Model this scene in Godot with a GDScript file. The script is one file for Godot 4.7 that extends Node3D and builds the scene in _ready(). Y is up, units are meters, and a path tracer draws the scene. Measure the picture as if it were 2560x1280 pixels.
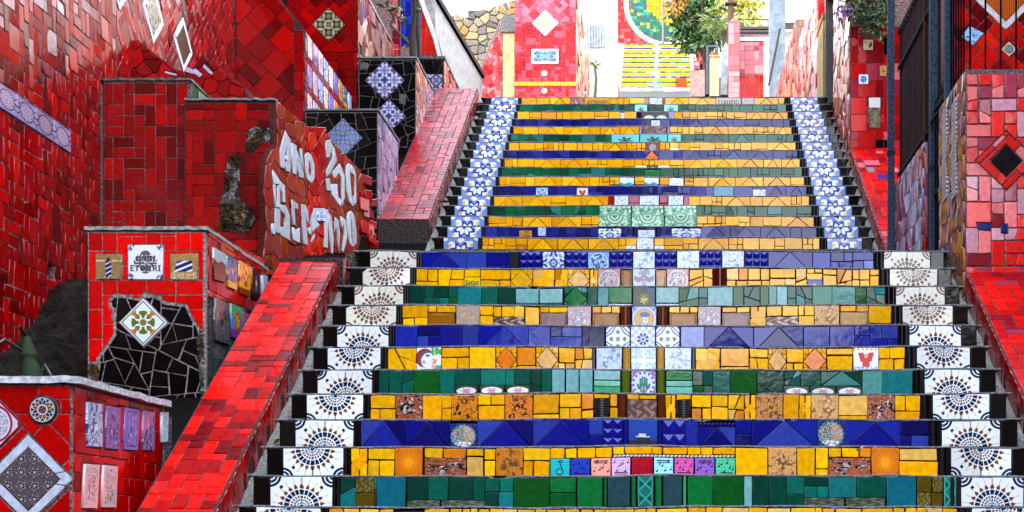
extends Node3D
# Tiled public staircase between mosaic walls. Lengths in metres; the street climbs along -Z.
# Measured lens of the photograph: focal length in photo pixels, and where the level line straight ahead meets the picture.
const F := 4200.0
const CX := 1650.0
const CY := 1340.0
const EYE := 1.6

var rng := RandomNumberGenerator.new()
var noise := FastNoiseLite.new()
var M := {}
var atlas: Image
var cells := {}
var base_of := {}
var used := {}

func _ready():
	rng.seed = 7
	noise.seed = 3
	noise.frequency = 1.0
	noise.fractal_octaves = 3
	set_camera()
	set_sky_and_sun()
	make_materials()
	draw_prints()
	commit_prints()
	build_ground()
	build_flights()
	build_kerb_ramps()
	build_left_side()
	build_right_side()
	build_far_end()
	build_plants()
	build_behind()
	build_small_things()

func set_camera():
	var c := Camera3D.new()
	c.name = "camera"
	var near := 0.1
	c.set_frustum(1280.0 / F * near, Vector2((1280.0 - CX) / F * near, (CY - 640.0) / F * near), near, 600.0)
	c.position = Vector3(0, EYE, 0)
	add_child(c)
	c.current = true

func set_sky_and_sun():
	var e := Environment.new()
	e.background_mode = Environment.BG_SKY
	var s := ProceduralSkyMaterial.new()
	s.sky_top_color = Color(0.80, 0.85, 0.93)
	s.sky_horizon_color = Color(0.97, 0.97, 0.97)
	s.sky_curve = 0.2
	s.ground_bottom_color = Color(0.25, 0.22, 0.2)
	s.ground_horizon_color = Color(0.6, 0.58, 0.56)
	s.sky_energy_multiplier = 2.0
	s.sun_angle_max = 2.0
	var sky := Sky.new()
	sky.sky_material = s
	e.sky = sky
	e.tonemap_mode = Environment.TONE_MAPPER_LINEAR
	e.tonemap_exposure = 2.35
	e.sdfgi_enabled = true
	e.ssao_enabled = true
	e.ssil_enabled = true
	var w := WorldEnvironment.new()
	w.name = "environment"
	w.environment = e
	add_child(w)
	var sun := DirectionalLight3D.new()
	sun.name = "sun"
	sun.light_energy = 1.15
	sun.light_color = Color(1.0, 0.95, 0.86)
	sun.light_angular_distance = 0.5
	sun.shadow_enabled = true
	var az := deg_to_rad(60.0)
	var el := deg_to_rad(36.0)
	var to_sun := Vector3(-sin(az) * cos(el), sin(el), cos(az) * cos(el))
	add_child(sun)
	sun.look_at_from_position(to_sun * 60.0, Vector3.ZERO)

# ---------------------------------------------------------------- materials
func noise_tex(freq: float, lo: float, hi: float, size := 512, oct := 4, normal := false, bump := 4.0, sd := 1) -> NoiseTexture2D:
	var n := FastNoiseLite.new()
	n.seed = sd
	n.frequency = freq
	n.fractal_octaves = oct
	var t := NoiseTexture2D.new()
	t.width = size
	t.height = size
	t.seamless = true
	t.noise = n
	if normal:
		t.as_normal_map = true
		t.bump_strength = bump
	else:
		var g := Gradient.new()
		g.set_color(0, Color(lo, lo, lo))
		g.set_color(1, Color(hi, hi, hi))
		t.color_ramp = g
	return t

func tri(m: StandardMaterial3D, s: float) -> StandardMaterial3D:
	m.uv1_triplanar = true
	m.uv1_world_triplanar = true
	m.uv1_scale = Vector3(s, s, s)
	return m

func make_materials():
	var mottle := noise_tex(0.02, 0.80, 1.0, 512, 5)
	var ripple := noise_tex(0.012, 0, 1, 512, 3, true, 3.0, 5)
	var grit := noise_tex(0.05, 0.5, 1.0, 512, 6, false, 1.0, 9)
	var grit_n := noise_tex(0.06, 0, 1, 512, 5, true, 9.0, 10)
	var wear := noise_tex(0.01, 0.4, 1.5, 512, 5, false, 1.0, 12)
	var m := tri(StandardMaterial3D.new(), 2.2)
	m.vertex_color_use_as_albedo = true
	m.vertex_color_is_srgb = true
	m.albedo_texture = mottle
	m.roughness = 0.14
	m.metallic_specular = 0.24
	m.roughness_texture = wear
	m.normal_enabled = true
	m.normal_texture = ripple
	m.normal_scale = 0.1
	M.glaze = m
	m = StandardMaterial3D.new()
	m.roughness = 0.16
	m.metallic_specular = 0.42
	m.vertex_color_use_as_albedo = true
	m.vertex_color_is_srgb = true
	M.print = m
	m = tri(StandardMaterial3D.new(), 1.3)
	m.vertex_color_use_as_albedo = true
	m.vertex_color_is_srgb = true
	m.albedo_texture = grit
	m.roughness = 0.93
	m.metallic_specular = 0.2
	m.normal_enabled = true
	m.normal_texture = grit_n
	m.normal_scale = 0.9
	M.stone = m
	m = tri(StandardMaterial3D.new(), 0.7)
	m.vertex_color_use_as_albedo = true
	m.vertex_color_is_srgb = true
	m.albedo_texture = noise_tex(0.015, 0.72, 1.0, 512, 6, false, 1.0, 21)
	m.roughness = 0.8
	m.normal_enabled = true
	m.normal_texture = grit_n
	m.normal_scale = 0.25
	M.plaster = m
	m = tri(StandardMaterial3D.new(), 1.5)
	m.vertex_color_use_as_albedo = true
	m.vertex_color_is_srgb = true
	m.albedo_texture = noise_tex(0.03, 0.55, 1.25, 512, 6, false, 1.0, 31)
	m.roughness = 0.5
	m.roughness_texture = wear
	M.paint = m
	m = M.paint.duplicate()
	m.roughness = 0.8
	m.metallic_specular = 0.12
	m.roughness_texture = null
	M.iron = m
	m = M.glaze.duplicate()      # tiles trodden and handled until the gloss is gone
	m.roughness = 0.34
	m.metallic_specular = 0.14
	M.worn = m
	m = M.glaze.duplicate()      # the newer, glassier tiles of the steps
	m.roughness = 0.1
	m.metallic_specular = 0.36
	M.gloss = m
	m = StandardMaterial3D.new()
	m.vertex_color_use_as_albedo = true
	m.vertex_color_is_srgb = true
	m.roughness = 0.55
	m.backlight_enabled = true
	m.backlight = Color(0.35, 0.4, 0.12)
	m.cull_mode = BaseMaterial3D.CULL_DISABLED
	M.leaf = m
	m = tri(StandardMaterial3D.new(), 3.0)
	m.vertex_color_use_as_albedo = true
	m.vertex_color_is_srgb = true
	m.albedo_texture = grit
	m.roughness = 0.85
	M.bark = m

# ---------------------------------------------------------------- mesh building
class MB:
	static var sag := 0.0      # how far a laid row dips and rises along x
	static var sag_seed := 0.0
	var v := PackedVector3Array()
	var n := PackedVector3Array()
	var c := PackedColorArray()
	var t := PackedVector2Array()
	var i := PackedInt32Array()
	func add(p: Vector3, nn: Vector3, col: Color, uv := Vector2.ZERO) -> int:
		if sag > 0.0:
			p.y += sag * (sin(p.x * 2.3 + sag_seed * 1.7) + 0.6 * sin(p.x * 5.3 + sag_seed * 2.9) + 0.35 * sin(p.x * 11.7 + sag_seed * 4.1))
		v.append(p); n.append(nn); c.append(col); t.append(uv)
		return v.size() - 1
	func face(a: int, b: int, d: int):   # a, b, d run anticlockwise seen from the front
		i.append(a); i.append(d); i.append(b)
	func quad(p0: Vector3, p1: Vector3, p2: Vector3, p3: Vector3, col: Color):
		var nn := (p1 - p0).cross(p3 - p0)
		if nn.length_squared() < 1e-14:
			nn = (p2 - p1).cross(p0 - p1)
		nn = nn.normalized()
		var a := add(p0, nn, col); var b := add(p1, nn, col); var d := add(p2, nn, col); var e := add(p3, nn, col)
		face(a, b, d); face(a, d, e)
	func tri3(p0: Vector3, p1: Vector3, p2: Vector3, col: Color):
		var nn := (p1 - p0).cross(p2 - p0).normalized()
		face(add(p0, nn, col), add(p1, nn, col), add(p2, nn, col))
	func box(a: Vector3, b: Vector3, col: Color):   # a is the lowest corner
		var p := [Vector3(a.x, a.y, b.z), Vector3(b.x, a.y, b.z), Vector3(b.x, b.y, b.z), Vector3(a.x, b.y, b.z), Vector3(a.x, a.y, a.z), Vector3(b.x, a.y, a.z), Vector3(b.x, b.y, a.z), Vector3(a.x, b.y, a.z)]
		quad(p[0], p[1], p[2], p[3], col); quad(p[5], p[4], p[7], p[6], col)
		quad(p[1], p[5], p[6], p[2], col); quad(p[4], p[0], p[3], p[7], col)
		quad(p[3], p[2], p[6], p[7], col); quad(p[4], p[5], p[1], p[0], col)
	func tube(pts: Array, rad: Array, sides: int, col: Color):
		var rings := []
		for k in pts.size():
			var d: Vector3 = (pts[min(k + 1, pts.size() - 1)] - pts[max(k - 1, 0)]).normalized()
			var u := d.cross(Vector3(0.31, 0.17, 0.93)).normalized()
			var w := d.cross(u).normalized()
			var ring := []
			for s in sides:
				var a := TAU * s / sides
				var q := u * cos(a) + w * sin(a)
				ring.append(add(pts[k] + q * rad[k], q, col, Vector2(float(s) / sides, k)))
			rings.append(ring)
		for k in pts.size() - 1:
			for s in sides:
				var s2 := (s + 1) % sides
				face(rings[k][s], rings[k][s2], rings[k + 1][s2])
				face(rings[k][s], rings[k + 1][s2], rings[k + 1][s])
		for e in [0, pts.size() - 1]:
			var d: Vector3 = (pts[1] - pts[0]).normalized() * -1.0 if e == 0 else (pts[-1] - pts[-2]).normalized()
			var mid := add(pts[e], d, col)
			for s in sides:
				var s2 := (s + 1) % sides
				var a := add(v[rings[e][s]], d, col); var b := add(v[rings[e][s2]], d, col)
				if e == 0: face(mid, b, a)
				else: face(mid, a, b)
	func mesh(mat: Material) -> ArrayMesh:
		var ar := []
		ar.resize(Mesh.ARRAY_MAX)
		ar[Mesh.ARRAY_VERTEX] = v; ar[Mesh.ARRAY_NORMAL] = n; ar[Mesh.ARRAY_COLOR] = c; ar[Mesh.ARRAY_TEX_UV] = t; ar[Mesh.ARRAY_INDEX] = i
		var m := ArrayMesh.new()
		m.add_surface_from_arrays(Mesh.PRIMITIVE_TRIANGLES, ar)
		m.surface_set_material(0, mat)
		return m

func numbered(called: String) -> String:
	var k: int = used.get(called, 0)
	used[called] = k + 1
	return called if k == 0 else "%s_%03d" % [called, k]

func thing(called: String, label: String, category: String, at: Vector3, group := "") -> Node3D:
	var o := Node3D.new()
	o.name = numbered(called)
	o.position = at
	add_child(o)
	base_of[o] = at
	o.set_meta("label", label)
	o.set_meta("category", category)
	if group != "":
		o.set_meta("group", group)
	return o

func put(parent: Node, mb: MB, mat: Material, called: String) -> MeshInstance3D:
	var o := MeshInstance3D.new()
	o.name = called
	o.mesh = mb.mesh(mat)
	if base_of.has(parent):
		o.position = -base_of[parent]
	parent.add_child(o, true)
	return o

func part_node(parent: Node, called: String) -> Node3D:
	var o := Node3D.new()
	o.name = called
	if base_of.has(parent):
		o.position = -base_of[parent]
	parent.add_child(o, true)
	return o

func structure(mb: MB, mat: Material, called: String, label: String) -> MeshInstance3D:
	var o := put(self, mb, mat, called)
	o.set_meta("kind", "structure")
	o.set_meta("label", label)
	return o

# ---------------------------------------------------------------- places and frames
func at_px(px: float, py: float, d: float) -> Vector3:
	return Vector3((px - CX) * d / F, EYE + (CY - py) * d / F, -d)
func fx(px: float, d: float) -> float:
	return (px - CX) * d / F
func fy(py: float, d: float) -> float:
	return EYE + (CY - py) * d / F
func front(d: float) -> Transform3D:      # faces down the street: u = x, v = y
	return Transform3D(Basis(Vector3.RIGHT, Vector3.UP, Vector3.BACK), Vector3(0, 0, -d))
func face_r(x: float) -> Transform3D:     # faces +x: u = distance up the street
	return Transform3D(Basis(Vector3.FORWARD, Vector3.UP, Vector3.RIGHT), Vector3(x, 0, 0))
func face_l(x: float) -> Transform3D:     # faces -x: u = minus that distance
	return Transform3D(Basis(Vector3.BACK, Vector3.UP, Vector3.LEFT), Vector3(x, 0, 0))
func splay(a: Vector3, b: Vector3) -> Transform3D:   # upright plane through a and b, u from a to b
	var u := Vector3(b.x - a.x, 0, b.z - a.z).normalized()
	return Transform3D(Basis(u, Vector3.UP, u.cross(Vector3.UP)), Vector3(a.x, 0, a.z))
func slope(y0: float, d0: float, rise: float) -> Transform3D:   # lies on the slope: u = x, v = length up it
	var vv := Vector3(0, rise, -1).normalized()
	return Transform3D(Basis(Vector3.RIGHT, vv, Vector3.RIGHT.cross(vv)), Vector3(0, y0, -d0))
func on(fr: Transform3D, px: float, py: float) -> Vector2:   # where a sight line of the survey meets a plane
	var r := Vector3((px - CX) / F, (CY - py) / F, -1)
	var nn := fr.basis.z
	var t: float = nn.dot(fr.origin - Vector3(0, EYE, 0)) / nn.dot(r)
	var q := fr.affine_inverse() * (Vector3(0, EYE, 0) + r * t)
	return Vector2(q.x, q.y)
func rect(u0: float, v0: float, u1: float, v1: float) -> PackedVector2Array:
	return PackedVector2Array([Vector2(u0, v0), Vector2(u1, v0), Vector2(u1, v1), Vector2(u0, v1)])
func poly_px(fr: Transform3D, s: String) -> PackedVector2Array:   # "x y, x y, ..."
	var out := PackedVector2Array()
	for w in s.split(","):
		var q := w.strip_edges().split(" ")
		out.append(on(fr, float(q[0]), float(q[1])))
	return ccw(out)
func area_of(p: PackedVector2Array) -> float:
	var a := 0.0
	for k in p.size():
		a += p[k].cross(p[(k + 1) % p.size()])
	return a * 0.5
func ccw(p: PackedVector2Array) -> PackedVector2Array:
	if area_of(p) < 0:
		p = p.duplicate()
		p.reverse()
	return p
func bounds(p: PackedVector2Array) -> Rect2:
	var r := Rect2(p[0], Vector2.ZERO)
	for q in p:
		r = r.expand(q)
	return r
func turned(p: PackedVector2Array, c: Vector2, a: float) -> PackedVector2Array:
	var out := PackedVector2Array()
	for q in p:
		out.append(c + (q - c).rotated(a))
	return out
func diamond(c: Vector2, r: float, ry := 0.0) -> PackedVector2Array:
	if ry == 0.0: ry = r
	return PackedVector2Array([c + Vector2(0, -ry), c + Vector2(r, 0), c + Vector2(0, ry), c + Vector2(-r, 0)])
func disc(c: Vector2, r: float, n := 20) -> PackedVector2Array:
	var out := PackedVector2Array()
	for k in n:
		out.append(c + Vector2(cos(TAU * k / n), sin(TAU * k / n)) * r)
	return out

# ---------------------------------------------------------------- one tile: bevelled slip of glazed clay
func tile(mb: MB, fr: Transform3D, poly: PackedVector2Array, th: float, bev: float, col: Color, tilt := Vector2.ZERO, uvs := PackedVector2Array()):
	var k_n := poly.size()
	var c := Vector2.ZERO
	for p in poly:
		c += p
	c /= k_n
	var bu := fr.basis.x
	var bv := fr.basis.y
	var bn := fr.basis.z
	var tn := (bn - bu * tilt.x - bv * tilt.y).normalized()
	var top := []
	var convex := true
	for k in k_n:
		var b := poly[k]
		var e1 := (b - poly[(k + k_n - 1) % k_n]).normalized()
		var e2 := (poly[(k + 1) % k_n] - b).normalized()
		if e1.cross(e2) < -0.01:
			convex = false
		var n1 := Vector2(-e1.y, e1.x)
		var n2 := Vector2(-e2.y, e2.x)
		var q := b + (n1 + n2) / maxf(0.5, 1.0 + n1.dot(n2)) * bev
		var uv := uvs[k] if uvs.size() == k_n else Vector2.ZERO
		var hq := th + tilt.dot(q - c)
		var out := -(bu * (n1.x + n2.x) + bv * (n1.y + n2.y)).normalized()
		var hb := th + tilt.dot(b - c) - bev * 0.8
		top.append(mb.add(fr * Vector3(q.x, q.y, hq), tn, col, uv))
		mb.add(fr * Vector3(b.x, b.y, hb), (out + bn * 0.45).normalized(), col, uv)
		mb.add(fr * Vector3(b.x, b.y, -0.004), out, col, uv)
	for k in k_n:
		var a: int = top[k]
		var d: int = top[(k + 1) % k_n]
		mb.face(a + 1, d + 1, d); mb.face(a + 1, d, a)
		mb.face(a + 2, d + 2, d + 1); mb.face(a + 2, d + 1, a + 1)
	if convex:
		for k in range(1, k_n - 1):
			mb.face(top[0], top[k], top[k + 1])
	else:
		var ix := Geometry2D.triangulate_polygon(poly)
		for k in range(0, ix.size(), 3):
			var p0 := poly[ix[k]]
			if (poly[ix[k + 1]] - p0).cross(poly[ix[k + 2]] - p0) > 0:
				mb.face(top[ix[k]], top[ix[k + 1]], top[ix[k + 2]])
			else:
				mb.face(top[ix[k]], top[ix[k + 2]], top[ix[k + 1]])

func wobble(a: float) -> Vector2:
	return Vector2(rng.randf_range(-a, a), rng.randf_range(-a, a))

func cell_uv(called: String, f: Vector2) -> Vector2:   # f runs 0..1 over the print, y up
	var k: int = cells[called]
	var o := Vector2(k % 16, k / 16)
	return (o + Vector2(0.01 + 0.98 * f.x, 0.99 - 0.98 * f.y)) / Vector2(16, 8)

# a tile with a print; quad = four corners anticlockwise from the lower left one of the print
func print_tile(parent: Node, fr: Transform3D, quad: PackedVector2Array, cell: String, called := "picture_tile", th := 0.011, sub := Rect2(0, 0, 1, 1), tilt := 0.012) -> MeshInstance3D:
	var uvs := PackedVector2Array()
	if quad.size() == 4:
		for f in [Vector2(0, 0), Vector2(1, 0), Vector2(1, 1), Vector2(0, 1)]:
			uvs.append(cell_uv(cell, sub.position + f * sub.size))
	else:
		var b := bounds(quad)
		for q in quad:
			uvs.append(cell_uv(cell, sub.position + (q - b.position) / b.size * sub.size))
	var mb := MB.new()
	var fade := rng.randf_range(0.86, 1.0)
	tile(mb, fr, quad, th, 0.002, Color(fade, fade, fade * rng.randf_range(0.97, 1.0)), wobble(tilt), uvs)
	return put(parent, mb, M.print, called)

func plain_tile(parent: Node, fr: Transform3D, poly: PackedVector2Array, col: Color, called := "tile", th := 0.01, bev := 0.0022, tilt := 0.014) -> MeshInstance3D:
	var mb := MB.new()
	tile(mb, fr, ccw(poly), th, bev, col, wobble(tilt))
	return put(parent, mb, M.glaze, called)

# ---------------------------------------------------------------- laying patterns
func tone(cols: Array) -> Color:
	var s := 0.0
	for e in cols:
		s += e[1]
	var r := rng.randf() * s
	for e in cols:
		r -= e[1]
		if r <= 0.0:
			var k := rng.randf_range(0.9, 1.08)
			var c: Color = e[0]
			return Color(clampf(c.r * k, 0, 1), clampf(c.g * k, 0, 1), clampf(c.b * k, 0, 1))
	return cols[0][0]

func basket(r: Rect2, s: float, square := 0.1, single := 0.08) -> Array:
	var nx := int(ceil(r.size.x / s))
	var ny := int(ceil(r.size.y / s))
	var taken := {}
	var out := []
	for j in ny:
		for i in nx:
			if taken.has(Vector2i(i, j)):
				continue
			var w := 1
			var h := 1
			var q := rng.randf()
			var right := not taken.has(Vector2i(i + 1, j))
			if q < square and right: w = 2; h = 2
			elif q < square + single: pass
			elif q < square + single + (1.0 - square - single) * 0.48 and right: w = 2
			else: h = 2
			for a in w:
				for b in h:
					taken[Vector2i(i + a, j + b)] = true
			out.append(rect(r.position.x + i * s, r.position.y + j * s, r.position.x + (i + w) * s, r.position.y + (j + h) * s))
	return out

func turned_basket(r: Rect2, s: float, ang: float, square := 0.15) -> Array:
	var c := r.get_center()
	var half := r.size.length() * 0.5 + s
	var out := []
	for p in basket(Rect2(c - Vector2(half, half), Vector2(half, half) * 2.0), s, square):
		out.append(turned(p, c, ang))
	return out

func half_plane(p: PackedVector2Array, m: Vector2, nn: Vector2) -> PackedVector2Array:   # keeps the side against nn
	var out := PackedVector2Array()
	for k in p.size():
		var a := p[k]
		var b := p[(k + 1) % p.size()]
		var da := (a - m).dot(nn)
		var db := (b - m).dot(nn)
		if da <= 0: out.append(a)
		if (da < 0 and db > 0) or (da > 0 and db < 0):
			out.append(a + (b - a) * (da / (da - db)))
	return out

func shards(r: Rect2, su: float, sv: float, chaos := 0.45) -> Array:
	var nx := int(ceil(r.size.x / su)) + 2
	var ny := int(ceil(r.size.y / sv)) + 2
	var pts := {}
	for j in ny:
		for i in nx:
			pts[Vector2i(i, j)] = r.position + Vector2((i - 0.5 + rng.randf_range(-chaos, chaos)) * su, (j - 0.5 + rng.randf_range(-chaos, chaos)) * sv)
	var out := []
	for j in ny:
		for i in nx:
			var c: Vector2 = pts[Vector2i(i, j)]
			var p := rect(c.x - su * 1.5, c.y - sv * 1.5, c.x + su * 1.5, c.y + sv * 1.5)
			for b in range(-2, 3):
				for a in range(-2, 3):
					var key := Vector2i(i + a, j + b)
					if (a != 0 or b != 0) and pts.has(key) and p.size() > 2:
						var o: Vector2 = pts[key]
						p = half_plane(p, (c + o) * 0.5, o - c)
			if p.size() > 2:
				out.append(p)
	return out

func crazy(p: PackedVector2Array, n: int) -> Array:   # breaks one slab into n pieces
	var out := [p]
	while out.size() < n:
		var big := 0
		for k in out.size():
			if absf(area_of(out[k])) > absf(area_of(out[big])): big = k
		var q: PackedVector2Array = out[big]
		var b := bounds(q)
		var m := b.get_center() + Vector2(rng.randf_range(-0.13, 0.13) * b.size.x, rng.randf_range(-0.13, 0.13) * b.size.y)
		var ang := rng.randf_range(-0.5, 0.5) + (PI / 2 if b.size.x < b.size.y else 0.0)
		var nn := Vector2(cos(ang), sin(ang))
		var q1 := half_plane(q, m, nn)
		var q2 := half_plane(q, m, -nn)
		if q1.size() < 3 or q2.size() < 3:
			break
		out[big] = q1
		out.append(q2)
	return out

func cracked(r: Rect2, n: int) -> Array:   # long straight cracks across a slab
	return crazy(rect(r.position.x, r.position.y, r.end.x, r.end.y), n)

func laid(polys: Array, region: PackedVector2Array, holes: Array, joint: float, least := 0.00025) -> Array:
	var out := []
	region = ccw(region)
	var rb := bounds(region)
	var hb := []
	for h in holes:
		hb.append(bounds(h))
	for p in polys:
		var b := bounds(p)
		if not rb.intersects(b):
			continue
		var inside := true
		for q in p:
			if not Geometry2D.is_point_in_polygon(q, region):
				inside = false
				break
		var pieces: Array = [p] if inside else Geometry2D.intersect_polygons(p, region)
		for k in holes.size():
			if hb[k].intersects(b):
				var next := []
				for q in pieces:
					next.append_array(Geometry2D.clip_polygons(q, holes[k]))
				pieces = next
		for q in pieces:
			for o in Geometry2D.offset_polygon(ccw(q), -joint * rng.randf_range(0.35, 0.75), Geometry2D.JOIN_MITER):
				if area_of(o) > least and o.size() < 24:
					var e: PackedVector2Array = o
					if e.size() == 4 and inside:
						for i in 4: e[i] += wobble(joint * 0.45)
					out.append(e)
	return out

# the pieces: those that show largest stay single parts, the rest join one part of kind stuff
func mosaic(parent: Node, fr: Transform3D, polys: Array, cols: Array, o := {}):
	var th: float = o.get("th", 0.006)
	var bev: float = o.get("bev", 0.002)
	var tilt: float = o.get("tilt", 0.022)
	var called: String = o.get("name", "tile")
	var limit: int = o.get("limit", 290)
	var least: float = o.get("least", 90.0)
	var mat: Material = o.get("mat", M.glaze)
	var list := []
	for p in polys:
		var b := bounds(p)
		var c := fr * Vector3(b.get_center().x, b.get_center().y, 0)
		var ray := c - Vector3(0, EYE, 0)
		var facing := absf(fr.basis.z.dot(ray.normalized()))
		var px := area_of(p) * F * F / maxf(1.0, ray.length_squared()) * facing
		var sx := CX + c.x / maxf(0.1, -c.z) * F
		var sy := CY - (c.y - EYE) / maxf(0.1, -c.z) * F
		if sx < -60 or sx > 2620 or sy < -60 or sy > 1340 or c.z > -0.5:
			px = 0.0
		list.append([px, p])
	list.sort_custom(func(a, b): return a[0] > b[0])
	var rest := MB.new()
	for k in list.size():
		var col := tone(cols)
		var t := th + rng.randf_range(-0.0012, 0.0012)
		if k < limit and list[k][0] >= least:
			var mb := MB.new()
			tile(mb, fr, list[k][1], t, bev, col, wobble(tilt))
			put(parent, mb, mat, called)
		else:
			tile(rest, fr, list[k][1], t, bev, col, wobble(tilt))
	if rest.v.size() > 0:
		var r := put(parent, rest, mat, called + "_chips")
		r.set_meta("kind", "stuff")

func holes_px(fr: Transform3D, list: Array) -> Array:
	var out := []
	for s in list:
		out.append(poly_px(fr, s))
	return out

func grown(p: PackedVector2Array, d: float) -> PackedVector2Array:
	var r := Geometry2D.offset_polygon(ccw(p), d, Geometry2D.JOIN_MITER)
	return r[0] if r.size() > 0 else p

func lettering(parent: Node, text: String, fr: Transform3D, c: Vector2, height: float, width: float, col: Color, lift := 0.0125, called := "lettering"):
	var t := TextMesh.new()
	t.text = text
	var f := SystemFont.new()
	f.font_names = PackedStringArray(["Droid Sans"])
	f.font_weight = 700
	t.font = f
	t.font_size = 64
	t.pixel_size = 0.001
	t.depth = 0.002
	t.curve_step = 1.0
	var m := StandardMaterial3D.new()
	m.albedo_color = col
	m.roughness = 0.35
	t.material = m
	var bb := t.get_aabb()
	var o := MeshInstance3D.new()
	o.name = called
	o.mesh = t
	var sx := width / maxf(bb.size.x, 0.001)
	var sy := height / maxf(bb.size.y, 0.001)
	var g := Transform3D(Basis(fr.basis.x * sx, fr.basis.y * sy, fr.basis.z), fr * Vector3(c.x - (bb.position.x + bb.size.x * 0.5) * sx, c.y - (bb.position.y + bb.size.y * 0.5) * sy, lift))
	if base_of.has(parent):
		g.origin -= base_of[parent]
	o.transform = g
	parent.add_child(o, true)

# ---------------------------------------------------------------- printed tiles: 128 cells of 128 pixels
func draw_prints():
	atlas = Image.create(2048, 1024, false, Image.FORMAT_RGB8)
	var white := Color(0.90, 0.92, 0.93)
	var cream := Color(0.87, 0.86, 0.82)
	var navy := Color(0.03, 0.11, 0.26)
	var rust := Color(0.42, 0.2, 0.1)
	cell("sun_blue", "sun", [white, navy, rust, Color(0.25, 0.42, 0.65)])
	cell("sun_brown", "sun", [cream, Color(0.45, 0.33, 0.28), Color(0.38, 0.24, 0.2), Color(0.66, 0.56, 0.5)])
	cell("flower", "flower", [])
	cell("clef", "clef", [Color(0.13, 0.78, 0.84)])
	var notes := [Color(0.1, 0.25, 0.8), Color(0.93, 0.6, 0.55), Color(0.84, 0.68, 0.86), Color(0.6, 0.87, 0.95), Color(0.82, 0.33, 0.66), Color(0.55, 0.36, 0.73), Color(0.3, 0.82, 0.62)]
	for k in 7:
		cell("music%d" % k, "music", [notes[k], k * 7 + 3])
	cell("portrait", "portrait", [])
	cell("hamsa", "hamsa", [])
	cell("ship", "ship", [])
	cell("rose", "oval_rose", [])
	cell("city", "round_city", [])
	cell("flag", "flag", [Color(0.1, 0.25, 0.6), Color(0.75, 0.15, 0.15), Color(0.85, 0.7, 0.1)])
	cell("lighthouse", "lighthouse", [])
	cell("boat", "boat", [])
	cell("woman", "woman", [])
	cell("plate", "plate", [])
	cell("rings", "rings", [])
	cell("carpet", "carpet", [Color(0.36, 0.33, 0.36), Color(0.14, 0.11, 0.14), Color(0.72, 0.64, 0.66)])
	cell("redring", "redring", [])
	cell("saint", "figure", [Color(0.62, 0.72, 0.85), Color(0.1, 0.25, 0.5), Color(0.86, 0.9, 0.95), 11])
	cell("violet_a", "figure", [Color(0.42, 0.36, 0.62), Color(0.22, 0.17, 0.4), Color(0.62, 0.56, 0.8), 12])
	cell("violet_b", "framed", [Color(0.45, 0.42, 0.78), Color(0.2, 0.18, 0.5), Color(0.66, 0.64, 0.9), 13])
	cell("violet_c", "figure", [Color(0.55, 0.44, 0.66), Color(0.25, 0.16, 0.4), Color(0.74, 0.66, 0.84), 14])
	cell("sketch_a", "sketch", [Color(0.76, 0.66, 0.67), Color(0.3, 0.2, 0.24), 15])
	cell("sketch_b", "sketch", [Color(0.76, 0.66, 0.67), Color(0.3, 0.2, 0.24), 16])
	cell("lauburu", "lobes", [])
	cell("leafcross", "leafcross", [])
	cell("blue_map", "azulejo", [Color(0.12, 0.25, 0.55), Color(0.45, 0.6, 0.82), Color(0.55, 0.47, 0.36), 1.0])
	cell("lilac_a", "azulejo", [Color(0.5, 0.5, 0.66), Color(0.2, 0.19, 0.34), Color(0.66, 0.66, 0.78), 2.0])
	cell("lilac_b", "azulejo", [Color(0.46, 0.43, 0.6), Color(0.19, 0.16, 0.32), Color(0.62, 0.6, 0.74), 3.3])
	cell("stone_cross", "azulejo", [Color(0.47, 0.44, 0.34), Color(0.2, 0.19, 0.14), Color(0.62, 0.58, 0.46), 4.4])
	cell("az_green", "azgeo", [white, Color(0.16, 0.22, 0.6), Color(0.25, 0.5, 0.3)])
	cell("az_blue", "azflower", [white, Color(0.2, 0.26, 0.62), Color(0.7, 0.74, 0.88)])
	cell("blue_scroll", "azulejo", [Color(0.85, 0.88, 0.93), Color(0.2, 0.3, 0.62), Color(0.5, 0.6, 0.82), 5.7])
	cell("pale_a", "figure", [Color(0.74, 0.8, 0.9), Color(0.45, 0.55, 0.78), Color(0.86, 0.9, 0.95), 21])
	cell("pale_b", "figure", [Color(0.8, 0.85, 0.9), Color(0.56, 0.66, 0.8), Color(0.9, 0.92, 0.94), 22])
	cell("pale_c", "cross", [Color(0.74, 0.83, 0.9), Color(0.9, 0.92, 0.95), Color(0.62, 0.7, 0.84), 23])
	cell("blue_round", "roundpic", [Color(0.45, 0.62, 0.85), Color(0.1, 0.25, 0.55), Color(0.7, 0.8, 0.9), 24])
	cell("pale_round", "roundpic", [Color(0.75, 0.8, 0.88), Color(0.5, 0.58, 0.76), Color(0.88, 0.9, 0.94), 25])
	cell("red_round", "roundpic", [Color(0.78, 0.55, 0.58), Color(0.5, 0.5, 0.54), Color(0.8, 0.82, 0.84), 26])
	cell("eagle", "eagle", [])
	cell("brown_a", "figure", [Color(0.6, 0.27, 0.13), Color(0.12, 0.07, 0.06), Color(0.75, 0.74, 0.76), 31])
	cell("brown_b", "figure", [Color(0.62, 0.28, 0.12), Color(0.1, 0.07, 0.07), Color(0.7, 0.68, 0.7), 32])
	cell("brown_c", "figure", [Color(0.58, 0.25, 0.1), Color(0.13, 0.08, 0.06), Color(0.72, 0.7, 0.72), 33])
	cell("amber_a", "figure", [Color(0.84, 0.5, 0.06), Color(0.22, 0.1, 0.03), Color(0.88, 0.56, 0.1), 34])
	cell("amber_b", "figure", [Color(0.82, 0.45, 0.05), Color(0.2, 0.09, 0.03), Color(0.88, 0.54, 0.1), 35])
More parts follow.
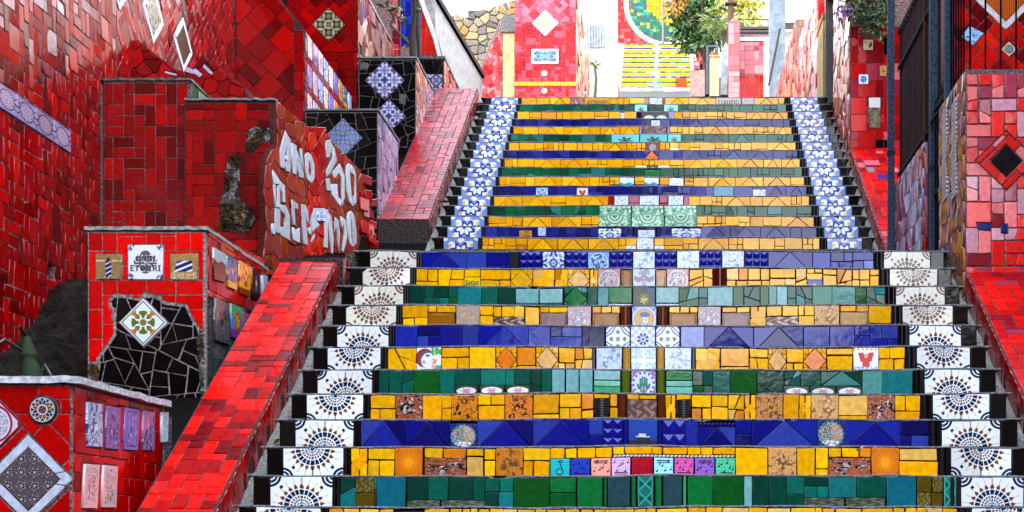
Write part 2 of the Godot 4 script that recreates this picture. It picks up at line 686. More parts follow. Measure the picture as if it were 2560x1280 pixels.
	cell("tan_a", "figure", [Color(0.78, 0.56, 0.3), Color(0.42, 0.28, 0.16), Color(0.84, 0.64, 0.4), 36])
	cell("tan_b", "figure", [Color(0.76, 0.5, 0.22), Color(0.4, 0.24, 0.1), Color(0.82, 0.58, 0.3), 37])
	cell("tan_c", "figure", [Color(0.8, 0.6, 0.36), Color(0.5, 0.35, 0.2), Color(0.85, 0.68, 0.46), 38])
	cell("grey_orange", "figure", [Color(0.62, 0.58, 0.58), Color(0.75, 0.55, 0.25), Color(0.7, 0.7, 0.76), 39])
	cell("silver_pink", "figure", [Color(0.7, 0.56, 0.54), Color(0.52, 0.52, 0.6), Color(0.84, 0.84, 0.88), 40])
	cell("sunface", "sunface", [])
	cell("worn_orange", "figure", [Color(0.82, 0.5, 0.12), Color(0.4, 0.28, 0.14), Color(0.72, 0.45, 0.12), 42])
	cell("frieze", "relief", [Color(0.36, 0.22, 0.2), Color(0.72, 0.66, 0.64), 1])
	cell("olive_relief", "relief", [Color(0.3, 0.26, 0.06), Color(0.46, 0.42, 0.2), 2])
	cell("green_relief", "lattice", [Color(0.05, 0.3, 0.26), Color(0.16, 0.58, 0.54)])
	cell("worn_relief", "relief", [Color(0.2, 0.25, 0.2), Color(0.4, 0.42, 0.34), 3])
	cell("stone_relief", "relief", [Color(0.3, 0.2, 0.18), Color(0.52, 0.4, 0.37), 4])
	cell("fan", "fan", [])
	cell("lion", "lion", [])
	cell("red_figure", "redfig", [])
	cell("sea_a", "sea", [Color(0.2, 0.6, 0.75)])
	cell("sea_b", "sea", [Color(0.25, 0.5, 0.75)])
	cell("palm_a", "palm", [Color(0.35, 0.72, 0.72)])
	cell("palm_b", "palm", [Color(0.5, 0.78, 0.7)])
	cell("urn", "urn", [Color(0.42, 0.17, 0.1), Color(0.6, 0.58, 0.58)])
	cell("arch", "archpic", [])
	cell("brazil", "flag2", [])
	cell("fruit", "fruit", [])
	cell("poster_hill", "hill", [])
	cell("poster_dance", "posterfig", [Color(0.12, 0.4, 0.62), Color(0.75, 0.65, 0.1), Color(0.7, 0.1, 0.1)])
	cell("poster_gold", "posterfig", [Color(0.85, 0.6, 0.12), Color(0.5, 0.2, 0.08), Color(0.62, 0.3, 0.1)])
	cell("poster_tree", "posterfig", [Color(0.36, 0.14, 0.1), Color(0.2, 0.1, 0.09), Color(0.2, 0.4, 0.62)])
	cell("grey_panel", "figure", [Color(0.3, 0.31, 0.33), Color(0.15, 0.15, 0.17), Color(0.42, 0.43, 0.45), 51])
	cell("sun_poster", "sunposter", [])
	cell("pink_poster", "figure", [Color(0.75, 0.3, 0.55), Color(0.5, 0.12, 0.4), Color(0.85, 0.5, 0.65), 52])
	cell("orange_grid", "grid", [Color(0.8, 0.36, 0.03), Color(0.3, 0.1, 0.02)])
	cell("star_tile", "star", [])
	cell("gold_rhomb", "rhomb", [])
	cell("teal_mirror", "azulejo", [Color(0.24, 0.4, 0.46), Color(0.12, 0.24, 0.3), Color(0.45, 0.58, 0.6), 7.1])
	cell("brown_damask", "azulejo", [Color(0.55, 0.48, 0.42), Color(0.14, 0.08, 0.06), Color(0.66, 0.6, 0.54), 8.2])
	cell("dark_speckle", "speckle", [Color(0.17, 0.15, 0.08), Color(0.3, 0.27, 0.17)])
	cell("blue_disc", "bluedisc", [])
	cell("gold_bird", "figure", [Color(0.82, 0.78, 0.68), Color(0.62, 0.45, 0.15), Color(0.86, 0.84, 0.78), 61])
	cell("cathedral", "cathedral", [])
	cell("sign_blue", "figure", [Color(0.6, 0.76, 0.9), Color(0.15, 0.35, 0.65), Color(0.75, 0.86, 0.94), 63])
	cell("tower_pic", "figure", [Color(0.82, 0.86, 0.88), Color(0.55, 0.66, 0.72), Color(0.88, 0.9, 0.92), 64])
	cell("mural", "mural", [])

func commit_prints():
	var m: StandardMaterial3D = M.print
	atlas.generate_mipmaps()
	m.albedo_texture = ImageTexture.create_from_image(atlas)

func cell(called: String, kind: String, a: Array):
	var k := cells.size()
	cells[called] = k
	var ox := (k % 16) * 128
	var oy := (k / 16) * 128
	for y in 128:
		for x in 128:
			var u := (x + 0.5) / 64.0 - 1.0
			var v := 1.0 - (y + 0.5) / 64.0
			atlas.set_pixel(ox + x, oy + y, paint(kind, u, v, a))

func nz(u: float, v: float, s: float, f: float) -> float:
	return noise.get_noise_3d(u * f, v * f, s * 7.31)

func paint(kind: String, u: float, v: float, a: Array) -> Color:
	var r := sqrt(u * u + v * v)
	var ang := atan2(v, u)
	var au := absf(u)
	var av := absf(v)
	match kind:
		"sun":
			var f := fposmod(ang / TAU * 22.0, 1.0)
			var g := absf(f - 0.5)
			var rc := Vector2(1.0 - au, 1.0 - av).length()
			if r < 0.06: return a[1]
			if r > 0.09 and r < 0.15 and g < 0.34: return a[3]
			if r > 0.18 and r < 0.25 and g < 0.3: return a[1]
			if r > 0.28 and r < 0.36 and g < 0.3: return a[2]
			if r > 0.4 and r < 0.56 and g < 0.39: return a[1]
			if r > 0.6 and r < 0.74 and g < 0.36 * (1.0 - absf(r - 0.64) / 0.13): return a[2]
			if r > 0.74 and r < 0.95 and g < 0.04 and rc > 0.4: return a[0].lerp(a[2], 0.45)
			if rc < 0.36 and rc > 0.28: return a[1]
			if rc < 0.24 and rc > 0.2: return a[1]
			if rc < 0.2 and sin(rc * 60.0 + ang * 12.0) > 0.0: return a[1]
			if absf(au - 0.64) + absf(av - 0.64) < 0.075: return a[1]
			return a[0]
		"flower":
			var c := Color(0.88, 0.9, 0.94)
			var lobe := 0.78 + 0.1 * cos(ang * 8.0)
			if r > lobe + 0.06: c = Color(0.42, 0.53, 0.8)
			if r > 1.18 + 0.08 * cos(ang * 12.0): c = Color(0.86, 0.88, 0.93)
			var ring := 0.5 + 0.09 * cos(ang * 8.0 + PI)
			if absf(r - ring) < 0.1 * (0.6 + 0.4 * absf(sin(ang * 4.0))): c = Color(0.08, 0.2, 0.6)
			if absf(r - ring - 0.15) < 0.035 and sin(ang * 4.0 + 1.0) > 0.0: c = Color(0.12, 0.25, 0.64)
			if r < 0.36:
				c = Color(0.55, 0.64, 0.86) if absf(sin(ang * 4.0)) < 0.35 else Color(0.9, 0.92, 0.95)
			if r < 0.1: c = Color(0.1, 0.2, 0.58)
			if Vector2(au - 0.62, av - 0.46).length() < 0.1: c = Color(0.87, 0.66, 0.2)
			if Vector2(au - 0.2, av - 0.74).length() < 0.06: c = Color(0.86, 0.68, 0.25)
			return c
		"clef":
			var c: Color = a[0]
			if absf(fposmod(v * 3.0 + 0.5, 1.0) - 0.5) < 0.07: c = c.darkened(0.35)
			var q := Vector2(u, v)
			if absf(Vector2(u + 0.05, v + 0.45).length() - 0.36) < 0.055: c = Color(0.05, 0.2, 0.25)
			if absf(u - 0.1 + 0.35 * (v - 0.2)) < 0.06 and v > -0.35 and v < 0.85: c = Color(0.05, 0.2, 0.25)
			if absf(q.distance_to(Vector2(0.12, 0.72)) - 0.14) < 0.04: c = Color(0.05, 0.2, 0.25)
			return c
		"music":
			var c: Color = a[0]
			if absf(fposmod(v * 2.6 + 0.5, 1.0) - 0.5) < 0.045: c = c.darkened(0.3)
			var ink: Color = Color(0.08, 0.06, 0.09)
			for k in 6:
				var s: float = a[1] + k * 1.7
				var px := -0.75 + k * 0.3
				var py := 0.55 * sin(s * 2.3)
				if Vector2((u - px) / 1.2, v - py).length() < 0.095: c = ink
				if absf(u - px - 0.1) < 0.025 and v > py and v < py + 0.45: c = ink
			var by := 0.7 if int(a[1]) % 2 == 0 else -0.66
			if au < 0.75 and u > -0.7 + 0.2 * sin(a[1]) and (absf(v - by) < 0.06 or absf(v - by + 0.2) < 0.05): c = ink
			return c
		"portrait":
			if r > 0.97: return Color(0.62, 0.7, 0.84) if absf(au - av) > 0.12 else Color(0.35, 0.45, 0.72)
			if r > 0.86: return Color(0.85, 0.88, 0.93)
			if r > 0.8: return Color(0.42, 0.52, 0.76)
			var c := Color(0.85, 0.64, 0.36)
			if Vector2((u - 0.08) / 0.75, v + 0.12).length() < 0.36: c = Color(0.84, 0.84, 0.88) if u > -0.1 else Color(0.7, 0.75, 0.86)
			if absf(u - 0.12) < 0.05 and absf(v + 0.1) < 0.04: c = Color(0.25, 0.3, 0.5)
			if Vector2((u - 0.05) / 1.5, (v - 0.34) * 1.4).length() < 0.3: c = Color(0.3, 0.37, 0.6)
			if v < -0.42 and au < 0.34 - (v + 0.42) * 0.8: c = Color(0.72, 0.77, 0.88) if nz(u, v, 2, 5) > -0.05 else Color(0.3, 0.38, 0.62)
			return c
		"hamsa":
			var c := Color(0.86, 0.88, 0.94)
			if r > 0.98: c = Color(0.32, 0.3, 0.68) if nz(u, v, 3, 5) > 0.0 else Color(0.8, 0.6, 0.75)
			elif absf(r - 0.86) < 0.1 and sin(ang * 14.0) > 0.1: c = Color(0.35, 0.4, 0.72)
			var hand := Color(0.2, 0.5, 0.48)
			if Vector2(u / 0.95, v + 0.32).length() < 0.38: c = hand
			for k in 4:
				if absf(u + 0.27 - k * 0.18) < 0.075 and v > -0.3 and v < 0.42 + 0.14 * sin(k * PI / 3.0): c = hand
			if absf(au - 0.46 - 0.3 * (v + 0.12)) < 0.09 and v > -0.4 and v < 0.02: c = hand
			if Vector2(u, v + 0.4).length() < 0.22: c = Color(0.72, 0.7, 0.86) if sin(ang * 9.0) > 0.0 else Color(0.3, 0.45, 0.6)
			return c
		"ship":
			var c := Color(0.05, 0.26, 0.68) if nz(u, v * 3.0, 4, 3) > -0.1 else Color(0.04, 0.2, 0.58)
			if v < -0.5: c = Color(0.1, 0.13, 0.14)
			if v > -0.48 and v < -0.22 and u > -0.45 + (v + 0.48) * -0.3 and u < 0.5 - (v + 0.22) * 0.1: c = Color(0.16, 0.17, 0.16)
			if v > -0.26 and v < -0.18 and u > -0.5 and u < 0.48: c = Color(0.86, 0.9, 0.92)
			if v >= -0.18 and v < 0.0 and u > -0.3 and u < 0.2: c = Color(0.82, 0.88, 0.92)
			return c
		"oval_rose":
			var q := Vector2(u / 0.86, v / 0.72).length()
			if q > 1.0: return Color(0.08, 0.17, 0.12) if nz(u, v, 5, 4) > -0.1 else Color(0.2, 0.3, 0.22)
			var s := Vector2(u / 0.3, v / 0.42).length()
			if s < 1.0: return Color(0.75, 0.4, 0.55) if sin(s * 14.0 + ang * 3.0) > 0.0 else Color(0.86, 0.68, 0.76)
			if s < 1.5 and absf(sin(ang * 3.0)) < 0.3: return Color(0.3, 0.34, 0.34)
			return Color(0.88, 0.9, 0.89)
		"round_city":
			if r > 0.97: return Color(0.14, 0.2, 0.55) if nz(u, v, 6, 6) > 0.05 else Color(0.06, 0.07, 0.2)
			if r > 0.86: return Color(0.25, 0.5, 0.62) if sin(ang * 18.0) > 0 else Color(0.12, 0.25, 0.5)
			var k := nz(u, v, 8, 5)
			if v < -0.45: return Color(0.82, 0.84, 0.85) if k > -0.1 else Color(0.4, 0.44, 0.46)
			if k > 0.22: return Color(0.72, 0.25, 0.18)
			if k > 0.05: return Color(0.78, 0.8, 0.72)
			if k > -0.12: return Color(0.2, 0.4, 0.62)
			return Color(0.66, 0.55, 0.2) if u > 0 else Color(0.2, 0.42, 0.26)
		"flag":
			var c: Color = a[0] if v > 0.2 else a[1]
			if v < -0.75: c = a[1].darkened(0.2)
			if Vector2(u, v - 0.15).length() < 0.24: c = a[2]
			return c
		"flag2":
			var c := Color(0.06, 0.36, 0.16)
			if au / 0.9 + av / 0.8 < 1.0: c = Color(0.86, 0.7, 0.2)
			if r < 0.34: c = Color(0.12, 0.2, 0.5)
			return c
		"lighthouse":
			var c := Color(0.5, 0.38, 0.2).lerp(Color(0.62, 0.5, 0.3), nz(u, v, 9, 5) + 0.5)
			if absf(v - 0.5) < 0.07 and au > 0.3 and nz(u, v, 1, 3) > -0.1: c = Color(0.8, 0.76, 0.66)
			if v < -0.72: c = Color(0.66, 0.6, 0.46) if nz(u, v, 2, 8) > 0 else Color(0.36, 0.28, 0.16)
			if au < 0.24 and v > -0.8 and v < 0.45: c = Color(0.08, 0.08, 0.28) if fposmod(v * 2.6 - u * 1.4, 1.0) < 0.68 else Color(0.75, 0.76, 0.8)
			if au < 0.12 and v >= 0.45 and v < 0.75: c = Color(0.2, 0.16, 0.1)
			return c
		"boat":
			var c := Color(0.5, 0.38, 0.2).lerp(Color(0.62, 0.5, 0.3), nz(u, v, 10, 5) + 0.5)
			if v < -0.45 and nz(u, v * 2, 3, 5) > 0.0: c = Color(0.72, 0.66, 0.54)
			if v > -0.4 and v < 0.45 and u > -0.5 + 0.3 * (0.4 - v) * -1.0 and u < 0.66:
				c = Color(0.08, 0.1, 0.36) if fposmod(v * 2.2 - u * 0.9, 1.0) < 0.62 else Color(0.78, 0.8, 0.84)
			return c
		"woman":
			var c := Color(0.86, 0.89, 0.92)
			if Vector2(u + 0.35, v - 0.2).length() < 0.75: c = Color(0.6, 0.14, 0.18)
			if Vector2(u + 0.15, v - 0.1).length() < 0.7: c = Color(0.36, 0.33, 0.34)
			if Vector2(u + 0.02, v + 0.02).length() < 0.62: c = Color(0.87, 0.88, 0.9)
			if Vector2((u + 0.1) / 2.0, v - 0.38).length() < 0.09: c = Color(0.2, 0.36, 0.5)
			if Vector2(u + 0.42, v + 0.12).length() < 0.16: c = Color(0.84, 0.6, 0.66)
			if u > 0.25 and u < 0.65 and v < 0.1 and nz(u, v, 4, 6) > -0.12: c = Color(0.85, 0.48, 0.1)
			if u > 0.2 and v > 0.4 and nz(u, v, 5, 3) > -0.1: c = Color(0.3, 0.62, 0.36)
			if u > 0.6 and v < -0.4: c = Color(0.2, 0.6, 0.6)
			return c
		"plate":
			if r > 0.93: return Color(0.12, 0.12, 0.22)
			if r > 0.84: return Color(0.7, 0.7, 0.72)
			var f := absf(sin(ang * 6.0))
			if r > 0.4:
				if absf(r - 0.46 - 0.34 * f) < 0.06: return Color(0.8, 0.8, 0.78)
				if r < 0.46 + 0.34 * f: return Color(0.5, 0.28, 0.08) if sin(ang * 3.0) > 0 else Color(0.12, 0.16, 0.4)
				return Color(0.1, 0.16, 0.12)
			if r > 0.3: return Color(0.82, 0.82, 0.82)
			return Color(0.14, 0.16, 0.4) if sin(ang * 4.0) > 0 else Color(0.6, 0.3, 0.12)
		"rings":
			var c := Color(0.52, 0.46, 0.58)
			if av > 0.9: c = Color(0.24, 0.18, 0.34)
			if absf(r - 0.74) < 0.07: c = Color(0.14, 0.1, 0.26) if sin(ang * 22.0) > -0.4 else Color(0.5, 0.44, 0.56)
			elif r < 0.68: c = Color(0.5, 0.4, 0.46) if sin(r * 26.0 + cos(ang * 8.0)) > 0.0 else Color(0.62, 0.56, 0.66)
			elif av < 0.08: c = Color(0.16, 0.1, 0.28)
			elif absf(av - 0.5 - 0.15 * cos(u * 5.0)) < 0.05: c = Color(0.24, 0.17, 0.36)
			return c
		"carpet":
			var fu := fposmod(u * 1.15 + v * 1.15 + 4.0, 1.0) - 0.5
			var fv := fposmod(v * 1.15 - u * 1.15 + 4.0, 1.0) - 0.5
			var q := Vector2(fu, fv)
			var fl := q.length() / (0.32 + 0.08 * cos(atan2(fv, fu) * 5.0))
			if fl < 0.36: return a[2]
			if fl < 0.72: return a[1]
			if fl < 1.0: return a[2] if sin(atan2(fv, fu) * 10.0) > -0.3 else a[1]
			return a[0] if nz(u, v, 7, 12) > -0.1 else a[0].darkened(0.3)
		"redring":
			var c := Color(0.72, 0.7, 0.78)
			if au > 0.92 or av > 0.92: c = Color(0.5, 0.06, 0.1)
			if absf(r - 0.86) < 0.05: c = Color(0.5, 0.05, 0.08)
			if r < 0.72: c = Color(0.55, 0.54, 0.62) if nz(u, v, 12, 6) > 0.02 else Color(0.72, 0.71, 0.78)
			if absf(Vector2(1.0 - au, 1.0 - av).length() - 0.2) < 0.07: c = Color(0.55, 0.06, 0.1)
			return c
		"figure", "framed":
			var s: float = a[3]
			var c: Color = a[0]
			var k := nz(u, v, s, 1.7) * 1.3 + 0.42 - r * 0.6
			var fine := nz(u, v, s + 3.0, 4.2)
			c = c.lerp(a[2], clampf(fine * 1.5 + 0.25, 0.0, 1.0) * 0.5)
			if k > 0.2: c = a[2] if nz(u, v, s + 9.0, 2.4) > 0.02 else a[1]
			if absf(nz(u, v, s + 5.0, 2.1)) < 0.035 or absf(k - 0.2) < 0.05: c = a[1]
			if kind == "framed" and (au > 0.7 or av > 0.8): c = a[1] if au < 0.78 and av < 0.86 else a[0]
			return c
		"roundpic":
			if r > 0.95: return a[0].lightened(0.1) if nz(u, v, a[3], 7) > 0.0 else a[0].darkened(0.1)
			if r > 0.86: return a[2]
			var k := nz(u, v, a[3] + 1.0, 2.6)
			return a[1] if k > 0.12 else (a[2] if k > -0.12 else a[0])
		"cross":
			if au < 0.1 or av < 0.12: return a[1]
			return a[2] if nz(u, v, a[3], 4.0) > 0.06 else a[0]
		"sketch":
			var c: Color = a[0]
			if au < 0.75 and av < 0.85 and absf(nz(u, v, a[2], 2.6)) < 0.06: c = a[1]
			if au < 0.5 and av < 0.6 and nz(u, v, a[2] + 4.0, 6.0) > 0.24: c = a[1].lightened(0.2)
			return c
		"lobes":
			var c := Color(0.82, 0.84, 0.86)
			for q in [Vector2(0, 0.36), Vector2(0, -0.36), Vector2(0.36, 0), Vector2(-0.36, 0)]:
				if Vector2(u, v - 0.0).distance_to(q) < 0.32: c = Color(0.33, 0.31, 0.36)
			if r < 0.2 and absf(sin(ang * 2.0 + r * 6.0)) < 0.35: c = Color(0.8, 0.8, 0.82)
			if Vector2(1.0 - au, 1.0 - av).length() < 0.36 and nz(u, v, 3, 6) > -0.1: c = Color(0.2, 0.28, 0.5)
			return c
		"leafcross":
			if au > 0.92 or av > 0.92: return Color(0.75, 0.78, 0.8)
			if au > 0.86 or av > 0.86: return Color(0.28, 0.34, 0.2)
			if r < 0.2: return Color(0.32, 0.36, 0.1) if fposmod(r * 12.0, 1.0) < 0.5 else Color(0.6, 0.42, 0.08)
			var k := cos(ang * 4.0)
			if r < 0.84 and k > 0.62 - 0.25 * sin(r * 16.0) and r > 0.3: return Color(0.62, 0.36, 0.04) if r > 0.5 else Color(0.3, 0.38, 0.05)
			if r < 0.7 and k < -0.25 + 0.35 * sin(r * 13.0) and r > 0.26: return Color(0.3, 0.38, 0.04)
			return Color(0.78, 0.82, 0.86)
		"azulejo":
			var x := maxf(au, av)
			var y := minf(au, av)
			var s: float = a[3]
			var w := sin((x * 5.0 + s) * 1.6 + sin(y * 7.0 + s) * 1.7) + cos(y * 8.0 - x * 4.0 * sin(s)) + 0.8 * sin(r * 16.0 + s)
			var c: Color = a[0]
			if w > 0.85: c = a[2]
			elif w < -0.55: c = a[1]
			if absf(r - 0.26) < 0.035 or absf(r - 0.4) < 0.02: c = a[1]
			if au < 0.02 or av < 0.02: c = a[1]
			return c
		"azgeo":
			var d := au + av
			if r < 0.18 and (absf(au - 0.08) < 0.07 and absf(av - 0.08) < 0.07): return a[1]
			if (Vector2(au - 0.55, av).length() < 0.17 or Vector2(au, av - 0.55).length() < 0.17): return a[2] if r > 0.48 else Color(0.75, 0.72, 0.4)
			if absf(d - 1.15 - 0.1 * cos(ang * 4.0)) < 0.07 or absf(d - 1.42) < 0.06: return a[1]
			if d > 1.75: return a[1]
			return a[0]
		"azflower":
			if r < 0.5 and r > 0.2 and absf(sin(ang * 4.0)) > 0.45: return a[1]
			if r < 0.12: return a[1]
			if int(floor((u + 1.0) * 3.5)) % 2 == int(floor((v + 1.0) * 3.5)) % 2 and r > 0.6: return a[2]
			return a[0]
		"eagle":
			var c := Color(0.7, 0.75, 0.78)
			if absf(v - 0.15 - 0.5 * absf(au - 0.5) + 0.1) < 0.22 and au < 0.9: c = Color(0.5, 0.5, 0.6) if nz(u, v, 3, 5) > 0 else Color(0.6, 0.46, 0.5)
			if au < 0.22 and av < 0.7: c = Color(0.52, 0.44, 0.5) if nz(u, v, 5, 6) > 0 else Color(0.64, 0.62, 0.68)
			if v < -0.6 and au < 0.5: c = Color(0.46, 0.4, 0.48)
			if v > 0.55 and au < 0.5 and nz(u, v, 6, 3) > -0.1: c = Color(0.52, 0.54, 0.58)
			return c
		"sunface":
			var k := cos(ang * 12.0) * 0.12
			if r < 0.34: return Color(0.9, 0.58, 0.05)
			if r < 0.62 + k: return Color(0.84, 0.48, 0.04)
			if absf(Vector2(1.0 - au, 1.0 - av).length() - 0.3) < 0.07: return Color(0.7, 0.36, 0.03)
			return Color(0.78, 0.42, 0.03)
		"relief":
			var s: float = a[2]
			var w := sin(u * 7.0 + s + sin(v * 5.0) * 1.6) * cos(v * 4.0 + sin(u * 6.0 + s))
			return a[0].lerp(a[1], clampf(w * 1.6 + 0.3 + nz(u, v, s, 5) * 0.8, 0.0, 1.0))
		"lattice":
			var fv := fposmod(v * 1.0 + 2.0, 1.0) * 2.0 - 1.0
			var k := absf(absf(u) - absf(fv))
			if k < 0.16 or au > 0.9: return a[1]
			if Vector2(au - 0.55, absf(fv)).length() < 0.28: return a[0].darkened(0.2)
			return a[0].lerp(a[1], 0.3)
		"fan":
			var q := Vector2(u, v)
			var rr := q.length()
			var c := Color(0.72, 0.82, 0.76)
			if rr < 0.15: c = Color(0.2, 0.5, 0.36)
			elif absf(rr - 0.3) < 0.05 or absf(rr - 0.52) < 0.05: c = Color(0.3, 0.55, 0.44)
			elif rr > 0.6 and nz(u, v, 8, 3) + 0.12 * sin(ang * 8.0) > -0.05: c = Color(0.36, 0.66, 0.5) if nz(u, v, 9, 5) > -0.1 else Color(0.2, 0.48, 0.36)
			if v > 0.86: c = Color(0.55, 0.72, 0.62) if sin(u * 20.0) > 0 else Color(0.76, 0.84, 0.8)
			return c
		"lion":
			if au + av > 0.98: return Color(0.16, 0.2, 0.36) if u > 0 else Color(0.2, 0.2, 0.22)
			if au + av > 0.84: return Color(0.06, 0.06, 0.07)
			if Vector2(u, v + 0.02).length() < 0.34 + 0.05 * sin(ang * 7.0): return Color(0.72, 0.62, 0.2) if nz(u, v, 4, 4) > -0.15 else Color(0.4, 0.32, 0.08)
			return Color(0.16, 0.36, 0.14) if nz(u, v, 5, 6) > 0 else Color(0.06, 0.16, 0.08)
		"redfig":
			var c := Color(0.86, 0.86, 0.88)
			if v > 0.8: c = Color(0.78, 0.66, 0.4) if sin(u * 18.0) > 0 else c
			if absf(au - 0.25 - 0.3 * v) < 0.22 and v > -0.1 and v < 0.62: c = Color(0.72, 0.2, 0.2)
			if au < 0.3 and v > -0.5 and v < 0.2: c = Color(0.75, 0.25, 0.22)
			if au < 0.14 and v > 0.2 and v < 0.55: c = Color(0.8, 0.6, 0.5)
			if v < -0.5 and nz(u, v, 3, 5) > 0.02: c = Color(0.4, 0.5, 0.74)
			return c
		"sea":
			var c := Color(0.82, 0.86, 0.9)
			if v < 0.2 + 0.12 * sin(u * 5.0): c = a[0]
			if v < -0.1 + 0.1 * sin(u * 7.0 + 1.0): c = a[0].darkened(0.3)
			if v < -0.5 and au < 0.4: c = Color(0.3, 0.2, 0.16)
			return c
		"palm":
			var c: Color = a[0] if v > -0.4 else a[0].darkened(0.25)
			if Vector2(u, v - 0.1).length() < 0.5 * absf(cos(ang * 3.5)) + 0.08: c = Color(0.1, 0.26, 0.12)
			if absf(u) < 0.06 and v < 0.1 and v > -0.6: c = Color(0.25, 0.18, 0.1)
			return c
		"urn":
			var w := 0.32 + 0.2 * sin(v * 3.6 + 0.6)
			if au < w and av < 0.8: return a[1] if nz(u, v, 3, 6) > -0.1 else a[1].darkened(0.3)
			return a[0]
		"archpic":
			for s in [-0.5, 0.5]:
				var q := Vector2(u - s, (v + 0.3) * 0.6)
				if (absf(q.x) < 0.44 and v < -0.3) or q.length() < 0.44:
					return Color(0.84, 0.85, 0.83) if nz(u, v, 3, 5) > -0.12 else Color(0.6, 0.64, 0.66)
			return Color(0.22, 0.2, 0.22)
		"fruit":
			var c := Color(0.84, 0.85, 0.8)
			if Vector2(u + 0.1, v).length() < 0.5: c = Color(0.8, 0.68, 0.1)
			if Vector2(u - 0.35, v - 0.2).length() < 0.35: c = Color(0.3, 0.48, 0.1)
			return c
		"hill":
			if v > 0.25 + 0.1 * sin(u * 4.0): return Color(0.6, 0.7, 0.76).lerp(Color(0.75, 0.78, 0.8), nz(u, v, 2, 3) + 0.5)
			return Color(0.45, 0.24, 0.08) if nz(u, v, 3, 4) > -0.05 else Color(0.25, 0.14, 0.07)
		"posterfig":
			var c: Color = a[0]
			if v < -0.6 or nz(u, v, 5, 2) > 0.25: c = a[1]
			if Vector2(u / 0.5, v).length() < 0.55 + 0.1 * sin(ang * 5.0): c = a[2]
			if Vector2(u / 0.6, v - 0.1).length() < 0.22: c = Color(0.85, 0.7, 0.62)
			return c
		"sunposter":
			var c := Color(0.35, 0.6, 0.45) if v > 0.3 else (Color(0.3, 0.5, 0.75) if v > -0.5 else Color(0.55, 0.2, 0.6))
			if Vector2(u / 0.8, v).length() < 0.62 + 0.06 * sin(ang * 14.0): c = Color(0.8, 0.25, 0.08)
			if Vector2(u / 0.8, v).length() < 0.44: c = Color(0.85, 0.66, 0.08) if nz(u, v, 6, 4) > -0.15 else Color(0.66, 0.2, 0.06)
			return c
		"grid":
			var q := Vector2(fposmod(u * 4.0, 1.0) - 0.5, fposmod(v * 4.0, 1.0) - 0.5)
			if absf(q.length() - 0.34) < 0.09 or absf(q.x) < 0.06 and q.length() > 0.34: return a[1]
			return a[0]
		"star":
			var c := Color(0.78, 0.74, 0.55)
			if r < 0.7: c = Color(0.14, 0.16, 0.46)
			if r < 0.62 and (absf(sin(ang * 2.0)) < 0.28 or absf(cos(ang * 2.0)) < 0.24): c = Color(0.8, 0.82, 0.84)
			if absf(r - 0.74) < 0.05: c = Color(0.3, 0.3, 0.3)
			return c
		"rhomb":
			if maxf(au, av) > 0.66: return Color(0.66, 0.63, 0.55)
			if maxf(au, av) > 0.3: return Color(0.72, 0.58, 0.38) if absf(au - av) > 0.05 else Color(0.6, 0.48, 0.3)
			return Color(0.84, 0.74, 0.5)
		"speckle":
			return a[1] if nz(u, v, 3, 9) > 0.12 else a[0]
		"bluedisc":
			if r > 0.75: return Color(0.8, 0.82, 0.84)
			return Color(0.12, 0.3, 0.6) if nz(u, v, 4, 3) > -0.08 else Color(0.4, 0.58, 0.78)
		"cathedral":
			if v > 0.35: return Color(0.76, 0.78, 0.78)
			if absf(v - 0.3 + av * 0.0 + au * au * 0.6) < 0.07: return Color(0.2, 0.24, 0.2)
			return Color(0.3, 0.3, 0.2) if nz(u, v * 0.5, 5, 5) > 0 else Color(0.45, 0.43, 0.34)
		"mural":
			return Color(0.5, 0.5, 0.5)
	return Color(1, 0, 1)

# ---------------------------------------------------------------- ground and the climb of the street
const A_D := 7.98      # first riser in view of the near flight: distance, height, tread, riser
const A_Y := 1.7426
const A_T := 0.285
const A_R := 0.15879
const B_D := 14.88     # the second flight
const B_Y := 4.247
const B_T := 0.262
const B_R := 0.146
const SX0 := -2.0
const SX1 := 1.88
const STONE := Color(0.42, 0.40, 0.37)
const DARK := Color(0.13, 0.10, 0.09)

func line_a(d: float) -> float: return A_Y + 0.5572 * (d - A_D)
func line_b(d: float) -> float: return B_Y + 0.5572 * (d - B_D)
func ground_y(d: float) -> float:
	if d < 5.25: return 0.0
	if d < 11.1: return maxf(0.0, line_a(d) - 0.22)
	if d < 13.7: return lerpf(line_a(11.1) - 0.22, line_b(13.7) - 0.22, (d - 11.1) / 2.6)
	if d < 19.1: return line_b(d) - 0.22
	if d < 55.5: return line_b(19.1) - 0.1 + (d - 19.1) * 0.25
	if d < 62.0: return ground_y(55.4) + (d - 55.4) * 0.53
	return ground_y(61.9)

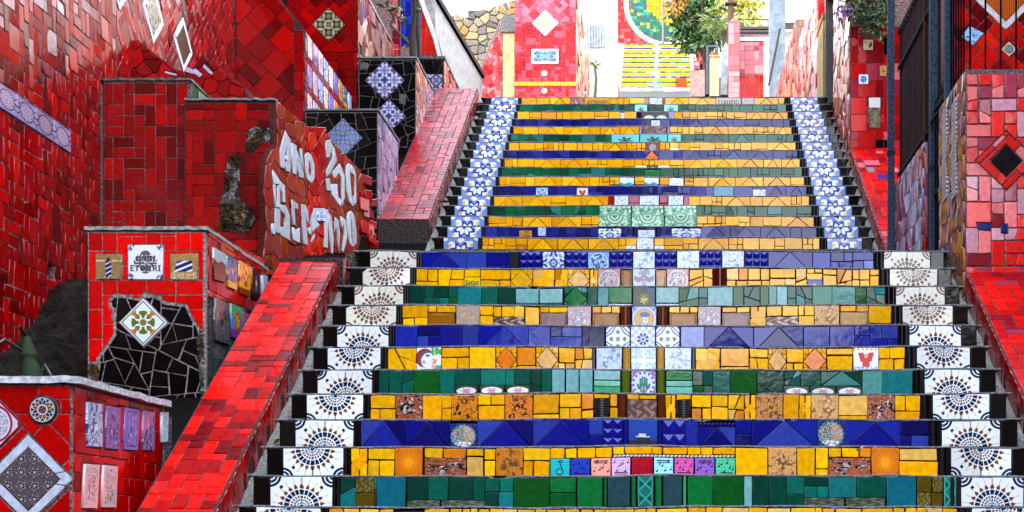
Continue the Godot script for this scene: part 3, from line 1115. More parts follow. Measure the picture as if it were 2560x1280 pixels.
func build_ground():
	var mb := MB.new()
	var ds := [-300.0, -60.0, -20.0, 0.0, 3.0, 5.25]
	var d := 5.5
	while d < 20.0:
		ds.append(d); d += 0.3
	for k in [19.1, 22.0, 28.0, 36.0, 46.0, 55.45, 58.0, 62.0, 80.0, 300.0]:
		ds.append(k)
	ds.sort()
	var xs := [-300.0, -40.0, -8.0, -4.2, -3.6, -3.2, -2.7, -2.3, 2.0, 2.5, 4.0, 8.0, 40.0, 300.0]
	var soil := Color(0.075, 0.062, 0.055)
	for a in ds.size() - 1:
		for b in xs.size() - 1:
			var q := []
			for w in [[b, a], [b + 1, a], [b + 1, a + 1], [b, a + 1]]:
				var x: float = xs[w[0]]
				var dd: float = ds[w[1]]
				q.append(Vector3(x, ground_y(dd) + (noise.get_noise_2d(x * 1.7, dd * 1.7) * 0.05 if absf(x) > 2.2 and absf(x) < 8.0 else 0.0), -dd))
			mb.quad(q[0], q[1], q[2], q[3], soil)
	structure(mb, M.stone, "ground", "dark bare ground climbing between the walls and the stairs")
	# soil banked in the gap between the house wall and the pedestals
	var sb := MB.new()
	var sc := 0.035
	for j in int(3.6 / sc):
		for i in int(0.72 / sc):
			var q := []
			for w in [[i, j], [i + 1, j], [i + 1, j + 1], [i, j + 1]]:
				var x: float = -3.92 + w[0] * sc
				var dd: float = 8.3 + w[1] * sc
				q.append(Vector3(x, ground_y(dd) + 0.06 + noise.get_noise_2d(x * 1.7, dd * 1.7) * 0.07 + noise.get_noise_2d(x * 9.0, dd * 9.0) * 0.03 + noise.get_noise_2d(x * 30.0, dd * 30.0) * 0.012, -dd))
			var c := Color(0.10, 0.075, 0.055).lerp(Color(0.2, 0.17, 0.14), clampf(noise.get_noise_2d(i * 0.21, j * 0.21) + 0.3, 0, 1))
			sb.quad(q[0], q[1], q[2], q[3], c)
	structure(sb, M.stone, "soil", "dark uneven soil in the gap beside the tall house wall")
	# gutters beside both flights
	for s in [[A_D - 3.5, 11.3, 0], [13.5, 19.1, 1]]:
		for side in [[-2.11, SX0 + 0.02], [SX1 - 0.02, 1.97]]:
			var g := MB.new()
			var n := 40
			for k in n:
				var d0: float = lerpf(s[0], s[1], float(k) / n)
				var d1: float = lerpf(s[0], s[1], float(k + 1) / n)
				var y0: float = (line_a(d0) if s[2] == 0 else line_b(d0)) - 0.2 + noise.get_noise_2d(d0 * 3.0, side[0]) * 0.02
				var y1: float = (line_a(d1) if s[2] == 0 else line_b(d1)) - 0.2 + noise.get_noise_2d(d1 * 3.0, side[0]) * 0.02
				g.quad(Vector3(side[0], y0, -d0), Vector3(side[1], y0, -d0), Vector3(side[1], y1, -d1), Vector3(side[0], y1, -d1), Color(0.62, 0.61, 0.58))
			structure(g, M.stone, "gutter", "narrow grey concrete gutter between the stairs and the tiled kerb ramp")
	var l := MB.new()
	l.box(Vector3(SX0 - 0.1, 2.6, -13.9), Vector3(SX1 + 0.1, A_Y + 11 * A_R - 0.004, -11.2), STONE)
	structure(l, M.stone, "landing", "grey concrete landing between the two flights")

# colours as the glaze looks in flat light
func family(c: String) -> Array:
	match c:
		"Y": return [[Color(0.96, 0.69, 0.03), 5], [Color(0.94, 0.64, 0.03), 3], [Color(0.96, 0.72, 0.08), 2], [Color(0.90, 0.70, 0.34), 1.0], [Color(0.86, 0.5, 0.08), 0.4]]
		"YU": return [[Color(0.93, 0.65, 0.04), 5], [Color(0.91, 0.61, 0.04), 4], [Color(0.94, 0.68, 0.12), 2]]
		"G": return [[Color(0.03, 0.32, 0.26), 4], [Color(0.02, 0.24, 0.19), 3], [Color(0.05, 0.42, 0.36), 2], [Color(0.07, 0.32, 0.12), 1.2], [Color(0.10, 0.45, 0.46), 1], [Color(0.3, 0.55, 0.52), 0.7]]
		"GU": return [[Color(0.03, 0.30, 0.20), 5], [Color(0.05, 0.36, 0.22), 3], [Color(0.03, 0.24, 0.16), 2], [Color(0.18, 0.42, 0.38), 1]]
		"B": return [[Color(0.08, 0.10, 0.50), 4], [Color(0.11, 0.16, 0.55), 3], [Color(0.06, 0.07, 0.36), 2], [Color(0.18, 0.24, 0.58), 2], [Color(0.34, 0.4, 0.68), 0.8]]
		"BU": return [[Color(0.10, 0.10, 0.42), 5], [Color(0.08, 0.08, 0.34), 3], [Color(0.16, 0.17, 0.48), 2]]
	return [[Color.WHITE, 1]]

const NAMED := {"orange": Color(0.88, 0.45, 0.06), "amber": Color(0.58, 0.36, 0.05), "beige": Color(0.72, 0.56, 0.38), "lilac": Color(0.52, 0.40, 0.40), "red": Color(0.62, 0.06, 0.10), "crimson": Color(0.66, 0.08, 0.16),
	"gold": Color(0.72, 0.54, 0.22), "brown": Color(0.34, 0.16, 0.07), "olive": Color(0.32, 0.27, 0.05), "oliveline": Color(0.3, 0.38, 0.08), "teal": Color(0.07, 0.38, 0.44), "black": Color(0.05, 0.04, 0.05), "green": Color(0.07, 0.42, 0.2), "bright": Color(0.25, 0.62, 0.42),
	"mint": Color(0.42, 0.72, 0.62), "paleteal": Color(0.45, 0.66, 0.66), "darkgreen": Color(0.02, 0.2, 0.14), "pine": Color(0.04, 0.33, 0.15), "slate": Color(0.16, 0.28, 0.3), "blue": Color(0.08, 0.1, 0.52), "ink": Color(0.05, 0.05, 0.28), "paleblue": Color(0.5, 0.56, 0.78),
	"white": Color(0.86, 0.88, 0.9), "pink": Color(0.72, 0.42, 0.5), "mauve": Color(0.45, 0.18, 0.28), "maroon": Color(0.3, 0.05, 0.06), "peach": Color(0.9, 0.7, 0.42), "grey": Color(0.34, 0.36, 0.4), "sky": Color(0.3, 0.55, 0.66), "coal": Color(0.16, 0.15, 0.17)}

# what stands in each riser: "from to top bottom kind" in photo pixels across and shares of the riser's height downwards
const ROWS_A := [
	["Y", "985 1060 .1 1 p:arch"],
	["G", "890 937 0 .5 p:olive_relief;890 937 .52 1 c:olive;942 1015 0 1 c:teal;1018 1100 .78 1 p:worn_relief;1104 1212 .78 1 p:worn_relief;1375 1440 0 .5 c:green;1375 1440 .53 1 c:pine;1443 1506 0 1 c:green;1510 1517 0 1 b:green;1519 1575 0 1 c:slate;1578 1590 0 1 b:green;1594 1633 0 1 p:green_relief;1637 1655 0 1 b:green;1658 1705 0 1 c:slate;1707 1716 0 1 b:bright;1719 1782 0 1 c:green;1860 1880 0 1 c:paleteal;2010 2110 .7 1 p:worn_relief;2114 2212 .7 1 p:worn_relief;2216 2290 0 1 c:teal;2292 2328 0 .5 c:olive;2330 2356 0 .5 p:olive_relief;2292 2326 .52 1 p:olive_relief;2328 2356 .52 1 c:olive;2359 2390 0 1 p:green_relief"],
	["Y", "988 1057 0 1 p:sunface;1062 1166 .36 1 p:brown_a;1240 1308 0 1 p:worn_orange;1376 1425 .38 1 p:clef;1427 1475 .38 1 p:music0;1478 1527 .38 1 p:music1;1529 1576 .38 1 p:music2;1579 1632 .38 1 c:crimson;1635 1683 .38 1 p:music3;1686 1734 .38 1 p:music4;1737 1786 .38 1 p:music5;1789 1838 .38 1 p:music6;1532 1836 .28 .36 r:beads;1920 1991 0 1 p:tan_a;2070 2176 .36 1 p:brown_b;2178 2247 0 1 p:sunface"],
	["B", "1125 1193 .1 1 p:city;1507 1557 0 1 s:blue;1559 1569 0 1 b:blue;1571 1644 0 1 p:ship;1646 1654 0 1 b:blue;1656 1714 0 1 s:blue;1745 1838 .1 .24 r:bluebeads;2042 2112 0 1 p:city"],
	["Y", "990 1057 0 1 p:brown_c;1129 1195 0 1 n:CAIO:amber_a;1263 1332 0 1 n:HANS:amber_b;1485 1524 .2 .85 m:coal;1545 1566 0 1 b:brown;1568 1642 .2 1 p:stone_relief;1643 1664 0 1 b:brown;1690 1728 .2 .85 m:coal;1890 1957 0 1 p:tan_b;2028 2096 0 1 p:tan_c;2168 2236 0 1 p:brown_a"],
	["G", "1137 1196 .58 1 p:rose;1199 1261 .58 1 p:rose;1264 1327 .58 1 p:rose;1380 1412 0 1 c:paleteal;1415 1447 0 1 c:paleteal;1449 1482 0 1 c:paleteal;1485 1551 0 .36 c:paleteal;1485 1551 .39 .6 c:mint;1485 1551 .62 1 c:bright;1553 1576 0 1 b:oliveline;1578 1640 0 1 p:hamsa;1642 1663 0 1 b:oliveline;1665 1731 0 .36 c:green;1665 1731 .39 .6 c:mint;1665 1731 .62 1 c:mint;1960 2023 .56 1 p:rose;2025 2089 .56 1 p:rose;2091 2156 .56 1 p:rose"],
	["Y", "1042 1104 0 1 p:woman;1240 1292 0 1 d:orange;1340 1396 0 1 d:peach;1481 1488 0 1 b:grey;1491 1555 0 1 p:pale_a;1557 1577 0 1 b:gold;1578 1640 0 1 p:pale_c;1642 1661 0 1 b:gold;1662 1728 0 1 p:pale_b;1730 1738 0 1 b:grey;1920 1966 0 1 d:peach;2008 2066 0 1 d:orange;2133 2196 0 1 p:red_figure"],
	["B", "1455 1512 0 1 c:ink;1515 1575 0 1 p:az_green;1577 1638 0 1 p:az_blue;1640 1699 0 1 p:az_green;1702 1760 0 1 c:paleblue"],
	["Y", "1070 1138 .3 1 f:amber;1141 1200 0 1 p:grey_orange;1233 1312 .45 1 p:frieze;1350 1417 .25 1 f:lilac;1419 1478 0 1 p:silver_pink;1481 1548 .28 1 f:amber;1550 1577 0 1 b:brown;1580 1641 0 1 p:portrait;1643 1671 0 1 b:brown;1673 1743 .28 1 f:amber;1745 1802 0 1 p:silver_pink;1805 1875 .25 1 f:lilac;1915 1996 .45 1 p:frieze;2036 2098 0 1 p:tan_c;2100 2170 .28 1 f:beige"],
	["G", "1290 1347 .05 .65 c:paleteal;1349 1407 .05 .65 c:paleteal;1410 1468 0 1 d:green;1522 1580 0 .66 c:green;1522 1580 .7 1 p:pale_round;1582 1638 0 1 p:lion;1640 1697 0 .66 c:paleteal;1640 1697 .7 1 p:pale_round;1769 1832 0 1 c:paleteal;1900 1922 0 1 c:pine;1942 1968 0 1 c:paleteal"],
	["Y", "1161 1201 .35 1 t:Satan;1277 1332 0 1 d:Y;1420 1474 0 1 d:peach;1495 1551 0 1 p:red_round;1553 1580 .04 1 f:amber;1582 1638 0 1 p:eagle;1640 1666 .04 1 f:beige;1667 1722 0 1 p:red_round;1782 1816 0 1 b:maroon;2017 2056 .5 1 p:flag"],
	["B", "1275 1297 0 1 c:coal;1300 1355 0 1 s:blue;1357 1411 0 1 p:blue_scroll;1413 1468 0 1 s:blue;1470 1523 0 1 p:blue_round;1525 1581 0 1 s:blue;1583 1637 0 1 p:pale_a;1639 1691 0 1 s:blue;1693 1748 0 1 p:pale_b;1750 1803 0 1 s:blue;1805 1860 0 1 p:pale_round;1862 1920 0 1 s:blue"],
]
const ROWS_B := [
	["Y", "1290 1319 .45 1 p:sunface;1565 1590 .5 1 p:pale_b;1592 1634 0 1 p:pale_round;1636 1660 .5 1 p:pale_b"],
	["B", "1298 1330 .2 1 p:worn_orange;1345 1365 0 .55 p:pale_a;1496 1553 .1 1 p:blue_scroll;1582 1592 0 1 b:ink;1595 1637 .2 1 p:pale_b;1640 1650 0 1 b:ink;1679 1752 .1 1 p:blue_scroll"],
	["Y", "1497 1577 -.05 1 p:fan/0;1579 1660 -.05 1 p:fan/0;1662 1742 -.05 1 p:fan/0"],
	["G", "1499 1578 0 1.05 p:fan/1;1580 1659 0 1.05 p:fan/1;1661 1741 0 1.05 p:fan/1"],
	["Y", "1521 1534 0 1 c:red;1536 1571 0 1 p:tower_pic;1573 1597 0 .48 c:pink;1573 1597 .52 1 c:pink;1599 1647 0 1 p:pale_round;1649 1669 0 .48 c:pink;1649 1669 .52 1 c:crimson;1671 1708 0 1 p:tower_pic;1710 1722 0 1 c:pink"],
	["B", "1340 1370 .1 .95 p:blue_round;1442 1470 .1 .95 p:red_figure;1785 1834 0 1 c:sky;1882 1914 .2 1 p:pale_a"],
	["Y", "1524 1547 .55 1 c:mauve;1549 1585 .05 1 p:sea_a;1587 1609 .55 1 c:mauve;1611 1647 .05 1 p:sea_b;1649 1671 .55 1 c:pink;1673 1709 .05 1 p:pale_round;1711 1734 .55 1 c:pink"],
	["G", "1611 1650 .1 1 f:green"],
	["Y", "1587 1617 .45 1 p:fruit;1619 1643 .45 1 p:brazil;1645 1674 .45 1 p:fruit"],
	["B", "1613 1646 0 1 d:orange"],
	["Y", "1567 1591 .55 1 p:sunface;1614 1649 0 1 p:urn;1674 1697 .4 1 p:az_blue"],
	["G", "1529 1598 0 1 p:palm_a;1600 1668 0 1 p:palm_a;1670 1702 0 1 p:palm_a"],
	["Y", "1598 1604 0 1 b:paleblue;1606 1666 0 1 p:stone_relief;1668 1674 0 1 b:paleblue"],
	["B", "1628 1650 .1 1 p:pale_b"],
	["Y", "1551 1561 .1 .6 p:az_blue;1591 1604 0 1 c:ink;1606 1670 0 1 p:arch;1672 1685 0 1 c:paleblue"],
	["G", "1587 1618 0 1 p:palm_b;1620 1658 0 .55 c:darkgreen;1620 1658 .6 1 p:pale_b;1660 1695 0 1 p:palm_b"],
	["Y", "1425 1460 0 1 p:brown_b;1462 1524 0 1 t:ALEXANDRE;1612 1622 0 1 c:pink;1624 1655 0 1 p:pale_a;1657 1663 0 1 c:red;1790 1852 0 1 t:CLAUDIO;1854 1886 0 1 p:silver_pink"],
]

func fill_gap(out: Array, x0: float, x1: float, y0: float, y1: float, fam: String, upper: bool):
	var h := y1 - y0
	var cols := family(fam + ("U" if upper else ""))
	var x := x0
	if x1 - x0 < 0.008:
		return
	while x < x1 - 0.004:
		var w := rng.randf_range(0.085, 0.17)
		var q := rng.randf()
		var way := "whole"
		if fam == "Y":
			if upper:
				way = "zig" if q < 0.3 else ("stack" if q < 0.82 else "whole")
			else:
				way = "stack" if q < 0.34 else ("crazy" if q < 0.62 else ("diamond" if q < 0.72 else ("strip" if q < 0.9 else "whole")))
		elif fam == "G":
			way = "whole" if q < 0.62 else ("stack" if q < 0.86 else ("crazy" if q < 0.97 else "zig"))
			w = rng.randf_range(0.05, 0.16)
		else:
			way = "zig" if q < (0.2 if upper else 0.36) else ("stack" if q < 0.62 else "whole")
			w = rng.randf_range(0.08, 0.16)
		if way == "zig":
			w = minf(x1 - x, h * 2.0 * rng.randi_range(1, 2))
			if w < h * 1.3: way = "stack"
		if h < 0.07 and way != "whole":
			way = "whole"
			w = rng.randf_range(0.05, 0.1)
		if x1 - x - w < 0.05:
			w = x1 - x
		var r := rect(x, y0, x + w, y1)
		match way:
			"whole": out.append([r, tone(cols)])
			"stack":
				var m := y0 + h * rng.randf_range(0.38, 0.62)
				for b in [[y0, m], [m, y1]]:
					if rng.randf() < 0.55 and w > 0.09:
						var c := x + w * rng.randf_range(0.35, 0.65)
						out.append([rect(x, b[0], c, b[1]), tone(cols)])
						out.append([rect(c, b[0], x + w, b[1]), tone(cols)])
					else:
						out.append([rect(x, b[0], x + w, b[1]), tone(cols)])
			"strip":
				var m := y0 + h * (0.26 if rng.randf() < 0.5 else 0.72)
				out.append([rect(x, y0, x + w, m), tone(cols)])
				out.append([rect(x, m, x + w, y1), tone(cols)])
			"crazy":
				for p in crazy(r, 2 if w < 0.08 else rng.randi_range(3, 5)):
					out.append([p, tone(cols)])
			"diamond":
				var c := Vector2(x + w / 2, y0 + h / 2)
				var a := minf(w, h) * 0.5
				var dm := diamond(c, a)
				out.append([dm, tone(cols)])
				for p in Geometry2D.clip_polygons(r, dm):
					for e in crazy_any(p): out.append([e, tone(cols)])
			"zig":
				var n := maxi(1, int(round(w / (h * (1.7 if upper else 2.0)))))
				var s := w / n
				for k in n:
					var a := x + s * k
					out.append([PackedVector2Array([Vector2(a, y0), Vector2(a + s, y0), Vector2(a + s / 2, y1)]), tone(cols)])
					out.append([PackedVector2Array([Vector2(a, y0), Vector2(a + s / 2, y1), Vector2(a, y1)]), tone(cols)])
					out.append([PackedVector2Array([Vector2(a + s, y0), Vector2(a + s, y1), Vector2(a + s / 2, y1)]), tone(cols)])
		x += w

func crazy_any(p: PackedVector2Array) -> Array:   # a frame with a point touching each side splits into its corners
	var out := []
	var c := bounds(p).get_center()
	for s in [[1, 1], [1, -1], [-1, 1], [-1, -1]]:
		var q := half_plane(half_plane(p, c, Vector2(-s[0], 0)), c, Vector2(0, -s[1]))
		if q.size() > 2: out.append(q)
	return out

func build_step(flight: Node, k: int, d: float, y: float, tread: float, riser: float, spec: Array, upper: bool, first_cells: Array, flip: bool):
	var st := part_node(flight, "step")
	MB.sag = 0.0026 if upper else 0.0034
	MB.sag_seed = k * 0.37
	var y0 := y - riser + 0.001
	var y1 := y - 0.0105
	# worn concrete tread with its lip
	var tb := MB.new()
	var n := 70
	for i in n:
		var q := []
		for j in [i, i + 1]:
			var x := lerpf(SX0 - 0.03, SX1 + 0.03, float(j) / n)
			var a := noise.get_noise_2d(x * 4.0, k * 3.7) * 0.0045
			var b := noise.get_noise_2d(x * 6.0 + 40.0, k * 5.1) * 0.004
			var chip := noise.get_noise_2d(x * 14.0, k * 9.3)
			if chip > 0.3: b -= (chip - 0.3) * 0.05
			q.append([x, y + a - 0.001, y1 + 0.001 + b, -d + 0.0105 + b])
		var g := Color(0.5, 0.5, 0.52)
		tb.quad(Vector3(q[0][0], q[0][2], q[0][3]), Vector3(q[1][0], q[1][2], q[1][3]), Vector3(q[1][0], q[1][1] - 0.003, q[1][3]), Vector3(q[0][0], q[0][1] - 0.003, q[0][3]), g)
		tb.quad(Vector3(q[0][0], q[0][1] - 0.003, q[0][3]), Vector3(q[1][0], q[1][1] - 0.003, q[1][3]), Vector3(q[1][0], q[1][1], q[1][3] - 0.005), Vector3(q[0][0], q[0][1], q[0][3] - 0.005), g)
		tb.quad(Vector3(q[0][0], q[0][1], q[0][3] - 0.005), Vector3(q[1][0], q[1][1], q[1][3] - 0.005), Vector3(q[1][0], y - 0.002, -d - tread - 0.01), Vector3(q[0][0], y - 0.002, -d - tread - 0.01), g)
		tb.quad(Vector3(q[0][0], q[0][2], -d - 0.01), Vector3(q[1][0], q[1][2], -d - 0.01), Vector3(q[1][0], q[1][2], q[1][3]), Vector3(q[0][0], q[0][2], q[0][3]), g)
	for e in [SX0 - 0.03, SX1 + 0.03]:
		tb.box(Vector3(e - 0.002, y1, -d - tread), Vector3(e + 0.002, y - 0.004, -d + 0.01), Color(0.45, 0.45, 0.45))
	put(st, tb, M.stone, "tread")
	var fr := front(d)
	# ends of the riser: black slips, border tiles in pairs, dark rounded strips
	var black := [[Color(0.05, 0.045, 0.05), 3], [Color(0.1, 0.085, 0.085), 1], [Color(0.075, 0.05, 0.045), 1]]
	var sill := [[Color(0.05, 0.05, 0.06), 1], [Color(0.12, 0.12, 0.14), 1]]
	for side in [[SX0 + 0.01, -1.919, -1.914, -1.612, -1.606, -1.576], [SX1 - 0.005, 1.792, 1.785, 1.482, 1.477, 1.42]]:
		glossy_tile(st, fr, rect(minf(side[0], side[1]), y0, maxf(side[0], side[1]), y1 - 0.002), tone(black), "black_tile")
		var xa: float = minf(side[2], side[3])
		var xb: float = maxf(side[2], side[3])
		var xm: float = (xa + xb) / 2 + rng.randf_range(-0.004, 0.004)
		var vis := clampf((y1 - y0) / 0.15, 0.0, 1.0)
		var sub := Rect2(0, 0.5, 0.5, 0.5 * vis) if not flip else Rect2(0, 0.5 - 0.5 * vis, 0.5, 0.5 * vis)
		for s in [[xa, xm - 0.0012, 0.0], [xm + 0.0012, xb, 0.5]]:
			var bt := rect(s[0], y0 + rng.randf_range(0, 0.002), s[1], y1 - rng.randf_range(0, 0.003))
			if rng.randf() < 0.3:      # chipped corner
				var cn := rng.randi_range(0, 3)
				var kept := PackedVector2Array()
				for e in 4:
					if e == cn:
						kept.append(bt[e].lerp(bt[(e + 3) % 4], rng.randf_range(0.06, 0.2)))
						kept.append(bt[e].lerp(bt[(e + 1) % 4], rng.randf_range(0.06, 0.2)))
					else: kept.append(bt[e])
				bt = kept
			print_tile(st, fr, bt, first_cells[0], "border_tile", 0.011, Rect2(s[2] + rng.randf_range(0, 0.008), sub.position.y + rng.randf_range(-0.012, 0.012), sub.size.x - 0.008, sub.size.y), 0.02)
		var ba: float = minf(side[4], side[5])
		var bb: float = maxf(side[4], side[5])
		round_bar(st, fr, ba + 0.002, (ba + bb) / 2, y0, y1, tone(sill), "dark_strip")
		if bb - ba > 0.02:
			round_bar(st, fr, (ba + bb) / 2 + 0.002, bb, y0, y1, tone(sill), "dark_strip")
	# middle
	var c0 := -1.572
	var c1 := 1.412
	var fam: String = spec[0]
	var items := []
	for w in String(spec[1]).split(";"):
		var q := w.split(" ")
		var it := [fx(float(q[0]), d), fx(float(q[1]), d), float(q[2]), float(q[3]), q[4]]
		items.append(it)
	items.sort_custom(func(a, b): return a[0] < b[0])
	# columns: spans along x, with what is free above or below in each
	var out := []
	var cuts := [c0, c1]
	for it in items:
		cuts.append(it[0]); cuts.append(it[1])
	cuts.sort()
	var run_x := c0
	var run_f := Vector2(0, 1)
	var h := y1 - y0
	var spans := []
	for i in cuts.size() - 1:
		var xa: float = cuts[i]
		var xb: float = cuts[i + 1]
		if xb - xa < 0.0005: continue
		var lo := 0.0      # free share from the top down to lo, and from hi to the bottom
		var top_free := 1.0
		var used_lo := 1.0
		var used_hi := 0.0
		for it in items:
			if it[0] <= xa + 0.0004 and it[1] >= xb - 0.0004:
				used_lo = minf(used_lo, it[2])
				used_hi = maxf(used_hi, it[3])
		spans.append([xa, xb, used_lo, used_hi])
	# join neighbours with the same free part
	var i2 := 0
	while i2 < spans.size():
		var s: Array = spans[i2]
		var e := i2
		while e + 1 < spans.size() and (absf(spans[e + 1][2] - s[2]) < 0.03 and absf(spans[e + 1][3] - s[3]) < 0.03 or (spans[e + 1][1] - spans[e + 1][0] < 0.012 and s[3] > 0.5 and s[2] > 0.2)):
			e += 1
		var xa: float = s[0]
		var xb: float = spans[e][1]
		if s[3] <= 0.0:
			fill_gap(out, xa, xb, y0, y1, fam, upper)
		else:
			if s[2] > 0.13: fill_gap(out, xa, xb, y1 - s[2] * h, y1, fam, upper)
			if s[3] < 0.87: fill_gap(out, xa, xb, y0, y1 - s[3] * h, fam, upper)
		i2 = e + 1
	var tile_name: String = {"Y": "yellow_tile", "G": "green_tile", "B": "blue_tile"}[fam]
	var joint := (0.0058 if upper else 0.0074) if fam == "Y" else 0.0038
	var rest := MB.new()
	for pc in out:
		var p: PackedVector2Array = pc[0]
		for o in Geometry2D.offset_polygon(ccw(p), -joint * rng.randf_range(0.28, 0.7), Geometry2D.JOIN_MITER):
			var p2: PackedVector2Array = ccw(o)
			if fam == "Y" and p2.size() == 4 and rng.randf() < 0.7:
				for v in 4: p2[v] += wobble(0.0022)
			if area_of(p2) < 0.00012: continue
			var col: Color = pc[1]
			if area_of(p2) * F * F / (d * d) < 110.0:
				tile(rest, fr, p2, 0.009 + rng.randf_range(-0.001, 0.0012), 0.0022, col, wobble(0.016))
			else:
				var mb := MB.new()
				tile(mb, fr, p2, 0.009 + rng.randf_range(-0.001, 0.0012), 0.0022, col, wobble(0.016))
				put(st, mb, M.gloss, tile_name)
	if rest.v.size() > 0:
		put(st, rest, M.gloss, "tile_chips").set_meta("kind", "stuff")
	for it in items:
		var ya: float = y1 - it[3] * h
		var yb: float = y1 - it[2] * h
		feature(st, fr, it[0] + 0.0015, it[1] - 0.0015, ya, yb - 0.001, it[4], cols_of(fam))
	MB.sag = 0.0

func glossy_tile(parent: Node, fr: Transform3D, poly: PackedVector2Array, col: Color, called := "tile", th := 0.01, bev := 0.0022, tilt := 0.014) -> MeshInstance3D:
	var mb := MB.new()
	tile(mb, fr, ccw(poly), th, bev, col, wobble(tilt))
	return put(parent, mb, M.gloss, called)

func cols_of(fam: String) -> Array: return family(fam)

func round_bar(parent: Node, fr: Transform3D, x0: float, x1: float, y0: float, y1: float, col: Color, called: String):
	var mb := MB.new()
	var r := (x1 - x0) / 2
	var n := 6
	var prev := -1
	for k in n + 1:
		var a := PI - PI * k / n
		var nn := (fr.basis.x * cos(a) + fr.basis.z * sin(a)).normalized()
		var p := Vector3(x0 + r + r * cos(a), y0, sin(a) * minf(r, 0.014) + 0.004)
		var i := mb.add(fr * p, nn, col)
		mb.add(fr * Vector3(p.x, y1, p.z), nn, col)
		if prev >= 0:
			mb.face(prev, i, i + 1); mb.face(prev, i + 1, prev + 1)
		prev = i
	put(parent, mb, M.gloss, called)

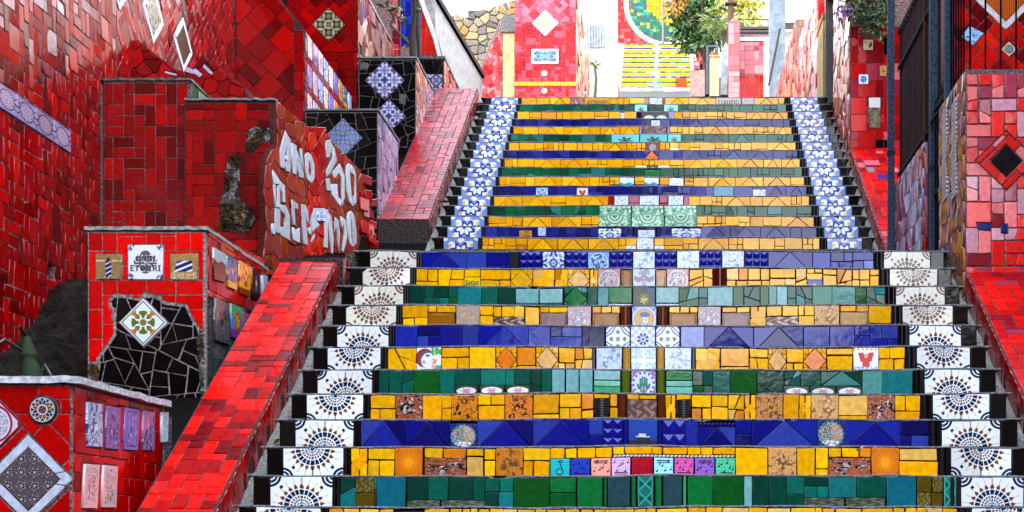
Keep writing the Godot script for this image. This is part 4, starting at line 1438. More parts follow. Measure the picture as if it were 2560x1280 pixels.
func feature(st: Node, fr: Transform3D, x0: float, x1: float, y0: float, y1: float, kind: String, fam: Array):
	var q := kind.split(":")
	var r := rect(x0, y0, x1, y1)
	match q[0]:
		"p":
			var nm := q[1].split("/")
			var sub := Rect2(0, 0, 1, 1)
			if nm.size() > 1:
				sub = Rect2(0, 0.5 * float(nm[1]), 1, 0.5)
			print_tile(st, fr, r, nm[0], "picture_tile", 0.012, sub)
		"n":
			print_tile(st, fr, r, q[2], "picture_tile", 0.012, Rect2(0, 0, 1, 1), 0.0)
			lettering(st, q[1], fr, Vector2((x0 + x1) / 2 + 0.005, y1 - (y1 - y0) * 0.13), (y1 - y0) * 0.15, (x1 - x0) * 0.55, Color(0.16, 0.06, 0.03), 0.0125)
		"c": glossy_tile(st, fr, r, NAMED[q[1]], q[1] + "_tile" if q[1].length() > 3 else "coloured_tile")
		"b": round_bar(st, fr, x0, x1, y0, y1, NAMED[q[1]], "rounded_strip")
		"d":
			var col: Color = NAMED[q[1]] if NAMED.has(q[1]) else tone(fam)
			var c := r[0].lerp(r[2], 0.5)
			var a := minf(x1 - x0, y1 - y0) * 0.5
			var dm := diamond(c, a, (y1 - y0) * 0.5)
			glossy_tile(st, fr, dm, col, "diamond_tile", 0.011)
			for p in Geometry2D.clip_polygons(r, grown(dm, 0.003)):
				for e in crazy_any(p):
					for o in Geometry2D.offset_polygon(ccw(e), -0.0012, Geometry2D.JOIN_MITER):
						if area_of(o) > 0.0002: glossy_tile(st, fr, o, tone(fam), "tile")
		"f":   # raised panel with a moulded edge
			var mb := MB.new()
			tile(mb, fr, r, 0.009, 0.002, Color(NAMED[q[1]]).darkened(0.12))
			tile(mb, fr, rect(x0 + 0.008, y0 + 0.008, x1 - 0.008, y1 - 0.008), 0.016, 0.006, NAMED[q[1]])
			put(st, mb, M.gloss, "moulded_tile")
		"s":   # studded with small pyramids
			var mb := MB.new()
			tile(mb, fr, r, 0.007, 0.0015, NAMED[q[1]])
			var n := 3 if x1 - x0 > 0.13 else 2
			var s := (x1 - x0) / n
			var m := maxi(1, int(round((y1 - y0) / s)))
			for i in n:
				for j in m:
					var a := Vector2(x0 + s * i + 0.002, y0 + (y1 - y0) / m * j + 0.002)
					var b := Vector2(x0 + s * (i + 1) - 0.002, y0 + (y1 - y0) / m * (j + 1) - 0.002)
					var apex := fr * Vector3((a.x + b.x) / 2, (a.y + b.y) / 2, 0.022)
					var cs := [fr * Vector3(a.x, a.y, 0.0072), fr * Vector3(b.x, a.y, 0.0072), fr * Vector3(b.x, b.y, 0.0072), fr * Vector3(a.x, b.y, 0.0072)]
					for e in 4: mb.tri3(cs[e], cs[(e + 1) % 4], apex, NAMED[q[1]])
			put(st, mb, M.gloss, "studded_tile")
		"r":   # roped moulding of small beads
			var mb := MB.new()
			var col: Color = Color(0.06, 0.07, 0.4) if q[1] == "bluebeads" else Color(0.85, 0.83, 0.76)
			var n := int((x1 - x0) / 0.02)
			var s := (x1 - x0) / n
			for i in n:
				var a := x0 + s * i
				var k := s * 0.35
				tile(mb, fr, PackedVector2Array([Vector2(a, y0), Vector2(a + s * 0.75, y0), Vector2(a + s * 0.75 + k, y1), Vector2(a + k, y1)]), 0.015, 0.004, col)
			put(st, mb, M.gloss, "roped_strip")
		"m":   # dark ridged half pot set in the riser
			var mb := MB.new()
			var rows := 7
			var nn := 8
			var prev := []
			for j in rows * 2 + 1:
				var f := float(j) / (rows * 2)
				var wdt := (x1 - x0) * 0.5 * (1.0 if f > 0.35 else 0.72 + 0.8 * f)
				var lift := 0.05 * (0.85 + 0.15 * (j % 2))
				var ring := []
				for k in nn + 1:
					var a := PI - PI * k / nn
					var p := fr * Vector3((x0 + x1) / 2 + cos(a) * wdt, lerpf(y0, y1, f), sin(a) * lift)
					ring.append(mb.add(p, (fr.basis.x * cos(a) + fr.basis.z * sin(a) + fr.basis.y * (0.5 if j % 2 else -0.5)).normalized(), NAMED[q[1]]))
				if j > 0:
					for k in nn:
						mb.face(prev[k], prev[k + 1], ring[k + 1])
						mb.face(prev[k], ring[k + 1], ring[k])
				prev = ring
			put(st, mb, M.gloss, "ridged_pot")
		"t":
			var col := Color(0.84, 0.56, 0.08) if q[1] != "CLAUDIO" else Color(0.76, 0.66, 0.62)
			if q[1] == "Satan": col = Color(0.9, 0.78, 0.06)
			var tl := glossy_tile(st, fr, r, col, "name_tile", 0.012, 0.002, 0.0)
			var c := r[0].lerp(r[2], 0.5)
			lettering(st, q[1], fr, c + Vector2(0, (y1 - y0) * 0.12), (y1 - y0) * 0.36, (x1 - x0) * 0.84, Color(0.12, 0.05, 0.03), 0.0125)

func build_flights():
	var a := thing("stair_flight", "broad stair flight of yellow, green and blue tiled steps with white sunburst border tiles", "staircase", Vector3(-0.07, 0, -A_D), "tiled stair flights of the street")
	var core := MB.new()
	for k in range(-6, 12):
		var d := A_D + k * A_T
		var y := A_Y + k * A_R
		core.box(Vector3(SX0, -0.4 + maxf(0.0, y - 1.6), -d - A_T - (0.08 if k == 11 else 0.0)), Vector3(SX1, y - 0.004, -d), DARK)
	put(a, core, M.stone, "core")
	for k in 12:
		var kind := "sun_brown" if k >= 8 else "sun_blue"
		build_step(a, k, A_D + k * A_T, A_Y + k * A_R, A_T, A_R, ROWS_A[k], false, [kind], k % 2 == 0)
	var b := thing("stair_flight", "farther stair flight of narrow tiled steps edged with blue flower tiles", "staircase", Vector3(-0.07, 3.4, -B_D), "tiled stair flights of the street")
	core = MB.new()
	for k in range(-4, 17):
		var d := B_D + k * B_T
		var y := B_Y + k * B_R
		core.box(Vector3(SX0, y - 1.2, -d - B_T - (0.25 if k == 16 else 0.0)), Vector3(SX1, y - 0.004, -d), DARK if k >= 0 else STONE)
	put(b, core, M.stone, "core")
	for k in 17:
		build_step(b, k + 20, B_D + k * B_T, B_Y + k * B_R, B_T, B_R, ROWS_B[k], true, ["flower"], k % 2 == 1)
	var l := MB.new()
	var yt := B_Y + 16 * B_R
	l.quad(Vector3(SX0 - 0.3, yt - 0.004, -19.3), Vector3(SX1 + 0.3, yt - 0.004, -19.3), Vector3(SX1 + 0.3, ground_y(24.0) + 0.02, -24.0), Vector3(SX0 - 0.3, ground_y(24.0) + 0.02, -24.0), STONE)
	structure(l, M.stone, "path", "pale concrete path leading on from the top of the second flight")

# ---------------------------------------------------------------- tiled kerb ramps beside the flights
const REDS := [[Color(0.68, 0.05, 0.04), 3.0], [Color(0.58, 0.04, 0.04), 2.2], [Color(0.76, 0.09, 0.05), 1.6], [Color(0.45, 0.03, 0.05), 1.4], [Color(0.54, 0.05, 0.1), 1.0]]
const DEEP := [[Color(0.55, 0.02, 0.02), 3.0], [Color(0.47, 0.015, 0.02), 2.4], [Color(0.63, 0.03, 0.025), 1.8], [Color(0.37, 0.012, 0.02), 1.6], [Color(0.52, 0.025, 0.07), 0.8]]
const PINKS := [[Color(0.72, 0.13, 0.13), 2.5], [Color(0.52, 0.16, 0.22), 2.5], [Color(0.80, 0.34, 0.36), 1.4], [Color(0.60, 0.08, 0.12), 1.6], [Color(0.66, 0.42, 0.5), 1.0], [Color(0.42, 0.08, 0.14), 1.0]]

func ramp(label: String, d0: float, d1: float, x0: float, x1: float, second: bool, cols: Array, side_cols: Array, at_left: bool):
	var t := thing("kerb_ramp", label, "ramp", Vector3((x0 + x1) / 2, line_b(d0) - 0.3 if second else line_a(d0) - 0.3, -d0), "sloping tiled kerbs beside the stairs")
	var y0 := line_b(d0) if second else line_a(d0)
	var y1 := line_b(d1) if second else line_a(d1)
	var mb := MB.new()
	var drop := 1.3
	var a := [Vector3(x0, y0 - drop, -d0), Vector3(x1, y0 - drop, -d0), Vector3(x1, y0, -d0), Vector3(x0, y0, -d0)]
	var b := [Vector3(x0, y1 - drop, -d1), Vector3(x1, y1 - drop, -d1), Vector3(x1, y1, -d1), Vector3(x0, y1, -d1)]
	var g := Color(0.3, 0.26, 0.26)
	mb.quad(a[0], a[1], a[2], a[3], g); mb.quad(b[1], b[0], b[3], b[2], g)
	mb.quad(a[1], b[1], b[2], a[2], g); mb.quad(b[0], a[0], a[3], b[3], g); mb.quad(a[3], a[2], b[2], b[3], g)
	put(t, mb, M.stone, "core")
	var fr := slope(y0, d0, 0.5572)
	var len := (d1 - d0) * sqrt(1.0 + 0.5572 * 0.5572)
	mosaic(t, fr, laid(basket(Rect2(x0, 0, x1 - x0, len), 0.0735 if not second else 0.08, 0.18, 0.12), rect(x0 + 0.006, 0.004, x1 - 0.008, len - 0.004), [], 0.006), cols, {"name": "tile", "limit": 200, "tilt": 0.03, "mat": M.worn})
	# the face towards the steps: slips standing across the slope
	var sfr := face_r(x1) if at_left else face_l(x0)
	var polys := []
	var d := d0
	while d < d1:
		var w := rng.randf_range(0.045, 0.11)
		for part in [[0.004, 0.105], [0.105, 0.2]]:
			if rng.randf() < 0.55 or part[0] < 0.05:
				var dd := d + w
				var lo: float = part[1] if rng.randf() < 0.7 else 0.2
				var ya := (line_b(d) if second else line_a(d))
				var yb := (line_b(dd) if second else line_a(dd))
				var p := PackedVector2Array([Vector2(d, ya - lo), Vector2(dd, yb - lo), Vector2(dd, yb - part[0]), Vector2(d, ya - part[0])])
				if not at_left:
					for i in 4: p[i].x = -p[i].x
				polys.append(ccw(p))
				if lo > 0.15: break
		d += w
	var bnd := PackedVector2Array()
	for c in [[d0, 0.21], [d1, 0.21], [d1, 0.0], [d0, 0.0]]:
		bnd.append(Vector2(c[0] * (1.0 if at_left else -1.0), (line_b(c[0]) if second else line_a(c[0])) - c[1]))
	mosaic(t, sfr, laid(polys, ccw(bnd), [], 0.004), side_cols, {"name": "side_tile", "limit": 120, "tilt": 0.03})
	return t

func build_kerb_ramps():
	var dark := [[Color(0.66, 0.06, 0.03), 3], [Color(0.56, 0.03, 0.05), 2], [Color(0.42, 0.02, 0.06), 1.6], [Color(0.62, 0.04, 0.03), 2]]
	var mar := [[Color(0.56, 0.08, 0.1), 3], [Color(0.48, 0.07, 0.09), 2], [Color(0.62, 0.1, 0.1), 1]]
	var brick := [[Color(0.5, 0.2, 0.18), 2], [Color(0.42, 0.12, 0.12), 2], [Color(0.55, 0.27, 0.22), 1]]
	var plum := [[Color(0.46, 0.07, 0.11), 3], [Color(0.38, 0.05, 0.09), 2.4], [Color(0.52, 0.11, 0.15), 2], [Color(0.58, 0.05, 0.08), 1.2]]
	ramp("bright red tiled kerb ramp sloping beside the near flight, below the lettered wall", 6.6, 10.92, -2.47, -2.1, false, [[Color(0.84, 0.07, 0.02), 3.4], [Color(0.76, 0.045, 0.02), 2], [Color(0.42, 0.015, 0.05), 1.8], [Color(0.6, 0.02, 0.04), 1.8], [Color(0.06, 0.05, 0.06), 0.06]], dark, true)
	ramp("wine red tiled kerb ramp beside the farther flight, below the black pedestals", 15.3, 19.4, -2.58, -2.1, true, plum, brick, true)
	ramp("red and pink tiled kerb ramp beside the near flight, under the pink mosaic pillar", 7.4, 10.75, 1.965, 2.75, false, [[Color(0.76, 0.08, 0.06), 3], [Color(0.5, 0.08, 0.13), 2.2], [Color(0.66, 0.06, 0.07), 2], [Color(0.56, 0.2, 0.26), 0.8], [Color(0.15, 0.28, 0.3), 0.08]], mar, false)
	ramp("red tiled kerb ramp squeezed between the farther flight and the iron sheet fence", 14.6, 17.3, 1.965, 2.6, true, REDS + [[Color(0.7, 0.7, 0.68), 0.35], [Color(0.2, 0.14, 0.34), 0.35], [Color(0.4, 0.4, 0.42), 0.3], [Color(0.66, 0.3, 0.34), 0.8]], mar, false)
	# rounded heads of the near ramp
	var t := thing("kerb_block", "rounded brick red block closing the top of the bright red kerb ramp", "kerb", Vector3(-2.2, 3.2, -11.0))
	var mb := MB.new()
	var fr := slope(line_a(10.93), 10.93, 0.1)
	mb.box(Vector3(-2.47, 2.9, -11.28), Vector3(-2.06, line_a(10.92) + 0.03, -10.925), Color(0.3, 0.27, 0.26))
	put(t, mb, M.stone, "core")
	var fr2 := front(10.925)
	var f3 := face_r(-2.06)
	var cols := [[Color(0.42, 0.14, 0.14), 2], [Color(0.5, 0.2, 0.18), 2], [Color(0.36, 0.1, 0.1), 1]]
	for k in 5:
		plain_tile(t, f3, rect(10.93 + k * 0.07, 3.05, 10.993 + k * 0.07, line_a(10.92) + 0.025), tone(cols), "side_tile", 0.012, 0.003, 0.05)

# ---------------------------------------------------------------- left: tiled house wall, planters, lettered wall
const GROUT := Color(0.60, 0.47, 0.47)
const GROUT_D := Color(0.2, 0.16, 0.16)
const BLACKS := [[Color(0.035, 0.03, 0.035), 4], [Color(0.06, 0.05, 0.055), 1]]

func block(t: Node, a: Vector3, b: Vector3, col: Color, called := "core", mat: Material = null):
	var mb := MB.new()
	mb.box(Vector3(minf(a.x, b.x), minf(a.y, b.y), minf(a.z, b.z)), Vector3(maxf(a.x, b.x), maxf(a.y, b.y), maxf(a.z, b.z)), col)
	return put(t, mb, M.stone if mat == null else mat, called)

# worn coping: a slab with uneven edges laid over a block
func coping(t: Node, x0: float, x1: float, d0: float, d1: float, y: float, th: float, over: float, col: Color):
	var mb := MB.new()
	var n := 18
	for e in 2:
		for i in n:
			var q := []
			for j in [i, i + 1]:
				var f := float(j) / n
				var w1 := noise.get_noise_2d(f * 9.0 + y, e * 7.0) * 0.006
				var w2 := noise.get_noise_2d(f * 12.0, y * 3.0 + e) * 0.005
				if e == 0: q.append([Vector3(lerpf(x0 - over, x1 + over, f), y + w1, -d0 + over + w2), w1])
				else: q.append([Vector3(x1 + over + w2, y + w1, -lerpf(d0 - over, d1, f)), w1])
			var p: Vector3 = q[0][0]
			var r: Vector3 = q[1][0]
			var dn := Vector3(0, -th, 0)
			mb.quad(p + dn, r + dn, r, p, col)
			var inn := Vector3(0, 0, -0.05) if e == 0 else Vector3(-0.05, 0, 0)
			mb.quad(p + dn + inn, r + dn + inn, r + dn, p + dn, col)
	mb.quad(Vector3(x0 - over, y, -d0 + over), Vector3(x1 + over, y, -d0 + over), Vector3(x1 + over, y, -d1), Vector3(x0 - over, y, -d1), col)
	mb.quad(Vector3(x0 - over, y - th, -d1), Vector3(x0 - over, y - th, -d0 + over), Vector3(x0 - over, y, -d0 + over), Vector3(x0 - over, y, -d1), col)
	put(t, mb, M.paint, "coping")

func build_left_side():
	house_wall()
	near_planter()
	welcome_pedestal()
	dark_red_walls()
	lettered_wall()
	black_pedestals()
	upper_left_walls()

func house_wall():
	var t := thing("house_wall", "tall red tiled house wall with rhomb tiles and a lilac band, receding along the gap", "wall", Vector3(-3.9, 2.0, -9.0))
	var sb := bounds(poly_px(face_r(-3.9), "120 664,136 664,136 696,120 696"))   # mouth of the drain
	block(t, Vector3(-9.0, -0.2, -15.4), Vector3(-4.4, 13.2, -2.5), GROUT)
	block(t, Vector3(-4.4, -0.2, -sb.position.x), Vector3(-3.9, 13.2, -2.5), GROUT, "core")
	block(t, Vector3(-4.4, -0.2, -15.4), Vector3(-3.9, 13.2, -sb.end.x), GROUT, "core")
	block(t, Vector3(-4.4, -0.2, -sb.end.x), Vector3(-3.9, sb.position.y, -sb.position.x), GROUT, "core")
	block(t, Vector3(-4.4, sb.end.y, -sb.end.x), Vector3(-3.9, 13.2, -sb.position.x), GROUT, "core")
	block(t, Vector3(-9.0, -0.2, -19.4), Vector3(-4.62, 13.2, -15.4), GROUT, "shade_block")  # hidden mass added to keep the sun off the upper steps
	var fr := face_r(-3.9)
	var holes := []
	# lilac band of ringed tiles
	for k in 5:
		var r := rect(9.55 + k * 0.31, 4.125, 9.85 + k * 0.31, 4.275)
		print_tile(t, fr, r, "rings", "band_tile")
		holes.append(grown(r, 0.006))
	# three rhombs framed in white
	for k in 3:
		var c := Vector2(12.1 + k * 0.81, 5.61)
		var o := diamond(c, 0.265, 0.225)
		holes.append(grown(o, 0.006))
		var inn := diamond(c, 0.205, 0.172)
		for s in 4:
			plain_tile(t, fr, PackedVector2Array([o[s], o[(s + 1) % 4], inn[(s + 1) % 4].lerp(inn[s], 0.02), inn[s].lerp(inn[(s + 1) % 4], 0.02)]), Color(0.82, 0.82, 0.84), "white_border")
		var dq := grown(inn, -0.005)
		print_tile(t, fr, dq, ["dark_speckle", "brown_damask", "dark_speckle"][k], "rhomb_tile")
	# drain hole
	holes.append(rect(sb.position.x, sb.position.y, sb.end.x, sb.end.y))
	var near_region := PackedVector2Array([Vector2(5.0, 0.1), Vector2(5.6, 0.1), Vector2(11.7, 3.5), Vector2(11.7, 4.75), Vector2(12.04, 4.8), Vector2(12.04, 6.7), Vector2(5.0, 6.7)])
	var far_region := PackedVector2Array([Vector2(12.045, 4.8), Vector2(15.38, 5.0), Vector2(15.38, 6.9), Vector2(12.045, 6.1)])
	var list := laid(basket(Rect2(5.0, 0.1, 7.05, 6.7), 0.079, 0.05, 0.06), near_region, holes, 0.006)
	list.append_array(laid(turned_basket(Rect2(12.06, 4.6, 3.4, 2.4), 0.079, PI / 4, 0.1), far_region, holes, 0.006))
	mosaic(t, fr, list, DEEP, {"limit": 300, "tilt": 0.055, "th": 0.005})
	# wavy mosaic hump on the ledge
	var w := thing("wavy_parapet", "low wavy red mosaic parapet with a few white chips above the dark red wall", "parapet", Vector3(-3.6, 4.7, -12.6))
	var wf := front(12.45)
	var outline := poly_px(wf, "235 196,247 160,280 108,312 93,345 100,395 140,440 172,470 182,490 158,505 133,530 152,570 186,612 216,612 262,235 262")
	var mb := MB.new()
	tile(mb, Transform3D(wf.basis, wf.origin - Vector3(0, 0, 0.25)), outline, 0.25, 0.01, Color(0.4, 0.12, 0.13))
	put(w, mb, M.stone, "core")
	var wh := []
	for s in ["468 168,492 178,484 188,462 180", "488 170,508 186,500 196,480 182", "415 178,445 186,440 192,410 184", "512 160,536 184,528 190,506 168"]:
		var q := poly_px(wf, s)
		wh.append(q)
		plain_tile(w, wf, grown(q, -0.003), Color(0.7, 0.66, 0.78), "white_chip", 0.014)
	mosaic(w, wf, laid(shards(Rect2(-4.3, 4.5, 1.5, 1.2), 0.16, 0.07), grown(outline, -0.008), wh, 0.006), DEEP, {"tilt": 0.06, "th": 0.014})

func near_planter():
	var d0 := 7.35
	var x1 := -2.57
	var top := 2.285
	var t := thing("planter_wall", "nearest red tiled planter with a big grey flowered diamond tile and white coping", "planter", Vector3(-3.1, 0.9, -d0))
	block(t, Vector3(-3.6, 0.5, -8.72), Vector3(x1, top - 0.02, -d0), GROUT)
	coping(t, -3.6, x1, d0, 8.72, top + 0.012, 0.03, 0.035, Color(0.74, 0.77, 0.8))
	var fr := front(d0)
	var holes := []
	# grey flowered diamond with white edging
	var c := on(fr, 72, 1198)
	var half := 0.192
	var o := diamond(c, half)
	holes.append(grown(o, 0.006))
	var inn := diamond(c, half * 0.74)
	var white := Color(0.72, 0.76, 0.83)
	for s in 4:
		var a := o[s]; var b := o[(s + 1) % 4]
		var ai := inn[s]; var bi := inn[(s + 1) % 4]
		var m1 := 0.84 if s % 2 == 0 else 0.16
		plain_tile(t, fr, PackedVector2Array([a, a.lerp(b, m1), ai.lerp(bi, m1), ai]), white, "white_border")
		plain_tile(t, fr, PackedVector2Array([a.lerp(b, m1 + 0.02), b, bi, ai.lerp(bi, m1 + 0.02)]), white, "white_border")
	print_tile(t, fr, grown(inn, -0.005), "carpet", "flowered_tile")
	# round plate and the ringed tile
	var pc := on(fr, 110, 1025)
	holes.append(disc(pc, 0.064))
	print_tile(t, fr, disc(pc, 0.06, 22), "plate", "round_plate", 0.02)
	var rc := on(fr, -14, 1060)
	holes.append(diamond(rc, 0.136))
	print_tile(t, fr, diamond(rc, 0.13), "redring", "ringed_tile")
	var polys := basket(Rect2(-3.62, 0.6, 1.1, 1.7), 0.1, 0.1, 0.05)
	var diag := turned_basket(Rect2(-3.62, 0.6, 1.1, 1.7), 0.092, -PI / 4, 0.3)
	var upper := rect(-3.6, top - 0.15, x1 - 0.008, top - 0.028)
	var lower := rect(-3.6, 1.4, x1 - 0.008, top - 0.15)
	var cols := [[Color(0.74, 0.035, 0.025), 4], [Color(0.67, 0.025, 0.02), 3], [Color(0.79, 0.05, 0.03), 2]]
	mosaic(t, fr, laid(polys, upper, holes, 0.007) + laid(diag, lower, holes, 0.008), cols, {"tilt": 0.012})
	# side towards the ramp
	var f2 := face_r(x1)
	var h2 := []
	var pics := [["saint", "213 1005,250 1010,250 1118,212 1115"], ["violet_a", "262 1014,295 1019,293 1124,258 1120"], ["violet_b", "309 1019,342 1024,337 1126,305 1124"], ["violet_c", "353 1026,381 1029,381 1126,351 1125"], ["pale_b", "400 1030,416 1031,414 1104,399 1106"],
		["sketch_a", "207 1160,243 1162,237 1271,201 1270"], ["sketch_b", "254 1163,288 1166,284 1269,249 1268"]]
	for p in pics:
		var q := upright(poly_px(f2, p[1]))
		h2.append(grown(q, 0.004))
		print_tile(t, f2, q, p[0], "picture_tile", 0.013)
	mosaic(t, f2, laid(basket(Rect2(d0, 1.2, 1.4, 1.2), 0.085, 0.25, 0.15), rect(d0 + 0.008, 1.4, 8.66, top - 0.03), h2, 0.005), [[Color(0.70, 0.035, 0.025), 4], [Color(0.64, 0.025, 0.02), 3], [Color(0.42, 0.02, 0.04), 1], [Color(0.76, 0.05, 0.03), 2], [Color(0.66, 0.07, 0.1), 0.8]], {"tilt": 0.02})
	# plaster end
	block(t, Vector3(-3.0, 1.6, -8.86), Vector3(x1 - 0.004, top - 0.06, -8.715), Color(0.4, 0.4, 0.4), "plaster_end")

# the four corners of a survey outline, anticlockwise from the lower left
func upright(p: PackedVector2Array) -> PackedVector2Array:
	p = ccw(p)
	var best := 0
	for k in p.size():
		if p[k].x + p[k].y < p[best].x + p[best].y: best = k
	var out := PackedVector2Array()
	for k in p.size(): out.append(p[(best + k) % p.size()])
	return out

func welcome_pedestal():
	var d0 := 9.5
	var x0 := -3.235
	var x1 := -2.57
	var top := 3.335
	var t := thing("pedestal", "red pedestal with a black shard field and a white lettered tile over it", "pedestal", Vector3(-2.9, 2.35, -d0))
	block(t, Vector3(x0, 1.6, -10.95), Vector3(x1, top - 0.015, -d0), Color(0.66, 0.63, 0.62))
	coping(t, x0, x1, d0, 10.95, top + 0.014, 0.02, 0.016, Color(0.55, 0.57, 0.55))
	var fr := front(d0)
	var field := poly_px(fr, "278 752,292 738,312 744,352 752,364 735,380 740,412 760,464 766,470 780,480 800,492 818,498 836,502 880,500 930,506 985,512 1008,432 1012,330 1008,262 990,246 950,252 905,248 898,268 870,290 838,290 806,285 790,292 772,280 768")
	var holes := [grown(field, 0.012)]
	for p in [["lighthouse", "242 637,304 637,304 698,242 699"], ["lauburu", "322 614,408 613,408 699,323 699"], ["boat", "428 636,494 635,495 699,428 700"]]:
		var q := upright(poly_px(fr, p[1]))
		holes.append(grown(q, 0.004))
		print_tile(t, fr, q, p[0], "picture_tile", 0.014)
	var cw := on(fr, 366, 655)
	lettering(t, "ONGI", fr, cw + Vector2(0.0, 0.017), 0.043, 0.124, Color(0.8, 0.81, 0.82), 0.0141, "letter_outline")
	lettering(t, "ETORRI", fr, cw + Vector2(0.0, -0.037), 0.044, 0.18, Color(0.8, 0.81, 0.82), 0.0141, "letter_outline")
	lettering(t, "ONGI", fr, cw + Vector2(-0.0, 0.017), 0.034, 0.115, Color(0.05, 0.04, 0.05), 0.0145)
	lettering(t, "ETORRI", fr, cw + Vector2(0.0, -0.037), 0.036, 0.172, Color(0.05, 0.04, 0.05), 0.0145)
	mosaic(t, fr, laid(basket(Rect2(x0, 2.3, 0.7, 1.1), 0.083, 0.06, 0.1), PackedVector2Array([Vector2(x0 + 0.004, fy(905, d0)), Vector2(on(fr, 252, 0).x, fy(905, d0)), Vector2(on(fr, 300, 0).x, fy(860, d0)), Vector2(on(fr, 440, 0).x, fy(830, d0)), Vector2(x1 - 0.012, fy(822, d0)), Vector2(x1 - 0.012, top - 0.02), Vector2(x0 + 0.004, top - 0.02)]), holes, 0.005), [[Color(0.84, 0.045, 0.02), 5], [Color(0.79, 0.035, 0.02), 3], [Color(0.68, 0.025, 0.02), 1.5]], {"tilt": 0.012})
	var c := on(fr, 360, 807)
	var az := diamond(c, 0.135)
	mosaic(t, fr, laid(cracked(Rect2(x0, 2.2, 0.72, 0.75), 64), field, [grown(az, 0.004)], 0.0055), BLACKS, {"name": "black_shard", "th": 0.004, "tilt": 0.015})
	print_tile(t, fr, grown(az, -0.001), "leafcross", "patterned_tile", 0.016)
	# mortar lumps round the field
	rough_patch(t, fr, poly_px(fr, "496 830,516 826,516 1012,503 1012,504 930,492 860"), Color(0.36, 0.34, 0.32), Color(0.6, 0.6, 0.58))
	rough_patch(t, fr, poly_px(fr, "221 908,252 908,248 930,250 970,262 1008,221 1008"), Color(0.36, 0.34, 0.32), Color(0.6, 0.6, 0.58))
	# side face
	var f2 := face_r(x1)
	rough_patch(t, f2, poly_px(f2, "518 740,600 764,640 789,657 787,657 1015,518 1015"), Color(0.26, 0.25, 0.25), Color(0.36, 0.35, 0.35), 0.25)
	var h2 := []
	for p in [["poster_hill", "527 618,555 634,555 706,528 698"], ["poster_dance", "561 637,585 650,584 726,562 716"], ["poster_gold", "592 652,621 668,618 743,593 733"], ["poster_tree", "623 668,643 680,642 752,623 744"], ["grey_panel", "531 744,567 760,566 862,532 850"], ["sun_poster", "571 758,600 770,600 850,572 842"], ["pink_poster", "600 778,614 784,613 818,601 826"]]:
		var q := upright(poly_px(f2, p[1]))
		h2.append(grown(q, 0.006))
		print_tile(t, f2, q, p[0], "picture_tile", 0.02)
	var wq := upright(poly_px(f2, "646 688,658 690,662 762,652 764"))
	plain_tile(t, f2, wq, Color(0.72, 0.7, 0.8), "white_tile", 0.03)
	var reg := poly_px(f2, "519 580,655 646,655 786,640 790,600 765,519 742")
	mosaic(t, f2, laid(basket(Rect2(d0, 2.8, 1.5, 0.6), 0.1, 0.3, 0.2), reg, h2, 0.005), [[Color(0.7, 0.1, 0.08), 3], [Color(0.62, 0.05, 0.08), 2], [Color(0.76, 0.24, 0.1), 1.4], [Color(0.64, 0.2, 0.26), 0.7]], {"th": 0.011, "tilt": 0.03})

func dark_red_walls():
	var d1 := 11.75
	var t := thing("terrace_wall", "dark red tiled terrace wall with a mossy ledge between house wall and eroded wall", "wall", Vector3(-3.6, 3.2, -d1))
	block(t, Vector3(-3.89, 2.6, -13.0), Vector3(-3.29, 4.78, -d1), Color(0.5, 0.38, 0.38))
	coping(t, -3.9, -3.29, d1, 13.0, 4.8, 0.016, 0.015, Color(0.3, 0.3, 0.28))
	var fr := front(d1)
	mosaic(t, fr, laid(basket(Rect2(-3.9, 3.2, 0.62, 1.6), 0.0745, 0.06, 0.1), rect(-3.888, 3.4, -3.30, 4.77), [], 0.005), DEEP, {"tilt": 0.015, "th": 0.004})
	var f2 := face_r(-3.29)
	var k := 0
	for c in [Color(0.1, 0.3, 0.2), Color(0.45, 0.55, 0.35), Color(0.3, 0.4, 0.25), Color(0.72, 0.72, 0.6), Color(0.6, 0.14, 0.14)]:
		plain_tile(t, f2, rect(d1 + 0.02 + k * 0.2, 4.6, d1 + 0.2 + k * 0.2, 4.775), c, "ledge_tile")
		k += 1
	var d2 := 11.6
	t = thing("eroded_wall", "dark red tiled wall with crumbling grey mortar showing beside the lettered wall", "wall", Vector3(-2.95, 3.2, -d2))
	block(t, Vector3(-3.285, 2.6, -12.0), Vector3(-2.68, 4.60, -d2), Color(0.3, 0.24, 0.23))
	coping(t, -3.27, -2.665, d2, 12.0, 4.622, 0.014, 0.012, Color(0.45, 0.45, 0.45))
	fr = front(d2)
	var gap := poly_px(fr, "548 562,552 520,560 470,566 430,572 395,590 385,602 398,600 430,596 470,600 500,628 520,640 545,625 580,548 580")
	var gap2 := poly_px(fr, "620 330,640 318,676 324,676 350,650 362,630 386,616 372")
	mosaic(t, fr, laid(basket(Rect2(-3.3, 3.2, 0.65, 1.5), 0.0745, 0.06, 0.12), rect(-3.275, 3.4, -2.69, 4.59), [gap, gap2], 0.005), DEEP, {"tilt": 0.02})
	for g in [gap, gap2]:
		rough_patch(t, fr, g, Color(0.24, 0.20, 0.15), Color(0.58, 0.58, 0.57))

